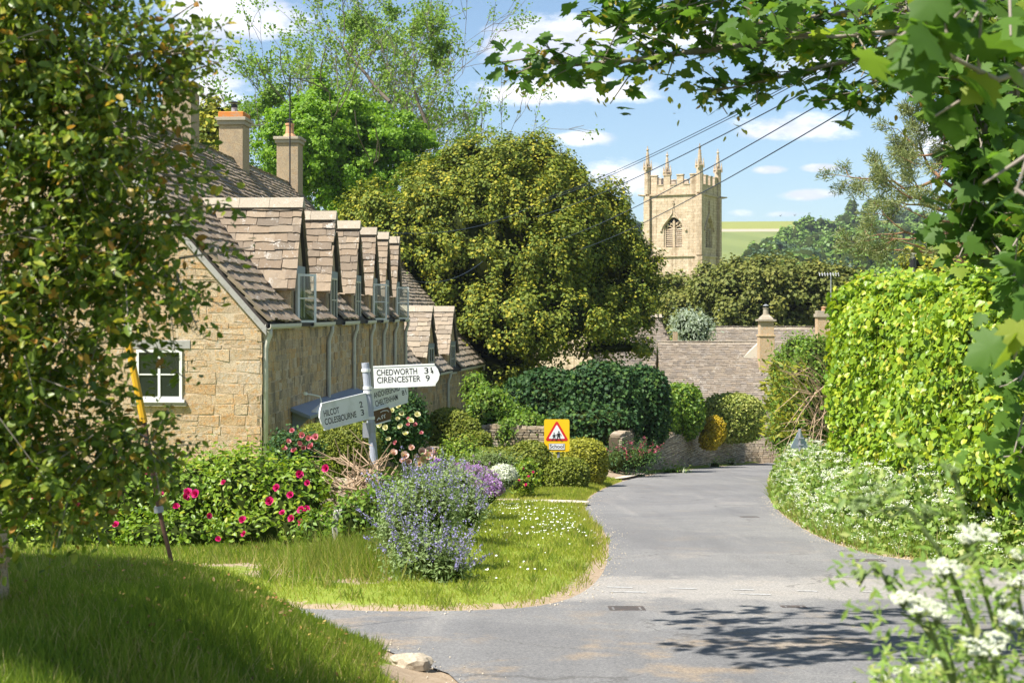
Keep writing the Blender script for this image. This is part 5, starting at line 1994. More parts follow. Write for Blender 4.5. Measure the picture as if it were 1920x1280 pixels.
o['kind'] = 'stuff'
T = np.array([at(1455 + rng.uniform(-20, 60), 690 + rng.uniform(-10, 130), 47.0) for k in range(420)])
yl = leaves('yellow_spray', NARROW, T, frames(rng.normal(size=T.shape) + np.array((0, -1, .5)), rng.normal(size=T.shape) * .5 + np.array((-.9, 0, .25))), .26 * (.6 + .8 * rng.random(len(T))), M_['boxyellow'], bpy.data.objects['climbing_shrub'])
yl['kind'] = 'stuff'


# ---- the clipped lime hedge on the right: large heart-shaped leaves
def lime_hedge():
    root = thing('lime_hedge', 'tall clipped hedge of large round yellow-green lime leaves on the right of the road', 'hedge', (6.3, 20, gz(6.3, 20)))
    # a long box with rounded top and ends; its road face leans along the lane
    y0, y1 = 11.5, 26.6
    P, O = [], []
    N = 46000

    def face_x(y):
        return 5.55 + .022 * (y - 12) + .05 * np.sin(y * .9) + .025 * np.sin(y * 2.3 + 1)

    def top_z(y):
        return .36 + .09 * np.sin(y * 1.1) + .06 * np.sin(y * 3.1)
    # road face
    n = int(N * .62)
    y = y0 + (y1 - y0) * rng.random(n)
    zb = base_z(y) + .45
    z = zb + (top_z(y) - zb) * rng.random(n) ** .85
    cur = .45 * np.clip((z - top_z(y) + .6) / .6, 0, 1) ** 2 + .05 * np.sin(z * 2.4 + y * 1.3) + .04 * np.sin(z * 5.1 - y * 2.7)
    low = .35 * np.clip((zb + .7 - z) / .7, 0, 1)
    x = face_x(y) + cur + low + np.abs(rng.normal(0, .14, n)) + rng.normal(0, .05, n)
    end = np.clip((y - (y1 - .9)) / .9, 0, 1)
    x = x + .9 * (1 - np.sqrt(np.clip(1 - end ** 2, 0, 1)))
    P.append(np.stack([x, y, z], 1))
    O.append(np.stack([-np.ones(n), -.25 + .9 * end, .35 + cur], 1))
    # top
    n = int(N * .20)
    y = y0 + (y1 - y0) * rng.random(n)
    x = face_x(y) + .3 + 1.5 * rng.random(n)
    z = top_z(y) + rng.normal(0, .07, n) - .1 * rng.random(n)
    P.append(np.stack([x, y, z], 1))
    O.append(np.stack([np.full(n, -.3), np.full(n, -.2), np.ones(n)], 1))
    # far end
    n = int(N * .10)
    x = face_x(y1) + .1 + 1.9 * rng.random(n)
    zb = float(base_z(y1)) + .4
    z = zb + (.4 - zb) * rng.random(n)
    P.append(np.stack([x, np.full(n, y1) + rng.normal(0, .12, n), z], 1))
    O.append(np.stack([np.full(n, -.4), np.ones(n), np.full(n, .3)], 1))
    # near end
    n = int(N * .08)
    x = face_x(y0) + .05 + 1.9 * rng.random(n)
    zb = float(base_z(y0)) + .3
    z = zb + (.4 - zb) * rng.random(n)
    P.append(np.stack([x, np.full(n, y0) + rng.normal(0, .10, n), z], 1))
    O.append(np.stack([np.full(n, -.4), -np.ones(n), np.full(n, .3)], 1))
    # skirt of low shoots along the road face
    n = int(N * .06)
    y = y0 + (y1 - y0) * rng.random(n)
    z = base_z(y) + .05 + .6 * rng.random(n)
    x = face_x(y) + .25 + np.abs(rng.normal(0, .10, n))
    P.append(np.stack([x, y, z], 1))
    O.append(np.stack([-np.ones(n), np.full(n, -.25), np.full(n, .3)], 1))
    # sprigs above the top
    n = int(N * .08)
    y = y0 + (y1 - y0) * rng.random(n // 8)
    y = np.repeat(y, 8) + rng.normal(0, .08, (n // 8) * 8)
    x = face_x(y) + .2 + rng.random(len(y)) * .9
    z = top_z(y) + .02 + np.abs(rng.normal(0, .11, len(y)))
    P.append(np.stack([x, y, z], 1))
    O.append(np.stack([np.full(len(y), -.4), np.full(len(y), -.3), np.full(len(y), .7)], 1))
    P, O = np.concatenate(P), np.concatenate(O)
    # dark hollows where a shoot has died back
    hol = P[rng.integers(0, int(N * .62), 60)]
    hr = .10 + .20 * rng.random(60)
    keep = np.ones(len(P), bool)
    for h_, r_ in zip(hol, hr):
        dd = np.linalg.norm((P - h_) * np.array((.6, 1, .8)), axis=1)
        keep &= (dd > r_) | (rng.random(len(P)) < .30)
    P, O = P[keep], O[keep]
    O /= np.linalg.norm(O, axis=1, keepdims=True)
    R = frames(O + .62 * rng.normal(size=O.shape) + np.array((0, 0, .25)), np.array((0, 0, -1.)) + .6 * rng.normal(size=O.shape))
    depth = np.clip((P[:, 0] - face_x(P[:, 1])) / .5, 0, 1)
    front = np.where(depth < .35, 1.0, .5) * np.where(O[:, 0] < -.5, 1, .6)
    leaves('foliage', HEART, P, R, .088 * (.55 + .8 * rng.random(len(P))), M_['lime'], root, None, 300, 'leaf', front)
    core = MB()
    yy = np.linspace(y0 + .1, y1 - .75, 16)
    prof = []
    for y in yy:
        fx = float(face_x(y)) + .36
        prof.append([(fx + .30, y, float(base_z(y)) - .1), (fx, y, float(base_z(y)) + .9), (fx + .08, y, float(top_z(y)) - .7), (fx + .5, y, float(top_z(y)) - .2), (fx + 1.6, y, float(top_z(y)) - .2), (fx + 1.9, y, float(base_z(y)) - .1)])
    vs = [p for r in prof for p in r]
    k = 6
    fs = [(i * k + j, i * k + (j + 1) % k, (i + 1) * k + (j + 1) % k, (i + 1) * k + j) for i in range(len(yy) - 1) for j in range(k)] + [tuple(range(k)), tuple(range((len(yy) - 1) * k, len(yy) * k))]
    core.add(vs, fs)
    core.build('dark_core', M_['core'], root)  # solid filler, its dark colour stands in for shade behind the leaves


lime_hedge()


# ---- overhanging sycamore on the right, trunk just out of the frame
def sycamore():
    root = thing('sycamore_tree', 'sycamore overhanging the road from the right with dark lobed leaves and hanging keys', 'tree', (3.75, 9.6, gz(3.75, 9.6)))
    segs, pos, up_, keys = [], [], [], []
    segs += [((3.9, 9.6, -3), (3.72, 9.6, -.5), .24, .19), ((3.72, 9.6, -.5), (3.52, 9.6, 1.6), .19, .13), ((3.52, 9.6, 1.6), (3.35, 9.5, 3.4), .13, .10), ((3.35, 9.5, 3.4), (3.2, 9.4, 5.5), .10, .06),
             ((3.6, 9.6, .6), (3.25, 9.8, 2.6), .08, .05)]

    def limb(pts, r0, twigs, tl, per, droop=.25, lsize=.115, kf=.25, rise=.1, spread=.16):
        P_ = [np.array(at(*p)) if len(p) == 3 else np.array(p[1:]) for p in pts]
        m = len(P_) - 1
        for i in range(m):
            segs.append((P_[i], P_[i + 1], r0 * (1 - i / m) + .004, r0 * (1 - (i + 1) / m) + .004))
        for k in range(twigs):
            t = (k + rng.random()) / twigs * m
            i = min(int(t), m - 1)
            b = P_[i] + (P_[i + 1] - P_[i]) * (t - i)
            dv = (P_[i + 1] - P_[i])
            dv = dv / np.linalg.norm(dv) * .7 + rng.normal(0, .55, 3) + np.array((0, 0, rise))
            dv /= np.linalg.norm(dv)
            L = tl * (.5 + .8 * rng.random())
            e = b + dv * L
            segs.append((b, e, .006, .0035))
            for q in range(per):
                s = .25 + .75 * rng.random()
                p = b + (e - b) * s + rng.normal(0, spread, 3) * np.array((1, 1, .55))
                pos.append((p, lsize * (.6 + .75 * rng.random()), droop))
            if rng.random() < kf:
                kk = e + rng.normal(0, .06, 3)
                for q in range(rng.integers(5, 10)):
                    keys.append(kk + rng.normal(0, .030, 3) * np.array((1, 1, 1.9)) - np.array((0, 0, .07)))
    # long level branches reaching over the road
    limb([('w', 3.4, 9.4, 1.75), (1700, 50, 9.4), (1467, 80, 9.2), (1300, 97, 9.1), (1190, 112, 9.0), (1080, 122, 8.9), (1000, 108, 8.9)], .035, 44, .26, 6, .30, .10, .55, .08, .08)
    limb([('w', 3.4, 9.4, 2.0), (1640, 20, 9.5), (1430, 45, 9.4), (1250, 42, 9.3), (1130, 35, 9.2)], .03, 38, .26, 6, .25, .105, .5, .05, .09)
    limb([('w', 3.5, 9.5, 1.5), (1700, 90, 9.2), (1560, 120, 9.1), (1420, 155, 9.0), (1335, 172, 9.0)], .025, 28, .20, 6, .3, .10, .35, .02, .075)
    limb([('w', 3.5, 9.5, 1.3), (1790, 110, 9.0), (1680, 130, 8.9), (1620, 165, 8.9), (1598, 185, 8.9)], .02, 18, .20, 6, .35, .10, .3, -.05, .08)
    limb([('w', 3.4, 9.5, 2.3), (1650, -30, 9.0), (1480, -10, 8.9), (1350, -5, 8.8), (1230, -12, 8.8)], .03, 40, .3, 7, .25, .105, .45, -.02, .11)
    limb([(1800, 30, 8.5), (1680, 60, 8.3), (1560, 70, 8.2), (1470, 60, 8.2)], .02, 26, .3, 7, .25, .105, .35, .0, .11)
    # the dark side hanging down at the right edge
    for q in range(7):
        y = 20 + q * 60
        limb([('w', 3.5, 9.3, 1.9 - q * .28), (1890, y, 8.6), (1850 - 15 * (q % 3), y + 30, 8.3), (1800 + 12 * (q % 4) + (25 if q > 3 else 0), y + 75, 8.2)], .018, 14, .26, 7, .5, .115, .12, -.2, .10)
    for q in range(8):
        y = 420 + q * 66
        limb([('w', 3.65, 9.0, 0.7 - q * .22), (1925, y - 40, 8.2), (1925 + 8 * (q % 2), y, 7.8), (1900 + 8 * (q % 3) + max(0, q - 5) * 12, y + 40, 7.7)], .012, 7, .16, 5, .6, .11, .05, -.3, .08)
    # big near leaves, out of focus
    limb([('w', 3.4, 9.35, 2.6), ('w', 2.6, 6.4, 2.1), ('w', 2.2, 4.6, 1.5), (1900, -30, 4.4), (1800, 10, 4.2), (1720, 40, 4.1)], .012, 15, .22, 3, .7, .115, 0, -.3, .10)
    limb([('w', 3.45, 9.35, 2.2), ('w', 2.6, 6.2, 1.6), ('w', 2.2, 4.4, 1.0), (1930, 130, 4.2), (1870, 150, 4.1), (1790, 110, 4.0), (1770, 90, 4.0)], .012, 13, .2, 3, .7, .115, 0, -.4, .09)
    limb([('w', 3.5, 9.3, 1.6), ('w', 2.6, 6.0, 1.1), ('w', 2.2, 4.2, .6), (1960, 250, 4.0), (1925, 300, 3.9), (1905, 360, 3.9)], .01, 5, .16, 3, .8, .10, 0, -.4, .08)
    limb([('w', 3.55, 9.3, 1.0), ('w', 2.5, 5.8, .6), ('w', 1.9, 3.9, .2), (1980, 480, 3.8), (1940, 540, 3.8), (1920, 640, 3.8)], .01, 4, .12, 3, .8, .10, 0, -.4, .06)
    # branches above the frame: they throw the comb of shadows on the road
    for q in range(7):
        yb = 7.9 + q * .42
        limb([('w', 3.3, 9.4, 3.2 + .2 * (q % 3)), ('w', 2.0, (9.4 + yb) / 2, 3.4), ('w', .4, yb, 3.15 + .1 * (q % 2)), ('w', -.7 - .2 * (q % 3), yb - .1, 2.95), ('w', -1.15 - .16 * (q % 4), yb - .15, 2.85)], .03, 17, .34, 8, .3, .12, .2, .0, .085)
    for q in range(120):     # the crown's bulk above and to the right
        c = np.array((3.9, 10.2, 4.6)) + unit(1)[0] * np.array((2.2, 2.6, 1.9)) * (rng.random() ** .4)
        segs.append((np.array((3.4, 9.6, 3.4)), c, .02, .005)) if q % 4 == 0 else None
        for k in range(14):
            pos.append((c + rng.normal(0, .3, 3), .12 * (.7 + .6 * rng.random()), .3))
    v, f = segs_mesh([(np.array(a), np.array(b), c, d) for a, b, c, d in segs], 6)
    link('trunk', mesh_np('trunk', [(v, f, 0)], [M_['bark_pale']], smooth=True), root)
    P = np.array([p[0] for p in pos])
    S = np.array([p[1] for p in pos])
    D = np.array([p[2] for p in pos])
    nrm = np.stack([rng.normal(0, .55, len(P)), rng.normal(0, .55, len(P)) - .25, np.ones(len(P)) * (1.15 - D)], 1)
    tan = np.stack([rng.normal(0, 1, len(P)) - .2, rng.normal(0, 1, len(P)), -D * 1.6 + rng.normal(0, .3, len(P))], 1)
    leaves('crown', MAPLE, P, frames(nrm, tan), S, M_['maple'], root, None, 300, 'leaf')
    K = np.array(keys)
    o = leaves('hanging_keys', OVAL, K, frames(rng.normal(size=K.shape), rng.normal(size=K.shape) * .6 - np.array((0, 0, 1))), .045 * (.7 + .5 * rng.random(len(K))), M_['keys'], root)
    o['kind'] = 'stuff'


sycamore()


# ---- foreground fruit tree on the left
def crab():
    root = thing('crab_apple_tree', 'leafy fruit tree filling the left foreground, its trunk out of the frame', 'tree', (-2.9, 6.1, gz(-2.9, 6.1)))
    segs, tips = [], []
    segs += [((-2.95, 6.1, -2.1), (-2.9, 6.05, -.7), .11, .10), ((-2.9, 6.05, -.7), (-2.85, 6.0, .5), .10, .07)]
    for bpt, dv, L in (((-2.9, 6.05, -.6), (1, -.1, .25), 1.2), ((-2.88, 6.02, -.2), (.9, .4, .6), 1.3), ((-2.85, 6, .3), (.8, -.4, .7), 1.3), ((-2.85, 6, .5), (.3, .2, 1), 1.4), ((-2.87, 6, .1), (-.9, .1, .6), 1.3), ((-2.9, 6.05, -.7), (.8, .3, -.05), 1.1), ((-2.87, 6.0, .4), (.9, .1, .4), 1.4)):
        grow(bpt, dv, L, .045, 3, segs, tips, .6, 3, .02, .16, .68, 4, .004)
    d = 5.6
    ells = [pe(90, 120, d, 220, 170, 260), pe(160, 290, d, 165, 160, 260), pe(110, 470, d, 205, 130, 260), pe(80, 680, d, 145, 150, 240), pe(60, 880, d, 140, 90, 200), pe(250, 545, d - .1, 95, 70, 120),
            pe(290, 115, d, 75, 95, 120), pe(295, 420, d, 55, 58, 100), pe(150, 920, d - .2, 50, 62, 80), pe(-150, 300, d, 260, 400, 300), pe(-150, 750, d, 240, 260, 300), pe(205, 840, d - .1, 90, 62, 100),
            pe(295, 835, d, 42, 40, 80), (np.array((-4.75, 7.6, 1.1)), np.array((1.1, 1.3, 1.3))), (np.array((-4.9, 6.7, 2.1)), np.array((1.2, 1.2, 1.1))), (np.array((-5.5, 8.5, 1.9)), np.array((1.2, 1.2, 1.2))), (np.array((-4.0, 5.7, 1.0)), np.array((.9, .9, 1.0))), pe(-300, 100, d + .2, 300, 420, 420), pe(20, -70, d, 260, 170, 300), pe(-500, 500, d + .4, 260, 420, 420)]  # lobes given in world coordinates are unseen, added to shade the bank
    # leafy sprays: short drooping shoots set through the crown
    ns, per = 9000, 22
    cc, u, k = in_ellipsoids(ells, ns, .62, .11)
    sd2 = u * .8 + rng.normal(0, .6, u.shape) - np.array((0, 0, .45))
    sd2 /= np.linalg.norm(sd2, axis=1, keepdims=True)
    sl = .10 + .20 * rng.random(ns)
    tt = rng.random((ns, per)) ** .85
    pos = (cc[:, None] + sd2[:, None] * (sl[:, None] * tt)[:, :, None] + rng.normal(0, .026, (ns, per, 3)) * (1.25 - tt[:, :, None] * .7)).reshape(-1, 3)
    out = np.repeat(sd2, per, 0) + rng.normal(0, .35, (ns * per, 3))
    twig = [(cc[i], cc[i] + sd2[i] * sl[i], .0028, .0012) for i in range(0, ns, 3)]
    # sprigs that stand out from the edge
    for px, py, ang, L in ((360, 60, .5, 70), (345, 20, .6, 60), (395, 95, .1, 55), (385, 180, -.3, 50), (375, 270, -.2, 55), (400, 330, .0, 55), (395, 385, .15, 50), (430, 470, .15, 85), (390, 560, -.5, 60), (360, 590, -1.2, 60),
                           (335, 700, -.6, 45), (310, 840, -.5, 40), (100, 985, -1.4, 60), (160, 960, -1.2, 50), (225, 905, -1.0, 45), (40, 960, -1.5, 50), (400, 120, .3, 40)):
        a = np.array(at(px - math.cos(ang) * 90, py + math.sin(ang) * 90, d))
        b = np.array(at(px + math.cos(ang) * L * .45, py - math.sin(ang) * L * .45, d + rng.uniform(-.2, .2)))
        segs.append((a, b, .006, .002))
        n = 34
        t = rng.random(n) ** .7
        q = a + (b - a) * t[:, None] + rng.normal(0, .034, (n, 3))
        pos = np.concatenate([pos, q])
        out = np.concatenate([out, rng.normal(size=(n, 3)) * .6 + (b - a)])
    n = len(pos)
    R = frames(rng.normal(size=pos.shape) * .8 + np.array((-.2, -.25, .7)), out + rng.normal(size=pos.shape) - np.array((0, 0, .5)))
    sz = .038 * (.5 + .95 * rng.random(n))
    # limbs stay within the leafy crown
    ec = np.array([c for c, r in ells])
    er = np.array([r for c, r in ells])
    segs = [s for i, s in enumerate(segs) if i < 2 or (((np.array(s[1]) - ec) / (er * .92)) ** 2).sum(1).min() < 1 or (s[2] == .006 and s[3] == .002)] + twig
    v, f = segs_mesh([(np.array(a), np.array(b), c, e) for a, b, c, e in segs], 6)
    link('trunk', mesh_np('trunk', [(v, f, 0)], [M_['bark_pale']], smooth=True), root)
    # nearness to the camera side decides which leaves can be picked out
    leaves('crown', SLIM, pos, R, sz, M_['crab'], root, None, 300, 'leaf', np.where(pos[:, 1] < d - .1, 1.0, .7) * rng.uniform(.7, 1, n))


crab()
# ================================================================ WALLS, SIGNS, POSTS
def dry_wall(name, label, pts, h, thick, group=None, singles=0, drop=.0, wmin=.14, wmax=.42, hmin=.05, hmax=.12, caps=True, mat='drystone'):
    root = thing(name, label, 'wall', (pts[0][0], pts[0][1], gz(*pts[0])), group)
    P = Pieces(STONE_T, M_[mat], 'stone')
    core = MB()
    for (a, b) in zip(pts[:-1], pts[1:]):
        a, b = np.array(a, float), np.array(b, float)
        L = np.hypot(*(b - a))
        t = (b - a) / L
        nrm = np.array((t[1], -t[0], 0))
        if nrm[1] > 0 and abs(nrm[1]) > .5:
            nrm = -nrm
        n = max(1, int(L / 2.2))
        for i in range(n):
            p, q = a + (b - a) * i / n, a + (b - a) * (i + 1) / n
            z = min(gz(*p), gz(*q)) - .1
            top = max(gz(*p), gz(*q)) + h - .06 + drop
            O = np.array((p[0], p[1], z))
            ln = L / n
            stone_face(P, O, np.array((t[0], t[1], 0)), ln, top - z, nrm, None, hmin, hmax, wmin, wmax, .06, .026)
            bk = -nrm * thick
            c = [p - nrm[:2] * .03, q - nrm[:2] * .03, q + bk[:2], p + bk[:2]]
            core.add([(x, y, z) for x, y in c] + [(x, y, top - .01) for x, y in c], [(0, 3, 2, 1), (4, 5, 6, 7), (0, 1, 5, 4), (1, 2, 6, 5), (2, 3, 7, 6), (3, 0, 4, 7)])
            if caps:
                u = 0
                while u < ln:
                    w = random.uniform(.12, .34)
                    hh = random.uniform(.07, .16)
                    cc = np.array((p[0] + t[0] * (u + w / 2), p[1] + t[1] * (u + w / 2), top + hh / 2 - .02)) - nrm * thick * .42
                    P.add(cc, mat3((t[0], t[1], 0), nrm, (0, 0, 1)), (w - .01, thick * 1.02, hh), 1)
                    u += w
    core.build('core', M_['mortar_dark'], root)
    P.build(root, singles, 6, 'stone_courses')
    return root


dry_wall('dry_stone_wall', 'long dry stone wall along the left of the bend under the dark hedges', [(4.0, 53), (5.6, 58.5), (8.9, 68.5), (12.3, 75.5)], 1.35, .4, singles=300)
dry_wall('dry_stone_wall', 'sunlit dry stone garden wall behind the round box bushes, left of the school sign', [(-1.4, 49.6), (1.6, 49.2)], 1.75, .4, singles=200)
dry_wall('dry_stone_wall', 'short stone wall end with a flat coping beside the pink poppies', [(-2.5, 38.5), (-1.45, 38.3)], 1.05, .4, singles=120)
dry_wall('broken_stone_wall', 'crumbling stone wall stub under the dead sticks and signpost', [(-2.85, 20.3), (-1.95, 20.0)], .72, .35, singles=120, wmin=.12, wmax=.34, hmin=.06, hmax=.15, mat='drystone')
# gate pier at the left edge
pier = thing('stone_pier', 'squared stone pier cut off by the left edge beside the shaded bank', 'pier', (-2.85, 7.4, gz(-2.85, 7.4)))
z = gz(-2.85, 7.4) - .1
for k in range(9):
    h = random.uniform(.115, .15)
    if z > -1.22:
        break
    for q in range(2):
        v, f = STONE_T[(k + q) % 6]
        Mx = Matrix.Translation((-2.83 - q * .32 + random.uniform(-.012, .008), 7.4 + random.uniform(-.015, .015), z + h / 2)) @ Matrix.Diagonal((.31 - .05 * (q == 1), .34, h - .010, 1))
        link('stone', mesh_np('stone', [(v, f, 0)], [M_['stone']], flat=True), pier, Mx)
    z += h
MB().box((-3.3, 7.26, gz(-2.85, 7.4) - .2), (-2.71, 7.54, z - .02)).build('core', M_['mortar_dark'], pier)

# ---- arrow signpost
pd = 21.0
zb = gz(-2.0, pd)
top = Vector(at(685, 680, pd))
foot = Vector((at(712, 0, pd).x + .02, pd, zb - .05))
sp = thing('fingerpost', 'leaning grey signpost with white arrow arms reading CHEDWORTH and CIRENCESTER', 'signpost', tuple(foot))
MB().tube([foot, foot.lerp(top, .5), top], .058, 14).build('post', M_['post_grey'], sp, smooth=False)
MB().tube([foot.lerp(top, .60), foot.lerp(top, .66)], .068, 14).build('post_sleeve', M_['metal'], sp)
up_ax = (top - foot).normalized()


def arm(anchor, axis, length, height, texts, face_mat, border_mat, name, txt=.088, gap=.128, pad=.06, point=.07, col=3, flip=False):
    """flat arrow board from anchor along axis; text on the side that faces the camera"""
    a = Vector(axis).normalized()
    b = (up_ax - a * up_ax.dot(a)).normalized()
    n = a.cross(b)
    if n.y > 0:
        n = -n
    # local x runs left to right as read by the camera
    xr = a if a.x > 0 else -a
    Mx = Matrix((tuple(xr) + (0,), tuple(n) + (0,), tuple(b) + (0,), (0, 0, 0, 1))).transposed()
    Mx.translation = anchor
    h = height / 2
    s = 1 if a.x > 0 else -1
    pts = [(0, -h), (s * (length - point), -h), (s * (length - point * .35), -h * .55), (s * length, 0), (s * (length - point * .35), h * .55), (s * (length - point), h), (0, h)]
    r = MB(Mx).prism(pts, 'y', -.012, .012).build(name, face_mat, sp)
    for z0, z1 in ((h + .001, h + .022), (-h - .022, -h - .001)):
        MB(Mx).box((min(0, s * (length - point)), -.018, z0), (max(0, s * (length - point)), .018, z1)).build('edge_rail', border_mat, r)
    for st, x, z, wid, size in texts:
        me = text_mesh(st, size, M_['black'] if face_mat is M_['sign_white'] else M_['sign_white'])
        co = np.zeros(len(me.vertices) * 3, dtype=np.float32)
        me.vertices.foreach_get('co', co)
        co = co.reshape(-1, 3)
        k = wid / (co[:, 0].max() - co[:, 0].min())
        R = Matrix((tuple(xr) + (0,), tuple(b) + (0,), tuple(n) + (0,), (0, 0, 0, 1))).transposed()
        R.translation = anchor + xr * x + b * z + n * .0135
        link('lettering', me, r, R @ Matrix.Diagonal((k, 1, 1, 1)))
    return r, Mx


a1 = Vector(at(701, 707, pd)) + Vector((0, -.02, 0))
arm(a1, (1, -.05, .045), .98, .285, [('CHEDWORTH', .045, .022, .60, .125), ('3', .745, .022, .062, .125), ('1', .82, .06, .018, .075), ('4', .845, .015, .045, .08), ('CIRENCESTER', .045, -.088, .645, .125), ('9', .765, -.088, .062, .125)],
    M_['sign_white'], M_['sign_white'], 'arm')
a2 = Vector(at(689, 760, pd)) + Vector((0, -.05, 0))
arm(a2, (-.60, -.76, -.12), .98, .345, [('HILCOT', -.90, .0, .31, .125), ('2', -.17, .0, .066, .125), ('COLESBOURNE', -.90, -.12, .64, .125), ('3', -.17, -.12, .066, .125)],
    M_['sign_white'], M_['sign_white'], 'arm')
a3 = Vector(at(697, 752, pd)) + Vector((0, .06, 0))
arm(a3, (.58, .76, .16), .80, .33, [('ANDOVERSFORD', .04, .03, .58, .12), ('CHELTENHAM', .04, -.095, .50, .12), ('8', .645, -.06, .055, .11), ('1', .708, -.02, .014, .055), ('2', .728, -.055, .03, .055)],
    M_['sign_white'], M_['sign_white'], 'arm', point=.05)
a4 = Vector(at(700, 783, pd)) + Vector((0, .02, 0))
r4, M4 = arm(a4, (.60, .70, .15), .37, .19, [], M_['sign_brown'], M_['sign_white'], 'brown_arm', point=.05)
mk = MB(M4)
mk.tube([(.05, .016, -.05), (.09, .016, -.02), (.12, .016, -.05)], .008, 4).tube([(.16, .016, -.05), (.15, .016, -.01), (.18, .016, .0)], .008, 4).tube([(.21, .016, -.05), (.20, .016, -.01), (.23, .016, .0)], .008, 4)
mk.tube([(.14, .016, .05), (.2, .016, .06), (.28, .016, .05), (.31, .016, .02)], .006, 4)
mk.build('white_mark', M_['sign_white'], r4)
for zz, w in ((at(0, 694, pd).z, 1), (at(0, 727, pd).z, 1), (at(0, 735, pd).z, 0), (at(0, 783, pd).z, 0)):
    t_ = (zz - foot.z) / (top.z - foot.z)
    p = foot.lerp(top, t_)
    MB().lathe([(.068, -.022), (.068, .022)], tuple(p), 14).build('clamp', M_['sign_white'], sp)
# small notice plate strapped to the post
p = foot.lerp(top, .62)
MB().box((p.x - .12, p.y - .085, p.z - .12), (p.x - .02, p.y - .07, p.z + .10)).build('notice_plate', M_['metal'], sp)

# ---- school sign
sd_ = 40.6
cs = at(1044, 816, sd_)
sg = thing('school_sign', 'yellow backed warning sign with running children and a plate reading School', 'road sign', (cs.x, sd_, gz(cs.x, sd_)))
MB().tube([(cs.x + .05, sd_ + .06, gz(cs.x, sd_) - .1), (cs.x + .05, sd_ + .06, cs.z + .35)], .04, 10).build('post', M_['metal'], sg)
w, h = .365, .465
bp = []
for cx_, cz_, a0 in ((w - .05, h - .05, 0), (-w + .05, h - .05, 90), (-w + .05, -h + .05, 180), (w - .05, -h + .05, 270)):
    for q in range(4):
        a = math.radians(a0 + q * 30)
        bp.append((cx_ + .05 * math.cos(a), cz_ + .05 * math.sin(a)))
MS = Matrix.Translation((cs.x, sd_, cs.z)) @ Matrix.Scale(.99, 4)
MB(MS).prism(bp, 'y', -.008, .008).build('backing_board', M_['sign_yellow'], sg)


def tri_poly(r, cz, rad=.045):
    pts = []
    for k in range(3):
        a = math.radians(90 + 120 * k)
        c = Vector((math.cos(a) * (r - 2 * rad), cz + math.sin(a) * (r - 2 * rad)))
        for q in range(-2, 3):
            b_ = a + math.radians(30 * q)
            pts.append((c.x + rad * math.cos(b_), c.y + rad * math.sin(b_)))
    return pts


MB(MS).prism(tri_poly(.40, .045), 'y', -.014, -.0085).build('red_triangle', M_['sign_red'], sg)
MB(MS).prism(tri_poly(.275, .045, .02), 'y', -.019, -.0145).build('white_triangle', M_['sign_white'], sg)
for nm, ox, oz, s in (('child_figure', .055, .0, 1.0), ('child_figure', -.075, -.02, .82)):
    f = MB(MS @ Matrix.Translation((ox, 0, oz - .03)) @ Matrix.Scale(s, 4))
    y0 = -.024
    f.prism([(.022 * math.cos(k * .7), .135 + .026 * math.sin(k * .7)) for k in range(9)], 'y', y0, -.0195)
    f.prism([(-.030, .10), (.032, .10), (.040, .0), (-.045, .0)], 'y', y0 - .0005, -.0196)
    f.prism([(-.028, .098), (-.075, .045), (-.062, .035), (-.022, .075)], 'y', y0 - .0010, -.0197)
    f.prism([(.026, .098), (.068, .062), (.080, .02), (.066, .018), (.055, .052), (.028, .075)], 'y', y0 - .0011, -.0198)
    f.prism([(-.040, .001), (-.004, .001), (-.035, -.06), (-.075, -.115), (-.090, -.10), (-.055, -.05)], 'y', y0 - .0007, -.0199)
    f.prism([(.0, .001), (.036, .001), (.045, -.055), (.080, -.105), (.094, -.098), (.078, -.125), (.062, -.118), (.018, -.06)], 'y', y0 - .0008, -.0197)
    f.build(nm, M_['black'], sg)
pl = MB(MS).box((-.235, -.014, -.415), (.235, -.0085, -.225)).build('name_plate', M_['sign_white'], sg)
for b_ in (((-.235, -.0165, -.236), (.235, -.0145, -.226)), ((-.235, -.0165, -.414), (.235, -.0145, -.404)), ((-.235, -.0165, -.4035), (-.225, -.0145, -.2365)), ((.225, -.0165, -.4035), (.235, -.0145, -.2365))):
    MB(MS).box(*b_).build('plate_border', M_['black'], pl)
R = MS @ Matrix(((1, 0, 0, 0), (0, 0, -1, -.0165), (0, 1, 0, -.365), (0, 0, 0, 1)))
link('lettering', text_mesh('School', .155, M_['black'], 'CENTER'), pl, R)

# ---- back of a triangular road sign by the lime hedge
td = 38.0
tb = at(1499, 826, td)
ts = thing('road_sign', 'grey back of a triangular road sign beyond the lime hedge', 'road sign', (tb.x, td, gz(tb.x, td)))
MB(Matrix.Translation((tb.x, td, tb.z - .03)) @ Matrix.Rotation(.35, 4, 'Z')).prism(tri_poly(.34, 0), 'y', -.006, .006).build('sign_plate', M_['sign_back'], ts)
MB().tube([(tb.x, td - .05, gz(tb.x, td) - .1), (tb.x, td - .05, tb.z + .32)], .038, 10).build('post', M_['metal'], ts)
for dz in (-.1, .08):
    MB().box((tb.x - .1, td - .1, tb.z + dz - .015), (tb.x + .1, td - .089, tb.z + dz + .015)).build('clip', M_['metal'], ts)

# ---- wooden pole beyond the hedge, wires, guy stay
pp = at(1711, 500, 62)
po = thing('utility_pole', 'pale wooden utility pole with a black box rising above the lime hedge', 'utility pole', (pp.x, 62, gz(pp.x, 62)))
MB().tube([(pp.x, 62, -7), (pp.x, 62, at(0, 474, 62).z)], [.13, .10], 10).build('pole', M_['timber'], po)
MB().lathe([(.15, 0), (.15, .42)], (pp.x, 61.98, at(0, 502, 62).z), 10).build('transformer_box', M_['black'], po)
MB().box((pp.x - .4, 61.9, at(0, 477, 62).z), (pp.x + .15, 61.98, at(0, 475, 62).z)).build('crossarm', M_['timber'], po)


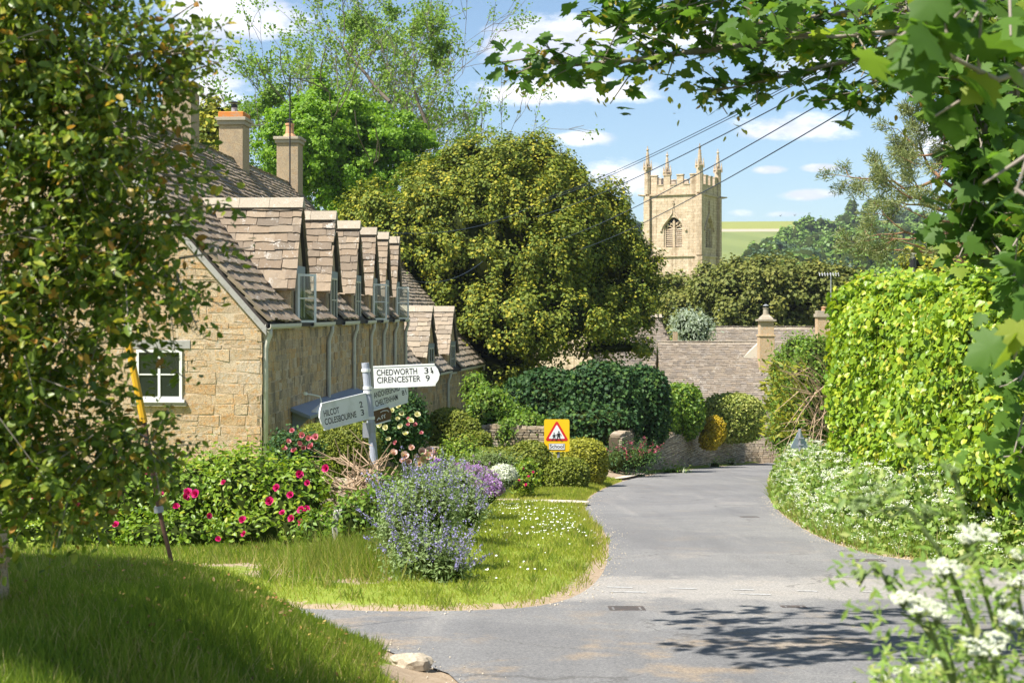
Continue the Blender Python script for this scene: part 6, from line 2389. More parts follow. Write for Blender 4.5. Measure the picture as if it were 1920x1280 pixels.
def wire(name, label, p, q, sag, r, group='overhead wires crossing in front of the church'):
    a, b = Vector(at(*p)), Vector(at(*q))
    pts = []
    for k in range(25):
        t = k / 24
        v = a.lerp(b, t)
        v.z -= sag * 4 * t * (1 - t)
        pts.append(v)
    o = MB().tube(pts, r, 5).build(name, M_['cable'])
    tag(o, label, 'cable', group)


wire('overhead_cable', 'upper strand of the topmost pair of overhead wires', (1755, 12, 19), (1010, 376, 66), .25, .009)
wire('overhead_cable', 'lower strand of the topmost pair of overhead wires', (1755, 18, 19), (1010, 380, 66), .25, .009)
wire('overhead_cable', 'overhead wire below the topmost pair, touching the left pinnacle of the tower', (1755, 38, 19), (1000, 408, 66), .3, .012)
wire('overhead_cable', 'third overhead wire down, crossing the battlements of the tower', (1765, 58, 19), (1040, 452, 66), .3, .012)
wire('overhead_cable', 'lowest overhead wire, crossing the belfry window of the tower', (1790, 82, 19), (1080, 470, 66), .3, .012)
# cable from the yew down to the lower cottage, and its twin
wire('overhead_cable', 'thin dark cable drooping from the yew tree to the cottage dormers', (1000, 385, 61), (690, 432, 46), .5, .010, 'thin cables across the yew tree')
wire('overhead_cable', 'pale thin cable drooping lower across the yew tree', (905, 490, 58), (765, 524, 54), .4, .010, 'thin cables across the yew tree')

bx_, by_ = at(328, 1080, 10.4).x, 10.4
bz_ = gz(bx_, by_)
f0 = Vector((bx_, by_, bz_ - .05))
f1 = Vector(at(298, 955, 10.4))
f2 = Vector(at(270, 792, 10.4))
f3 = Vector(at(240, 640, 10.4))
f4 = Vector(at(120, 60, 10.4))
gy_ = thing('guy_stay', 'leaning guy stay with a yellow upper guard, planted in the shaded bank', 'pole stay', tuple(f0))
MB().tube([f0, f1], .016, 8).build('rod', M_['rust'], gy_)
MB().tube([f1 + Vector((0, 0, -.02)), f1 + Vector((-.004, 0, .025))], .036, 10).build('collar', M_['metal'], gy_)
MB().tube([f1 + Vector((0, 0, .026)), f2], .021, 8).build('sleeve', M_['rust'], gy_)
MB().tube([f2, f3], .028, 8).build('guard', M_['yellow'], gy_)
MB().tube([f3, f4], .006, 5).build('stay_wire', M_['metal'], gy_)

# ---- stub post, rock, dead sticks
sx, sy = at(636, 0, 17.4).x, 17.4
b_ = MB()
zg = gz(sx, sy)
b_.add([(sx - .07, sy - .06, zg - .1), (sx + .05, sy - .06, zg - .1), (sx + .05, sy + .06, zg - .1), (sx - .06, sy + .06, zg - .1),
        (sx - .085, sy - .06, zg + .40), (sx + .06, sy - .05, zg + .42), (sx + .055, sy + .06, zg + .40), (sx - .08, sy + .06, zg + .43),
        (sx - .06, sy - .05, zg + .55), (sx + .05, sy - .05, zg + .58), (sx + .05, sy + .05, zg + .54), (sx - .06, sy + .05, zg + .56)],
       [(0, 3, 2, 1), (8, 9, 10, 11)] + [(i, (i + 1) % 4, 4 + (i + 1) % 4, 4 + i) for i in range(4)] + [(4 + i, 4 + (i + 1) % 4, 8 + (i + 1) % 4, 8 + i) for i in range(4)])
tag(b_.build('wooden_stub', M_['timber'], None, .012), 'weathered wooden post stub leaning at the end of the rose hedge', 'post')
rx, ry = at(772, 0, 9.3).x, 9.3
v, f = lump((rx, ry, gz(rx, ry) + .02), (.125, .10, .075), .3, 3)
v = v + rng.normal(0, .005, v.shape)
tag(link('rock', mesh_np('rock', [(v, f, 0)], [M_['ridge']], flat=True)), 'pale limestone rock at the lane edge at the foot of the grass bank', 'rock')
stk = thing('dead_climber', 'tangle of dead bare sticks heaped round the foot of the signpost', 'dead shrub', (-2.35, 20.2, gz(-2.35, 20.2)))
sbs = []
for k in range(120):
    a = np.array(at(680 + rng.normal(0, 22), 905 + rng.uniform(-25, 70), 19.7 + rng.uniform(-.4, .4)))
    ang = rng.uniform(.1, 3.3)
    L = rng.uniform(.2, .75) * (1.15 if ang > 1.9 else .7)
    e = a + np.array((math.cos(ang) * L, rng.uniform(-.35, .35), abs(math.sin(ang)) * L * .75 + .1))
    m = (a + e) / 2 + rng.normal(0, .09, 3)
    r = rng.uniform(.006, .016)
    sbs += [(a, m, r, r * .8), (m, e, r * .8, r * .4)]
    if rng.random() < .6:
        e2 = m + (e - m) * .5 + rng.normal(0, .14, 3)
        sbs.append((m, e2, r * .5, r * .3))
v, f = segs_mesh(sbs, 5)
o = link('stick', mesh_np('stick', [(v, f, 0)], [M_['twig']]), stk)
o['kind'] = 'stuff'


# ================================================================ FLOWERS AND LOW PLANTS
def flower_mesh(name, mat, petals=6, cup=.5, layers=2, size=1.0):
    """an open flower facing +z, about 1 across"""
    V, Fs, off, T = [], [], 0, []
    for l in range(layers):
        for k in range(petals):
            a = 2 * math.pi * (k + .5 * l) / petals + rng.normal(0, .08)
            tv = PETAL[0] * np.array((.62, .52 - .16 * l, .55)) * size
            tilt = cup * (.5 + .6 * l) + rng.normal(0, .08)
            R = np.array(Matrix.Rotation(a, 3, 'Z') @ Matrix.Rotation(tilt, 3, 'X'))
            V.append(tv @ R.T)
            Fs.append(PETAL[1] + off)
            off += len(tv)
            T += [rng.random()] * len(tv)
    return mesh_np(name, [(np.concatenate(V), np.concatenate(Fs), 0)], [mat], np.array(T))


def flowers(parent, name, mat, spots, d, size, petals=6, cup=.5, layers=2, jit=.15, nvar=3):
    ms = [flower_mesh(name, mat, petals, cup, layers) for _ in range(nvar)]
    for px, py in spots:
        p = Vector(at(px, py, d + rng.uniform(-jit, jit)))
        q = Vector((rng.normal(0, .5), -1 + rng.normal(0, .3), .7 + rng.normal(0, .3))).to_track_quat('Z', 'Y').to_matrix().to_4x4()
        s = size * rng.uniform(.75, 1.2)
        link(name, ms[rng.integers(nvar)], parent, Matrix.Translation(p) @ q @ Matrix.Rotation(rng.random() * 6, 4, 'Z') @ Matrix.Scale(s, 4))


# rose hedge along the garden
ells = [pe(545, 960, 19, 75, 85, 70), pe(470, 930, 19.2, 85, 90, 80), pe(360, 945, 19.4, 90, 85, 80), pe(230, 960, 19.6, 110, 80, 80), pe(90, 960, 19.8, 110, 90, 80), pe(-60, 960, 20, 120, 90, 80), pe(-250, 960, 20, 150, 95, 80),
        pe(430, 885, 19.6, 70, 42, 50), pe(560, 905, 19.4, 60, 45, 50), pe(500, 1000, 18.6, 110, 45, 50), pe(330, 1005, 18.7, 110, 40, 50), pe(150, 1005, 18.9, 130, 40, 50), pe(-30, 1005, 19, 130, 40, 50), pe(300, 890, 20, 60, 45, 50)]
rh = bush('rose_hedge', 'thick flowering rose hedge with magenta blooms below the cottage gable', 'hedge', ells, 62000, .070, OVAL, M_['rose'], 2.0, M_['core'], .24, None, .7, .14, .7, None, .74)
flowers(rh, 'rose_bloom', M_['magenta'], [(346, 932), (352, 924), (368, 926), (391, 967), (458, 1001), (275, 882), (99, 885), (186, 856), (217, 985), (561, 889), (577, 905), (575, 955), (566, 957), (565, 979), (595, 1004),
                                          (530, 962), (548, 972), (455, 975), (505, 940), (520, 915), (420, 905), (410, 1010), (330, 950), (300, 925), (150, 950), (60, 930), (30, 975), (545, 928), (612, 878), (480, 1030)], 18.1, .105, 7, .32, 3)
# pink rose left of the conifer ball
ells = [pe(560, 850, 23.5, 48, 38, 36), pe(535, 835, 24, 30, 26, 26)]
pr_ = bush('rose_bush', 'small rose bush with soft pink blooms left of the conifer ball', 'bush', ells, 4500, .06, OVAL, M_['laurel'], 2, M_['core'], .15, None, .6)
flowers(pr_, 'rose_bloom', M_['rosepink'], [(548, 808), (566, 815), (578, 822), (560, 832), (540, 828), (592, 820), (570, 840), (584, 838), (552, 846), (530, 842)], 22.7, .13, 7, .55, 3)
flowers(bpy.data.objects['rose_bush'], 'rose_bloom', M_['palepetal'], [(748, 763), (754, 776), (745, 786), (723, 802), (713, 797), (752, 800), (735, 770), (770, 790), (760, 815), (728, 824), (782, 778)], 28.7, .13, 7, .5, 3)
flowers(bpy.data.objects['rose_bush'], 'pink_bloom', M_['rosepink'], [(754, 746), (766, 785), (765, 796), (779, 797), (790, 812), (742, 830)], 28.6, .10, 6, .5, 2)

# catmint in front of the signpost
def spike_plant(name, label, cat, ells, nleaf, lsize, lmat, nspk, fmat, slen, fsize, core=True, spread=.9, per=26, group=None, lt=None):
    root = bush(name, label, cat, ells, nleaf, lsize, lt or NARROW, lmat, 2.0, M_['core'] if core else None, .25, group, .9, .18, .6, None, .72)
    P, segs = [], []
    for k in range(nspk):
        c, r = ells[rng.integers(len(ells))]
        u = unit(1)[0]
        u[2] = abs(u[2])
        u[1] = -abs(u[1]) if rng.random() < .6 else u[1]
        p = c + u * r * .9
        d = u * spread + np.array((0, 0, .75)) + rng.normal(0, .2, 3)
        d /= np.linalg.norm(d)
        L = slen * (.6 + .7 * rng.random())
        e = p + d * L
        segs.append((p - d * L * .5, e, .004, .002))
        t = .25 + .75 * rng.random(per)
        P.append(p + (e - p) * t[:, None] + rng.normal(0, fsize * .55, (per, 3)))
    P = np.concatenate(P)
    o = leaves('flower_spike', CLUMP, P, frames(rng.normal(size=P.shape) + np.array((0, -.6, .4))), fsize * (.7 + .6 * rng.random(len(P))), fmat, root)
    o['kind'] = 'stuff'
    v, f = segs_mesh(segs, 4)
    o = link('stem', mesh_np('stem', [(v, f, 0)], [M_['stem']]), root)
    o['kind'] = 'stuff'
    return root


spike_plant('catmint', 'big spreading catmint clump with violet flower spikes in front of the signpost', 'flowering plant',
            [pe(800, 1050, 14.6, 70, 48, 60), pe(790, 960, 15.6, 75, 62, 60), pe(760, 1000, 15.2, 45, 60, 50), pe(830, 1070, 14.4, 48, 30, 40)], 30000, .055, M_['sage'], 115, M_['catmint'], .38, .020)
bush('bramble', 'leafy green bramble growing between the stub post and the catmint', 'shrub', [pe(700, 960, 17.5, 55, 40, 40), pe(660, 985, 17.3, 40, 50, 40), pe(735, 930, 17.8, 40, 34, 40), pe(590, 1000, 17.6, 30, 40, 30)], 6500, .065, LEAF, M_['shrub'], 2.0, M_['core'], .2, None, .9, .2, .4, None, .7)
spike_plant('lavender', 'grey-green lavender mound with few flowers behind the catmint', 'flowering plant', [pe(855, 935, 19, 52, 52, 50), pe(820, 905, 19.6, 50, 40, 46), pe(880, 960, 18.6, 30, 34, 36)], 15000, .06, M_['sage'], 60, M_['catmint'], .2, .02)
spike_plant('aubretia', 'rounded cushion of mauve flowers spilling over the lawn edge', 'flowering plant', [pe(893, 912, 24.5, 42, 36, 40), pe(915, 925, 24, 26, 26, 32), pe(865, 892, 25.5, 30, 20, 30)], 9000, .05, M_['sage'], 420, M_['aubretia'], .07, .032, spread=1.2, per=16)
cr = bush('snow_in_summer', 'mound of small white flowers beside the mauve cushion', 'flowering plant', [pe(942, 896, 29, 26, 24, 28), pe(925, 905, 28.5, 16, 16, 20)], 4500, .045, NARROW, M_['silver'], 2.0, M_['core'], .08, None, .4)
P, O = [], []
for k in range(2200):
    u = unit(1)[0]
    u[2] = abs(u[2])
    P.append(np.array(at(942, 896, 29)) + u * np.array((.29, .3, .27)) * (1 + .08 * rng.random()))
    O.append(u)
P, O = np.array(P), np.array(O)
o = leaves('white_flower', CLUMP, P, frames(O + .4 * rng.normal(size=O.shape)), .042, M_['umbel'], cr)
o['kind'] = 'stuff'
rr = bush('rose_bush', 'small bush with a few red roses between the white flowers and the box bush', 'bush', [pe(988, 893, 33, 24, 28, 26), pe(970, 905, 32.5, 14, 16, 20)], 3200, .065, OVAL, M_['rose'], 2.0, M_['core'], .12, None, .6)
flowers(rr, 'rose_bloom', M_['magenta'], [(980, 878), (991, 893), (986, 909), (1000, 885), (972, 900)], 32.2, .085, 6, .5, 2)
spike_plant('grey_santolina', 'soft grey-green clump behind the white flowers', 'plant', [pe(925, 868, 34, 42, 20, 36), pe(955, 875, 34, 24, 18, 26), pe(885, 875, 33, 28, 20, 26)], 7000, .07, M_['sage'], 10, M_['aubretia'], .05, .02)
vl = spike_plant('red_valerian', 'dark green plant with crimson flower heads at the near end of the stone wall', 'flowering plant', [pe(1185, 860, 52, 40, 26, 34), pe(1155, 865, 51.5, 26, 26, 30), pe(1212, 850, 53, 24, 14, 24)], 5200, .12, M_['laurel'], 26, M_['redflower'], .3, .06, per=12)
spike_plant('weeds_at_wall', 'weeds growing along the foot of the stone wall', 'weed', [pe(1262, 888, 57.5, 30, 9, 20), pe(1340, 874, 68, 12, 10, 14), pe(1372, 870, 72, 10, 6, 14)], 1600, .13, M_['shrub'], 6, M_['umbel'], .2, .04)
bush('rock_plants', 'bright trailing plants on top of the sunlit garden wall', 'plant', [pe(985, 800, 50, 45, 16, 20), pe(950, 815, 49.6, 20, 26, 20)], 3500, .12, LEAF, M_['shrub'], 2, M_['core'], .1, None, .5)
bush('border_plants', 'mixed leafy border plants in front of the short wall end', 'plant', [pe(872, 852, 36, 26, 28, 26), pe(838, 850, 37, 20, 20, 26), pe(885, 868, 35, 24, 16, 24)], 3600, .08, LEAF, M_['rose'], 2, M_['core'], .12, None, .8)


# oriental poppies and alliums
pz = 21.8
pop = thing('poppy_plant', 'clump of pale pink poppies on thin stems beside the short wall', 'flowering plant', (at(780, 0, pz).x, pz, gz(at(780, 0, pz).x, pz)))
sp_ = [(737, 851), (757, 856), (766, 867), (756, 866), (772, 841), (781, 859), (791, 849), (794, 860), (805, 856), (814, 853), (805, 847), (787, 870), (798, 852), (811, 861)]
flowers(pop, 'poppy_bloom', M_['pink'], sp_, pz, .145, 6, .75, 2)
sg_ = []
for px, py in sp_:
    e = np.array(at(px, py + 3, pz))
    b0 = np.array((at(785 + rng.normal(0, 20), 0, pz).x, pz + rng.normal(0, .15), gz(at(785, 0, pz).x, pz)))
    sg_.append((b0, e, .009, .006))
v, f = segs_mesh(sg_, 5)
o = link('stem', mesh_np('stem', [(v, f, 0)], [M_['stem']]), pop)
o['kind'] = 'stuff'
n = 2600
P = np.stack([rng.normal(at(790, 0, pz).x, .24, n), rng.normal(pz, .22, n), np.zeros(n)], 1)
P[:, 2] = ground_z(P[:, 0], P[:, 1])
o = leaves('strap_leaf', BLADE, P, frames(np.stack([rng.normal(0, .5, n), -np.ones(n), rng.normal(0, .3, n)], 1), np.stack([rng.normal(0, .28, n), rng.normal(0, .25, n), np.ones(n)], 1)),
           np.stack([np.full(n, .022), .75 * (.5 + .6 * rng.random(n)), np.full(n, .5)], 1), M_['lawn'], pop)
o['kind'] = 'stuff'
for px, py, r, lab in ((821, 867, .078, 'upper round purple allium head beside the pink poppies'), (817, 877, .092, 'largest round purple allium head below the pink poppies'), (823, 892, .05, 'small dark purple allium head below the two big ones')):
    c = np.array(at(px, py, 21.3))
    al = thing('allium', lab, 'flower', (c[0], 21.3, gz(c[0], 21.3)), 'purple alliums')
    v, f = segs_mesh([(np.array((c[0] + .02, 21.3, gz(c[0], 21.3))), c, .008, .006)], 5)
    link('stem', mesh_np('stem', [(v, f, 0)], [M_['stem']]), al)
    u = unit(420)
    leaves('flower_head', CLUMP, c + u * r * (.55 + .45 * rng.random(420))[:, None], frames(u + .3 * rng.normal(size=u.shape)), r * .36, M_['allium'], al)


# ================================================================ GRASS
def sample(n, x0, x1, y0, y1):
    return rng.uniform(x0, x1, n), rng.uniform(y0, y1, n)


def blades(name, X, Y, ln, wd, mat, lean=.35, kind='stuff'):
    n = len(X)
    Z = ground_z(X, Y)
    P = np.stack([X, Y, Z - .005], 1)
    tan = np.stack([rng.normal(0, lean, n), rng.normal(0, lean, n), np.ones(n)], 1)
    nrm = np.stack([rng.normal(0, .5, n), -np.ones(n) + rng.normal(0, .4, n), rng.normal(0, .15, n)], 1)
    lf = 3 * np.sin(X * 1.7 + Y) * np.sin(Y * 1.3 - X * .6)
    tint = np.clip(.72 * rng.random(n) + .13 + .075 * lf + .10 * np.sin(X * 5.3 + 2 * np.sin(Y * 3.1)) * np.sin(Y * 4.4), 0, .999)
    o = leaves(name, BLADE, P, frames(nrm, tan), np.stack([wd, ln, ln * .8], 1), M_[mat], None, tint)
    o['kind'] = kind
    return o


# bank in the left foreground
X, Y = sample(190000, -5.4, .3, 4.2, 13.3)
keep = (sdist(X, Y, BANK) < .06) & (sdist(X, Y, ROAD) > .01) & (worn_at(X, Y) < .22 + .3 * rng.random(len(X))) & (rng.random(len(X)) < np.clip(1.25 - (Y - 4) * .03, .6, 1)) & (np.abs(X) / np.maximum(Y, 1) < .44)
X, Y = X[keep], Y[keep]
ln = (.035 + .06 * rng.random(len(X)) ** 1.6) * (1 + .5 * (Y < 8.3)) * (1 + .5 * np.clip(np.sin(X * 3.1 + 2 * Y) * np.sin(Y * 2.3), 0, 1))
blades('bank_grass', X, Y, ln, .0048 + .003 * rng.random(len(X)), 'grass', .42)
# fallen leaves caught in the grass
X, Y = sample(900, -3.6, -.2, 6.5, 12.2)
kk = (sdist(X, Y, BANK) < -.15) & (np.abs(X) / Y < .4)
X, Y = X[kk], Y[kk]
P = np.stack([X, Y, ground_z(X, Y) + .03 + .03 * rng.random(len(X))], 1)
o = leaves('fallen_leaves', SLIM, P, frames(rng.normal(0, .5, P.shape) + np.array((0, -.3, 1))), .03 * (.6 + .8 * rng.random(len(X))), M_['fallen'], None)
o['kind'] = 'stuff'
# lawn beside the road
X, Y = sample(240000, -5.2, 1.9, 12.2, 47)
sr = sdist(X, Y, ROAD)
den = np.clip((20. / Y) ** 1.2, .3, 1.3)
keep = (sr > .05 * np.sin(X * 9 + Y * 7) * np.sin(Y * 5.3) + .01) & (sdist(X, Y, BANK) > .05) & (rng.random(len(X)) < .72 + .5 * np.sin(X * 3.7 + np.sin(Y * 2.1)) * np.sin(Y * 2.9 + X)) & (sdist(X, Y, PATH) > .02) & (sdist(X, Y, DRIVE) > 0) & (worn_at(X, Y) < .15 + .35 * rng.random(len(X))) & (rng.random(len(X)) < den / 1.1 * np.clip(.35 + sr / .45, 0, 1)) & (X > -.32 * Y + 1.5)
X, Y, sr = X[keep], Y[keep], sr[keep]
ln = (.035 + .045 * rng.random(len(X))) * np.where(sr < .3, 1.5, 1) * (1 + .45 * (Y > 22))
blades('lawn_grass', X, Y, ln, (.006 + .004 * rng.random(len(X))) * (Y / 14), 'lawn', .5)
# the grass beyond the path, under the box bushes
X, Y = sample(26000, .2, 3.6, 32, 47)
sr = sdist(X, Y, ROAD)
keep = (sr > .05) & (sr < 1.6) & (worn_at(X, Y) < .4 + .3 * rng.random(len(X)))
X, Y = X[keep], Y[keep]
blades('verge_grass', X, Y, .06 + .07 * rng.random(len(X)), .02 + .01 * rng.random(len(X)), 'lawn', .5)
# long grass at the foot of the shrubs and on the right verge
X1, Y1 = rng.normal(-1.75, .38, 6000), rng.normal(15.9, .8, 6000)
X2, Y2 = sample(9000, -7.5, -2.2, 16.2, 18.4)
X3, Y3 = sample(26000, 1.0, 5.2, 3.2, 9.5)
k3 = (sdist(X3, Y3, ROAD) > .03)
X4, Y4 = sample(26000, 4.5, 8, 15.3, 40)
k4 = (sdist(X4, Y4, ROAD) > .02) & (sdist(X4, Y4, ROAD) < 1.6)
for nm, xx, yy, l0, l1, w in (('long_grass', X1, Y1, .12, .32, .008), ('long_grass', X2, Y2, .04, .11, .009), ('long_grass', X3[k3], Y3[k3], .10, .32, .006), ('long_grass', X4[k4], Y4[k4], .12, .32, .011)):
    blades(nm, xx, yy, l0 + l1 * rng.random(len(xx)), w * (.7 + .6 * rng.random(len(xx))), 'grass', .4)
# tufts
X, Y = [], []
for k in range(150):
    cx_, cy_ = rng.uniform(-3.5, 1.4), rng.uniform(12.6, 24)
    m = rng.integers(25, 70)
    X.append(rng.normal(cx_, .05, m))
    Y.append(rng.normal(cy_, .07, m))
X, Y = np.concatenate(X), np.concatenate(Y)
kk = (sdist(X, Y, ROAD) > .04) & (sdist(X, Y, BANK) > .05)
blades('grass_tufts', X[kk], Y[kk], .07 + .10 * rng.random(kk.sum()), .007 + .004 * rng.random(kk.sum()), 'grass', .55)
# grit along the broken edges of the tarmac
X, Y = sample(60000, -2.5, 6.5, 8.5, 36)
sr = sdist(X, Y, ROAD)
kk = (np.abs(sr + .06) < np.abs(rng.normal(0, .13, len(X)))) & (rng.random(len(X)) < .55) & (np.abs(sr) < .5)
X, Y = X[kk], Y[kk]
P = np.stack([X, Y, base_z(Y) + .010 + np.where(sr[kk] > 0, .02, 0)], 1)
_oct = (np.array([(1, 0, 0), (-1, 0, 0), (0, 1, 0), (0, -1, 0), (0, 0, .7), (0, 0, -.7)]) * .5, np.array([(0, 2, 4), (2, 1, 4), (1, 3, 4), (3, 0, 4), (2, 0, 5), (1, 2, 5), (3, 1, 5), (0, 3, 5)]))
o = leaves('road_grit', _oct, P, frames(rng.normal(size=P.shape)), .008 + .022 * rng.random(len(P)) ** 3, M_['gravel'], None)
o['kind'] = 'stuff'
# daisies in the lawn
c = [(.55, 25.5, .55, 2.6, 170), (.25, 20.5, .35, .8, 50), (-.1, 28.5, .3, .8, 50), (.1, 15.5, .4, .8, 16), (.75, 22.5, .2, .5, 40)]
X = np.concatenate([rng.normal(a, s, n) for a, b, s, t, n in c])
Y = np.concatenate([rng.normal(b, t, n) for a, b, s, t, n in c])
keep = (sdist(X, Y, ROAD) > .15) & (sdist(X, Y, PATH) > .1)
X, Y = X[keep], Y[keep]
P = np.stack([X, Y, ground_z(X, Y) + .06], 1)
HEX = (np.array([(math.cos(k * math.pi / 3) * .5, math.sin(k * math.pi / 3) * .5, .08) for k in range(6)] + [(0, 0, 0)]), np.array([(6, k, (k + 1) % 6) for k in range(6)]))
o = leaves('daisies', HEX, P, frames(np.stack([rng.normal(-.2, .3, len(X)), rng.normal(-.5, .3, len(X)), np.ones(len(X))], 1)), .024 * (.7 + .6 * rng.random(len(X))), M_['daisy'], None)
o['kind'] = 'stuff'


# ---- cow parsley verge under the lime hedge
def verge():
    n = 52000
    Y = 14.2 + 36 * rng.random(n) ** 1.15
    # follow the right road edge
    E = np.array([(6.4, 15.4), (5.1, 17.2), (4.62, 18.7), (4.66, 22.2), (5.58, 30.4), (7.2, 39.8), (8.4, 46), (9.7, 54)])
    ex = np.interp(Y, E[:, 1], E[:, 0])
    wd = np.interp(Y, [14, 17, 20, 26, 32, 40, 50], [2.5, 1.4, 1.1, 1.1, 1.6, 1.5, 1.2])
    s = rng.random(n)
    X = ex + .05 + s * wd
    prof = np.clip(s * 2.6, .12, 1) ** .8
    hmax = np.interp(Y, [14, 20, 26, 32, 40, 50], [.55, .75, .9, .85, .85, 1.1]) * (.75 + .25 * np.sin(Y * 2.1 + X) + .2 * np.sin(Y * 5.3))
    H = hmax * prof
    z = ground_z(X, Y) + H * rng.random(n) ** .55
    P = np.stack([X, Y, z], 1)
    o = leaves('cow_parsley_verge', CLUMP, P, frames(rng.normal(size=P.shape) + np.array((-.4, -.5, .8)), rng.normal(size=P.shape) + np.array((0, 0, .5))), .085 * (.5 + .9 * rng.random(n)) * (1 + (Y > 28) * .3), M_['weed'], None)
    o['kind'] = 'stuff'
    k = np.where((rng.random(n) < .030) & (Y < 47))[0]
    Q = np.stack([X[k], Y[k], ground_z(X[k], Y[k]) + H[k] * (1.0 + .12 * rng.random(len(k)))], 1)
    per = 22
    U = rng.normal(0, 1, (len(k) * per, 3)) * np.array((.042, .042, .012))
    P2 = np.repeat(Q, per, 0) + U * np.repeat(.7 + .7 * rng.random(len(k)), per)[:, None]
    o = leaves('cow_parsley_flowers', CLUMP, P2, frames(rng.normal(0, .4, P2.shape) + np.array((-.2, -.4, 1))), .021 * (.7 + .6 * rng.random(len(P2))), M_['umbel'], None)
    o['kind'] = 'stuff'
    # near verge at the lower right
    n = 11000
    X = 1.05 + 3.2 * rng.random(n)
    Y = 3.4 + 4.2 * rng.random(n)
    k = sdist(X, Y, ROAD) > .05
    X, Y = X[k], Y[k]
    s = np.clip(sdist(X, Y, ROAD) / .5, .1, 1)
    P = np.stack([X, Y, ground_z(X, Y) + s * .62 * rng.random(len(X)) ** .8], 1)
    o = leaves('near_verge_leaves', NARROW, P, frames(rng.normal(size=P.shape) + np.array((-.4, -.5, .8)), rng.normal(size=P.shape) + np.array((0, 0, .4))), .06 * (.5 + .9 * rng.random(len(P))), M_['weed'], None)
    o['kind'] = 'stuff'


verge()


# ---- single cow parsley plants close to the camera
def cow_parsley(label, stem, heads, dead=False):
    """stem: list of (px, py, d) from the root up; heads: (px, py, d, radius in px, tilt)"""
    pts = [np.array(at(*p)) for p in stem]
    x, y = pts[0][0], pts[0][1]
    root = thing('cow_parsley', label, 'wildflower', (x, y, gz(x, y)), 'cow parsley plants close by on the right')
    pts = [np.array((x + .02, y, gz(x, y)))] + pts
    segs = [(a, b, .006, .0045) for a, b in zip(pts[:-1], pts[1:])]
    for q, (px, py, d, r, tilt) in enumerate(heads):
        c = np.array(at(px, py, d))
        j = min(len(pts) - 1, 1 + q % max(1, len(pts) - 1))
        a = pts[-1] if q < 2 else pts[j]
        m = (a + c) / 2 + rng.normal(0, .012, 3) - np.array((0, 0, .015))
        segs += [(a, m, .0038, .003), (m, c - np.array((0, 0, .03)), .003, .0022)]
        R_ = r * .8 * d / F
        up_ = np.array((tilt, -.35, 1.0))
        up_ /= np.linalg.norm(up_)
        fr = frames(up_[None], np.array((1., .3, 0))[None])[0]
        P, seg2 = [], []
        for k in range(13):
            a_ = k * 2.4
            rr = R_ * math.sqrt((k + .6) / 13)
            uc = c + fr[:, 0] * rr * math.cos(a_) + fr[:, 1] * rr * math.sin(a_) + fr[:, 2] * (R_ * .18 * (1 - rr / R_))
            seg2.append((c - fr[:, 2] * .03, uc, .0014, .0009))
            P.append(uc + rng.normal(0, R_ * .085, (26, 3)) * (fr[:, 0] + fr[:, 1])[None] * .0 + rng.normal(0, 1, (26, 3)) @ (fr * np.array((R_ * .10, R_ * .10, R_ * .03))).T)
        P = np.concatenate(P)
        o = leaves('umbel', HEX, P, frames(rng.normal(0, .35, P.shape) + up_), (.0062 if not dead else .0052) * (.7 + .6 * rng.random(len(P))), M_['umbel'] if not dead else M_['sage'], root)
        v, f = segs_mesh(seg2, 4)
        link('umbel_rays', mesh_np('umbel_rays', [(v, f, 0)], [M_['stem']]), o)
    # ferny leaves along the stem
    n = 260
    j = rng.integers(0, len(pts) - 1, n)
    t = rng.random(n)
    A_ = np.array(pts)
    P = A_[j] + (A_[j + 1] - A_[j]) * t[:, None]
    off = rng.normal(0, 1, (max(1, n // 26), 3)) * np.array((.09, .09, .03))
    P = P * 0 + np.repeat(A_[rng.integers(0, len(pts), max(1, n // 26))] + off, 26, 0)[:n] + rng.normal(0, .030, (n, 3))
    o = leaves('ferny_leaf', NARROW, P, frames(rng.normal(size=P.shape) * .5 + np.array((0, -.3, 1))), .035 * (.6 + .7 * rng.random(n)), M_['weed'], root)
    o['kind'] = 'stuff'
    v, f = segs_mesh(segs, 6)
    link('stem', mesh_np('stem', [(v, f, 0)], [M_['stem']]), root)


cow_parsley('cow parsley with the highest clear white umbel, right of the road', [(1850, 1260, 3.2), (1800, 1110, 3.15), (1775, 1060, 3.1)], [(1835, 1000, 3.1, 42, .1), (1772, 1062, 3.05, 40, -.1), (1815, 1010, 3.15, 24, .0)])
cow_parsley('cow parsley with one grey spent umbel leaning far left over the road', [(1830, 1200, 3.4), (1760, 1030, 3.3), (1700, 950, 3.3)], [(1645, 925, 3.3, 58, -.5), (1610, 945, 3.3, 24, -.6), (1742, 955, 3.3, 26, .3)], True)
cow_parsley('thin bare cow parsley stalk standing tall against the lime hedge', [(1870, 1190, 3.6), (1825, 1040, 3.5), (1790, 890, 3.5)], [(1782, 878, 3.5, 22, .2)], True)
cow_parsley('cow parsley with a blurred white umbel just above the bottom shadows', [(1790, 1290, 3.0), (1745, 1180, 2.95)], [(1728, 1135, 2.9, 44, .0), (1690, 1120, 2.9, 22, -.3), (1760, 1150, 2.95, 26, .1)])
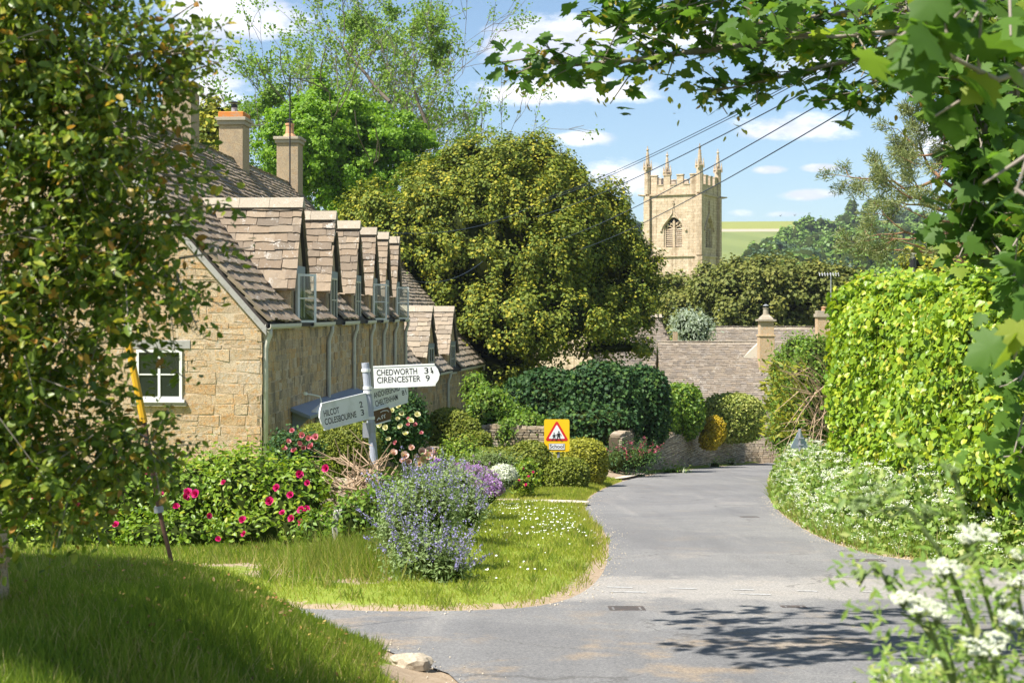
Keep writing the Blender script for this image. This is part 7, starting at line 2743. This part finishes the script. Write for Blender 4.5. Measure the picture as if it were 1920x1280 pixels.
cow_parsley('cow parsley in the bottom right corner with a wide flower head', [(1880, 1300, 3.0), (1860, 1240, 3.0)], [(1842, 1212, 2.9, 46, .0), (1900, 1160, 2.95, 34, .2), (1870, 1195, 2.95, 26, .0)])
cow_parsley('low cow parsley with small umbels at the bottom edge', [(1740, 1320, 3.3), (1720, 1280, 3.3)], [(1700, 1262, 3.25, 30, -.2), (1760, 1248, 3.2, 26, .1), (1660, 1275, 3.25, 22, -.1)])
cow_parsley('cow parsley with cream umbels against the right edge of the picture', [(1925, 1200, 3.4), (1910, 1120, 3.4)], [(1905, 1085, 3.35, 34, .0), (1912, 1040, 3.4, 24, .2), (1880, 1120, 3.4, 24, -.1)])
cow_parsley('wispy cow parsley in seed reaching left across the road dashes', [(1770, 1230, 3.6), (1700, 1130, 3.5), (1640, 1060, 3.5)], [(1612, 1075, 3.5, 20, -.2), (1645, 1060, 3.5, 18, .1), (1668, 1085, 3.5, 16, .1)], True)

# two birds far off over the hill
for px, py, lab in ((1463, 405, 'left one of two tiny dark birds low over the hill'), (1490, 404, 'right one of two tiny dark birds low over the hill')):
    p = at(px, py, 300)
    bmx = MB(Matrix.Translation(p) @ Matrix.Rotation(.5, 4, 'Z'))
    bmx.add([(-.30, 0, .0), (0, -.06, .07), (.34, 0, .0), (.08, .03, -.05), (-.06, .03, -.05)], [(0, 1, 3, 4), (1, 2, 3)])
    bmx.add([(-.05, .1, .10), (.05, .1, .10), (.12, .55, .30), (-.05, .35, .22)], [(0, 1, 2, 3)])
    bmx.add([(-.05, -.1, .10), (.05, -.1, .10), (.12, -.55, .30), (-.05, -.35, .22)], [(0, 1, 2, 3)])
    tag(bmx.build('bird', M_['black']), lab, 'bird', 'birds over the hill')
# ================================================================ AIR
hz = MB().box((-1150, -60, -31), (1150, 1580, 105)).mesh('haze')
hm, t = new_mat('summer_haze')
pv = t.n('ShaderNodeVolumePrincipled')
pv.inputs['Color'].default_value = (.80, .90, 1.0, 1)
pv.inputs['Density'].default_value = .00012
pv.inputs['Anisotropy'].default_value = .2
o_ = t.n('ShaderNodeOutputMaterial')
t.l(pv.outputs[0], o_.inputs['Volume'])
hz.materials.append(hm)
tag(link('haze', hz), kind='stuff')
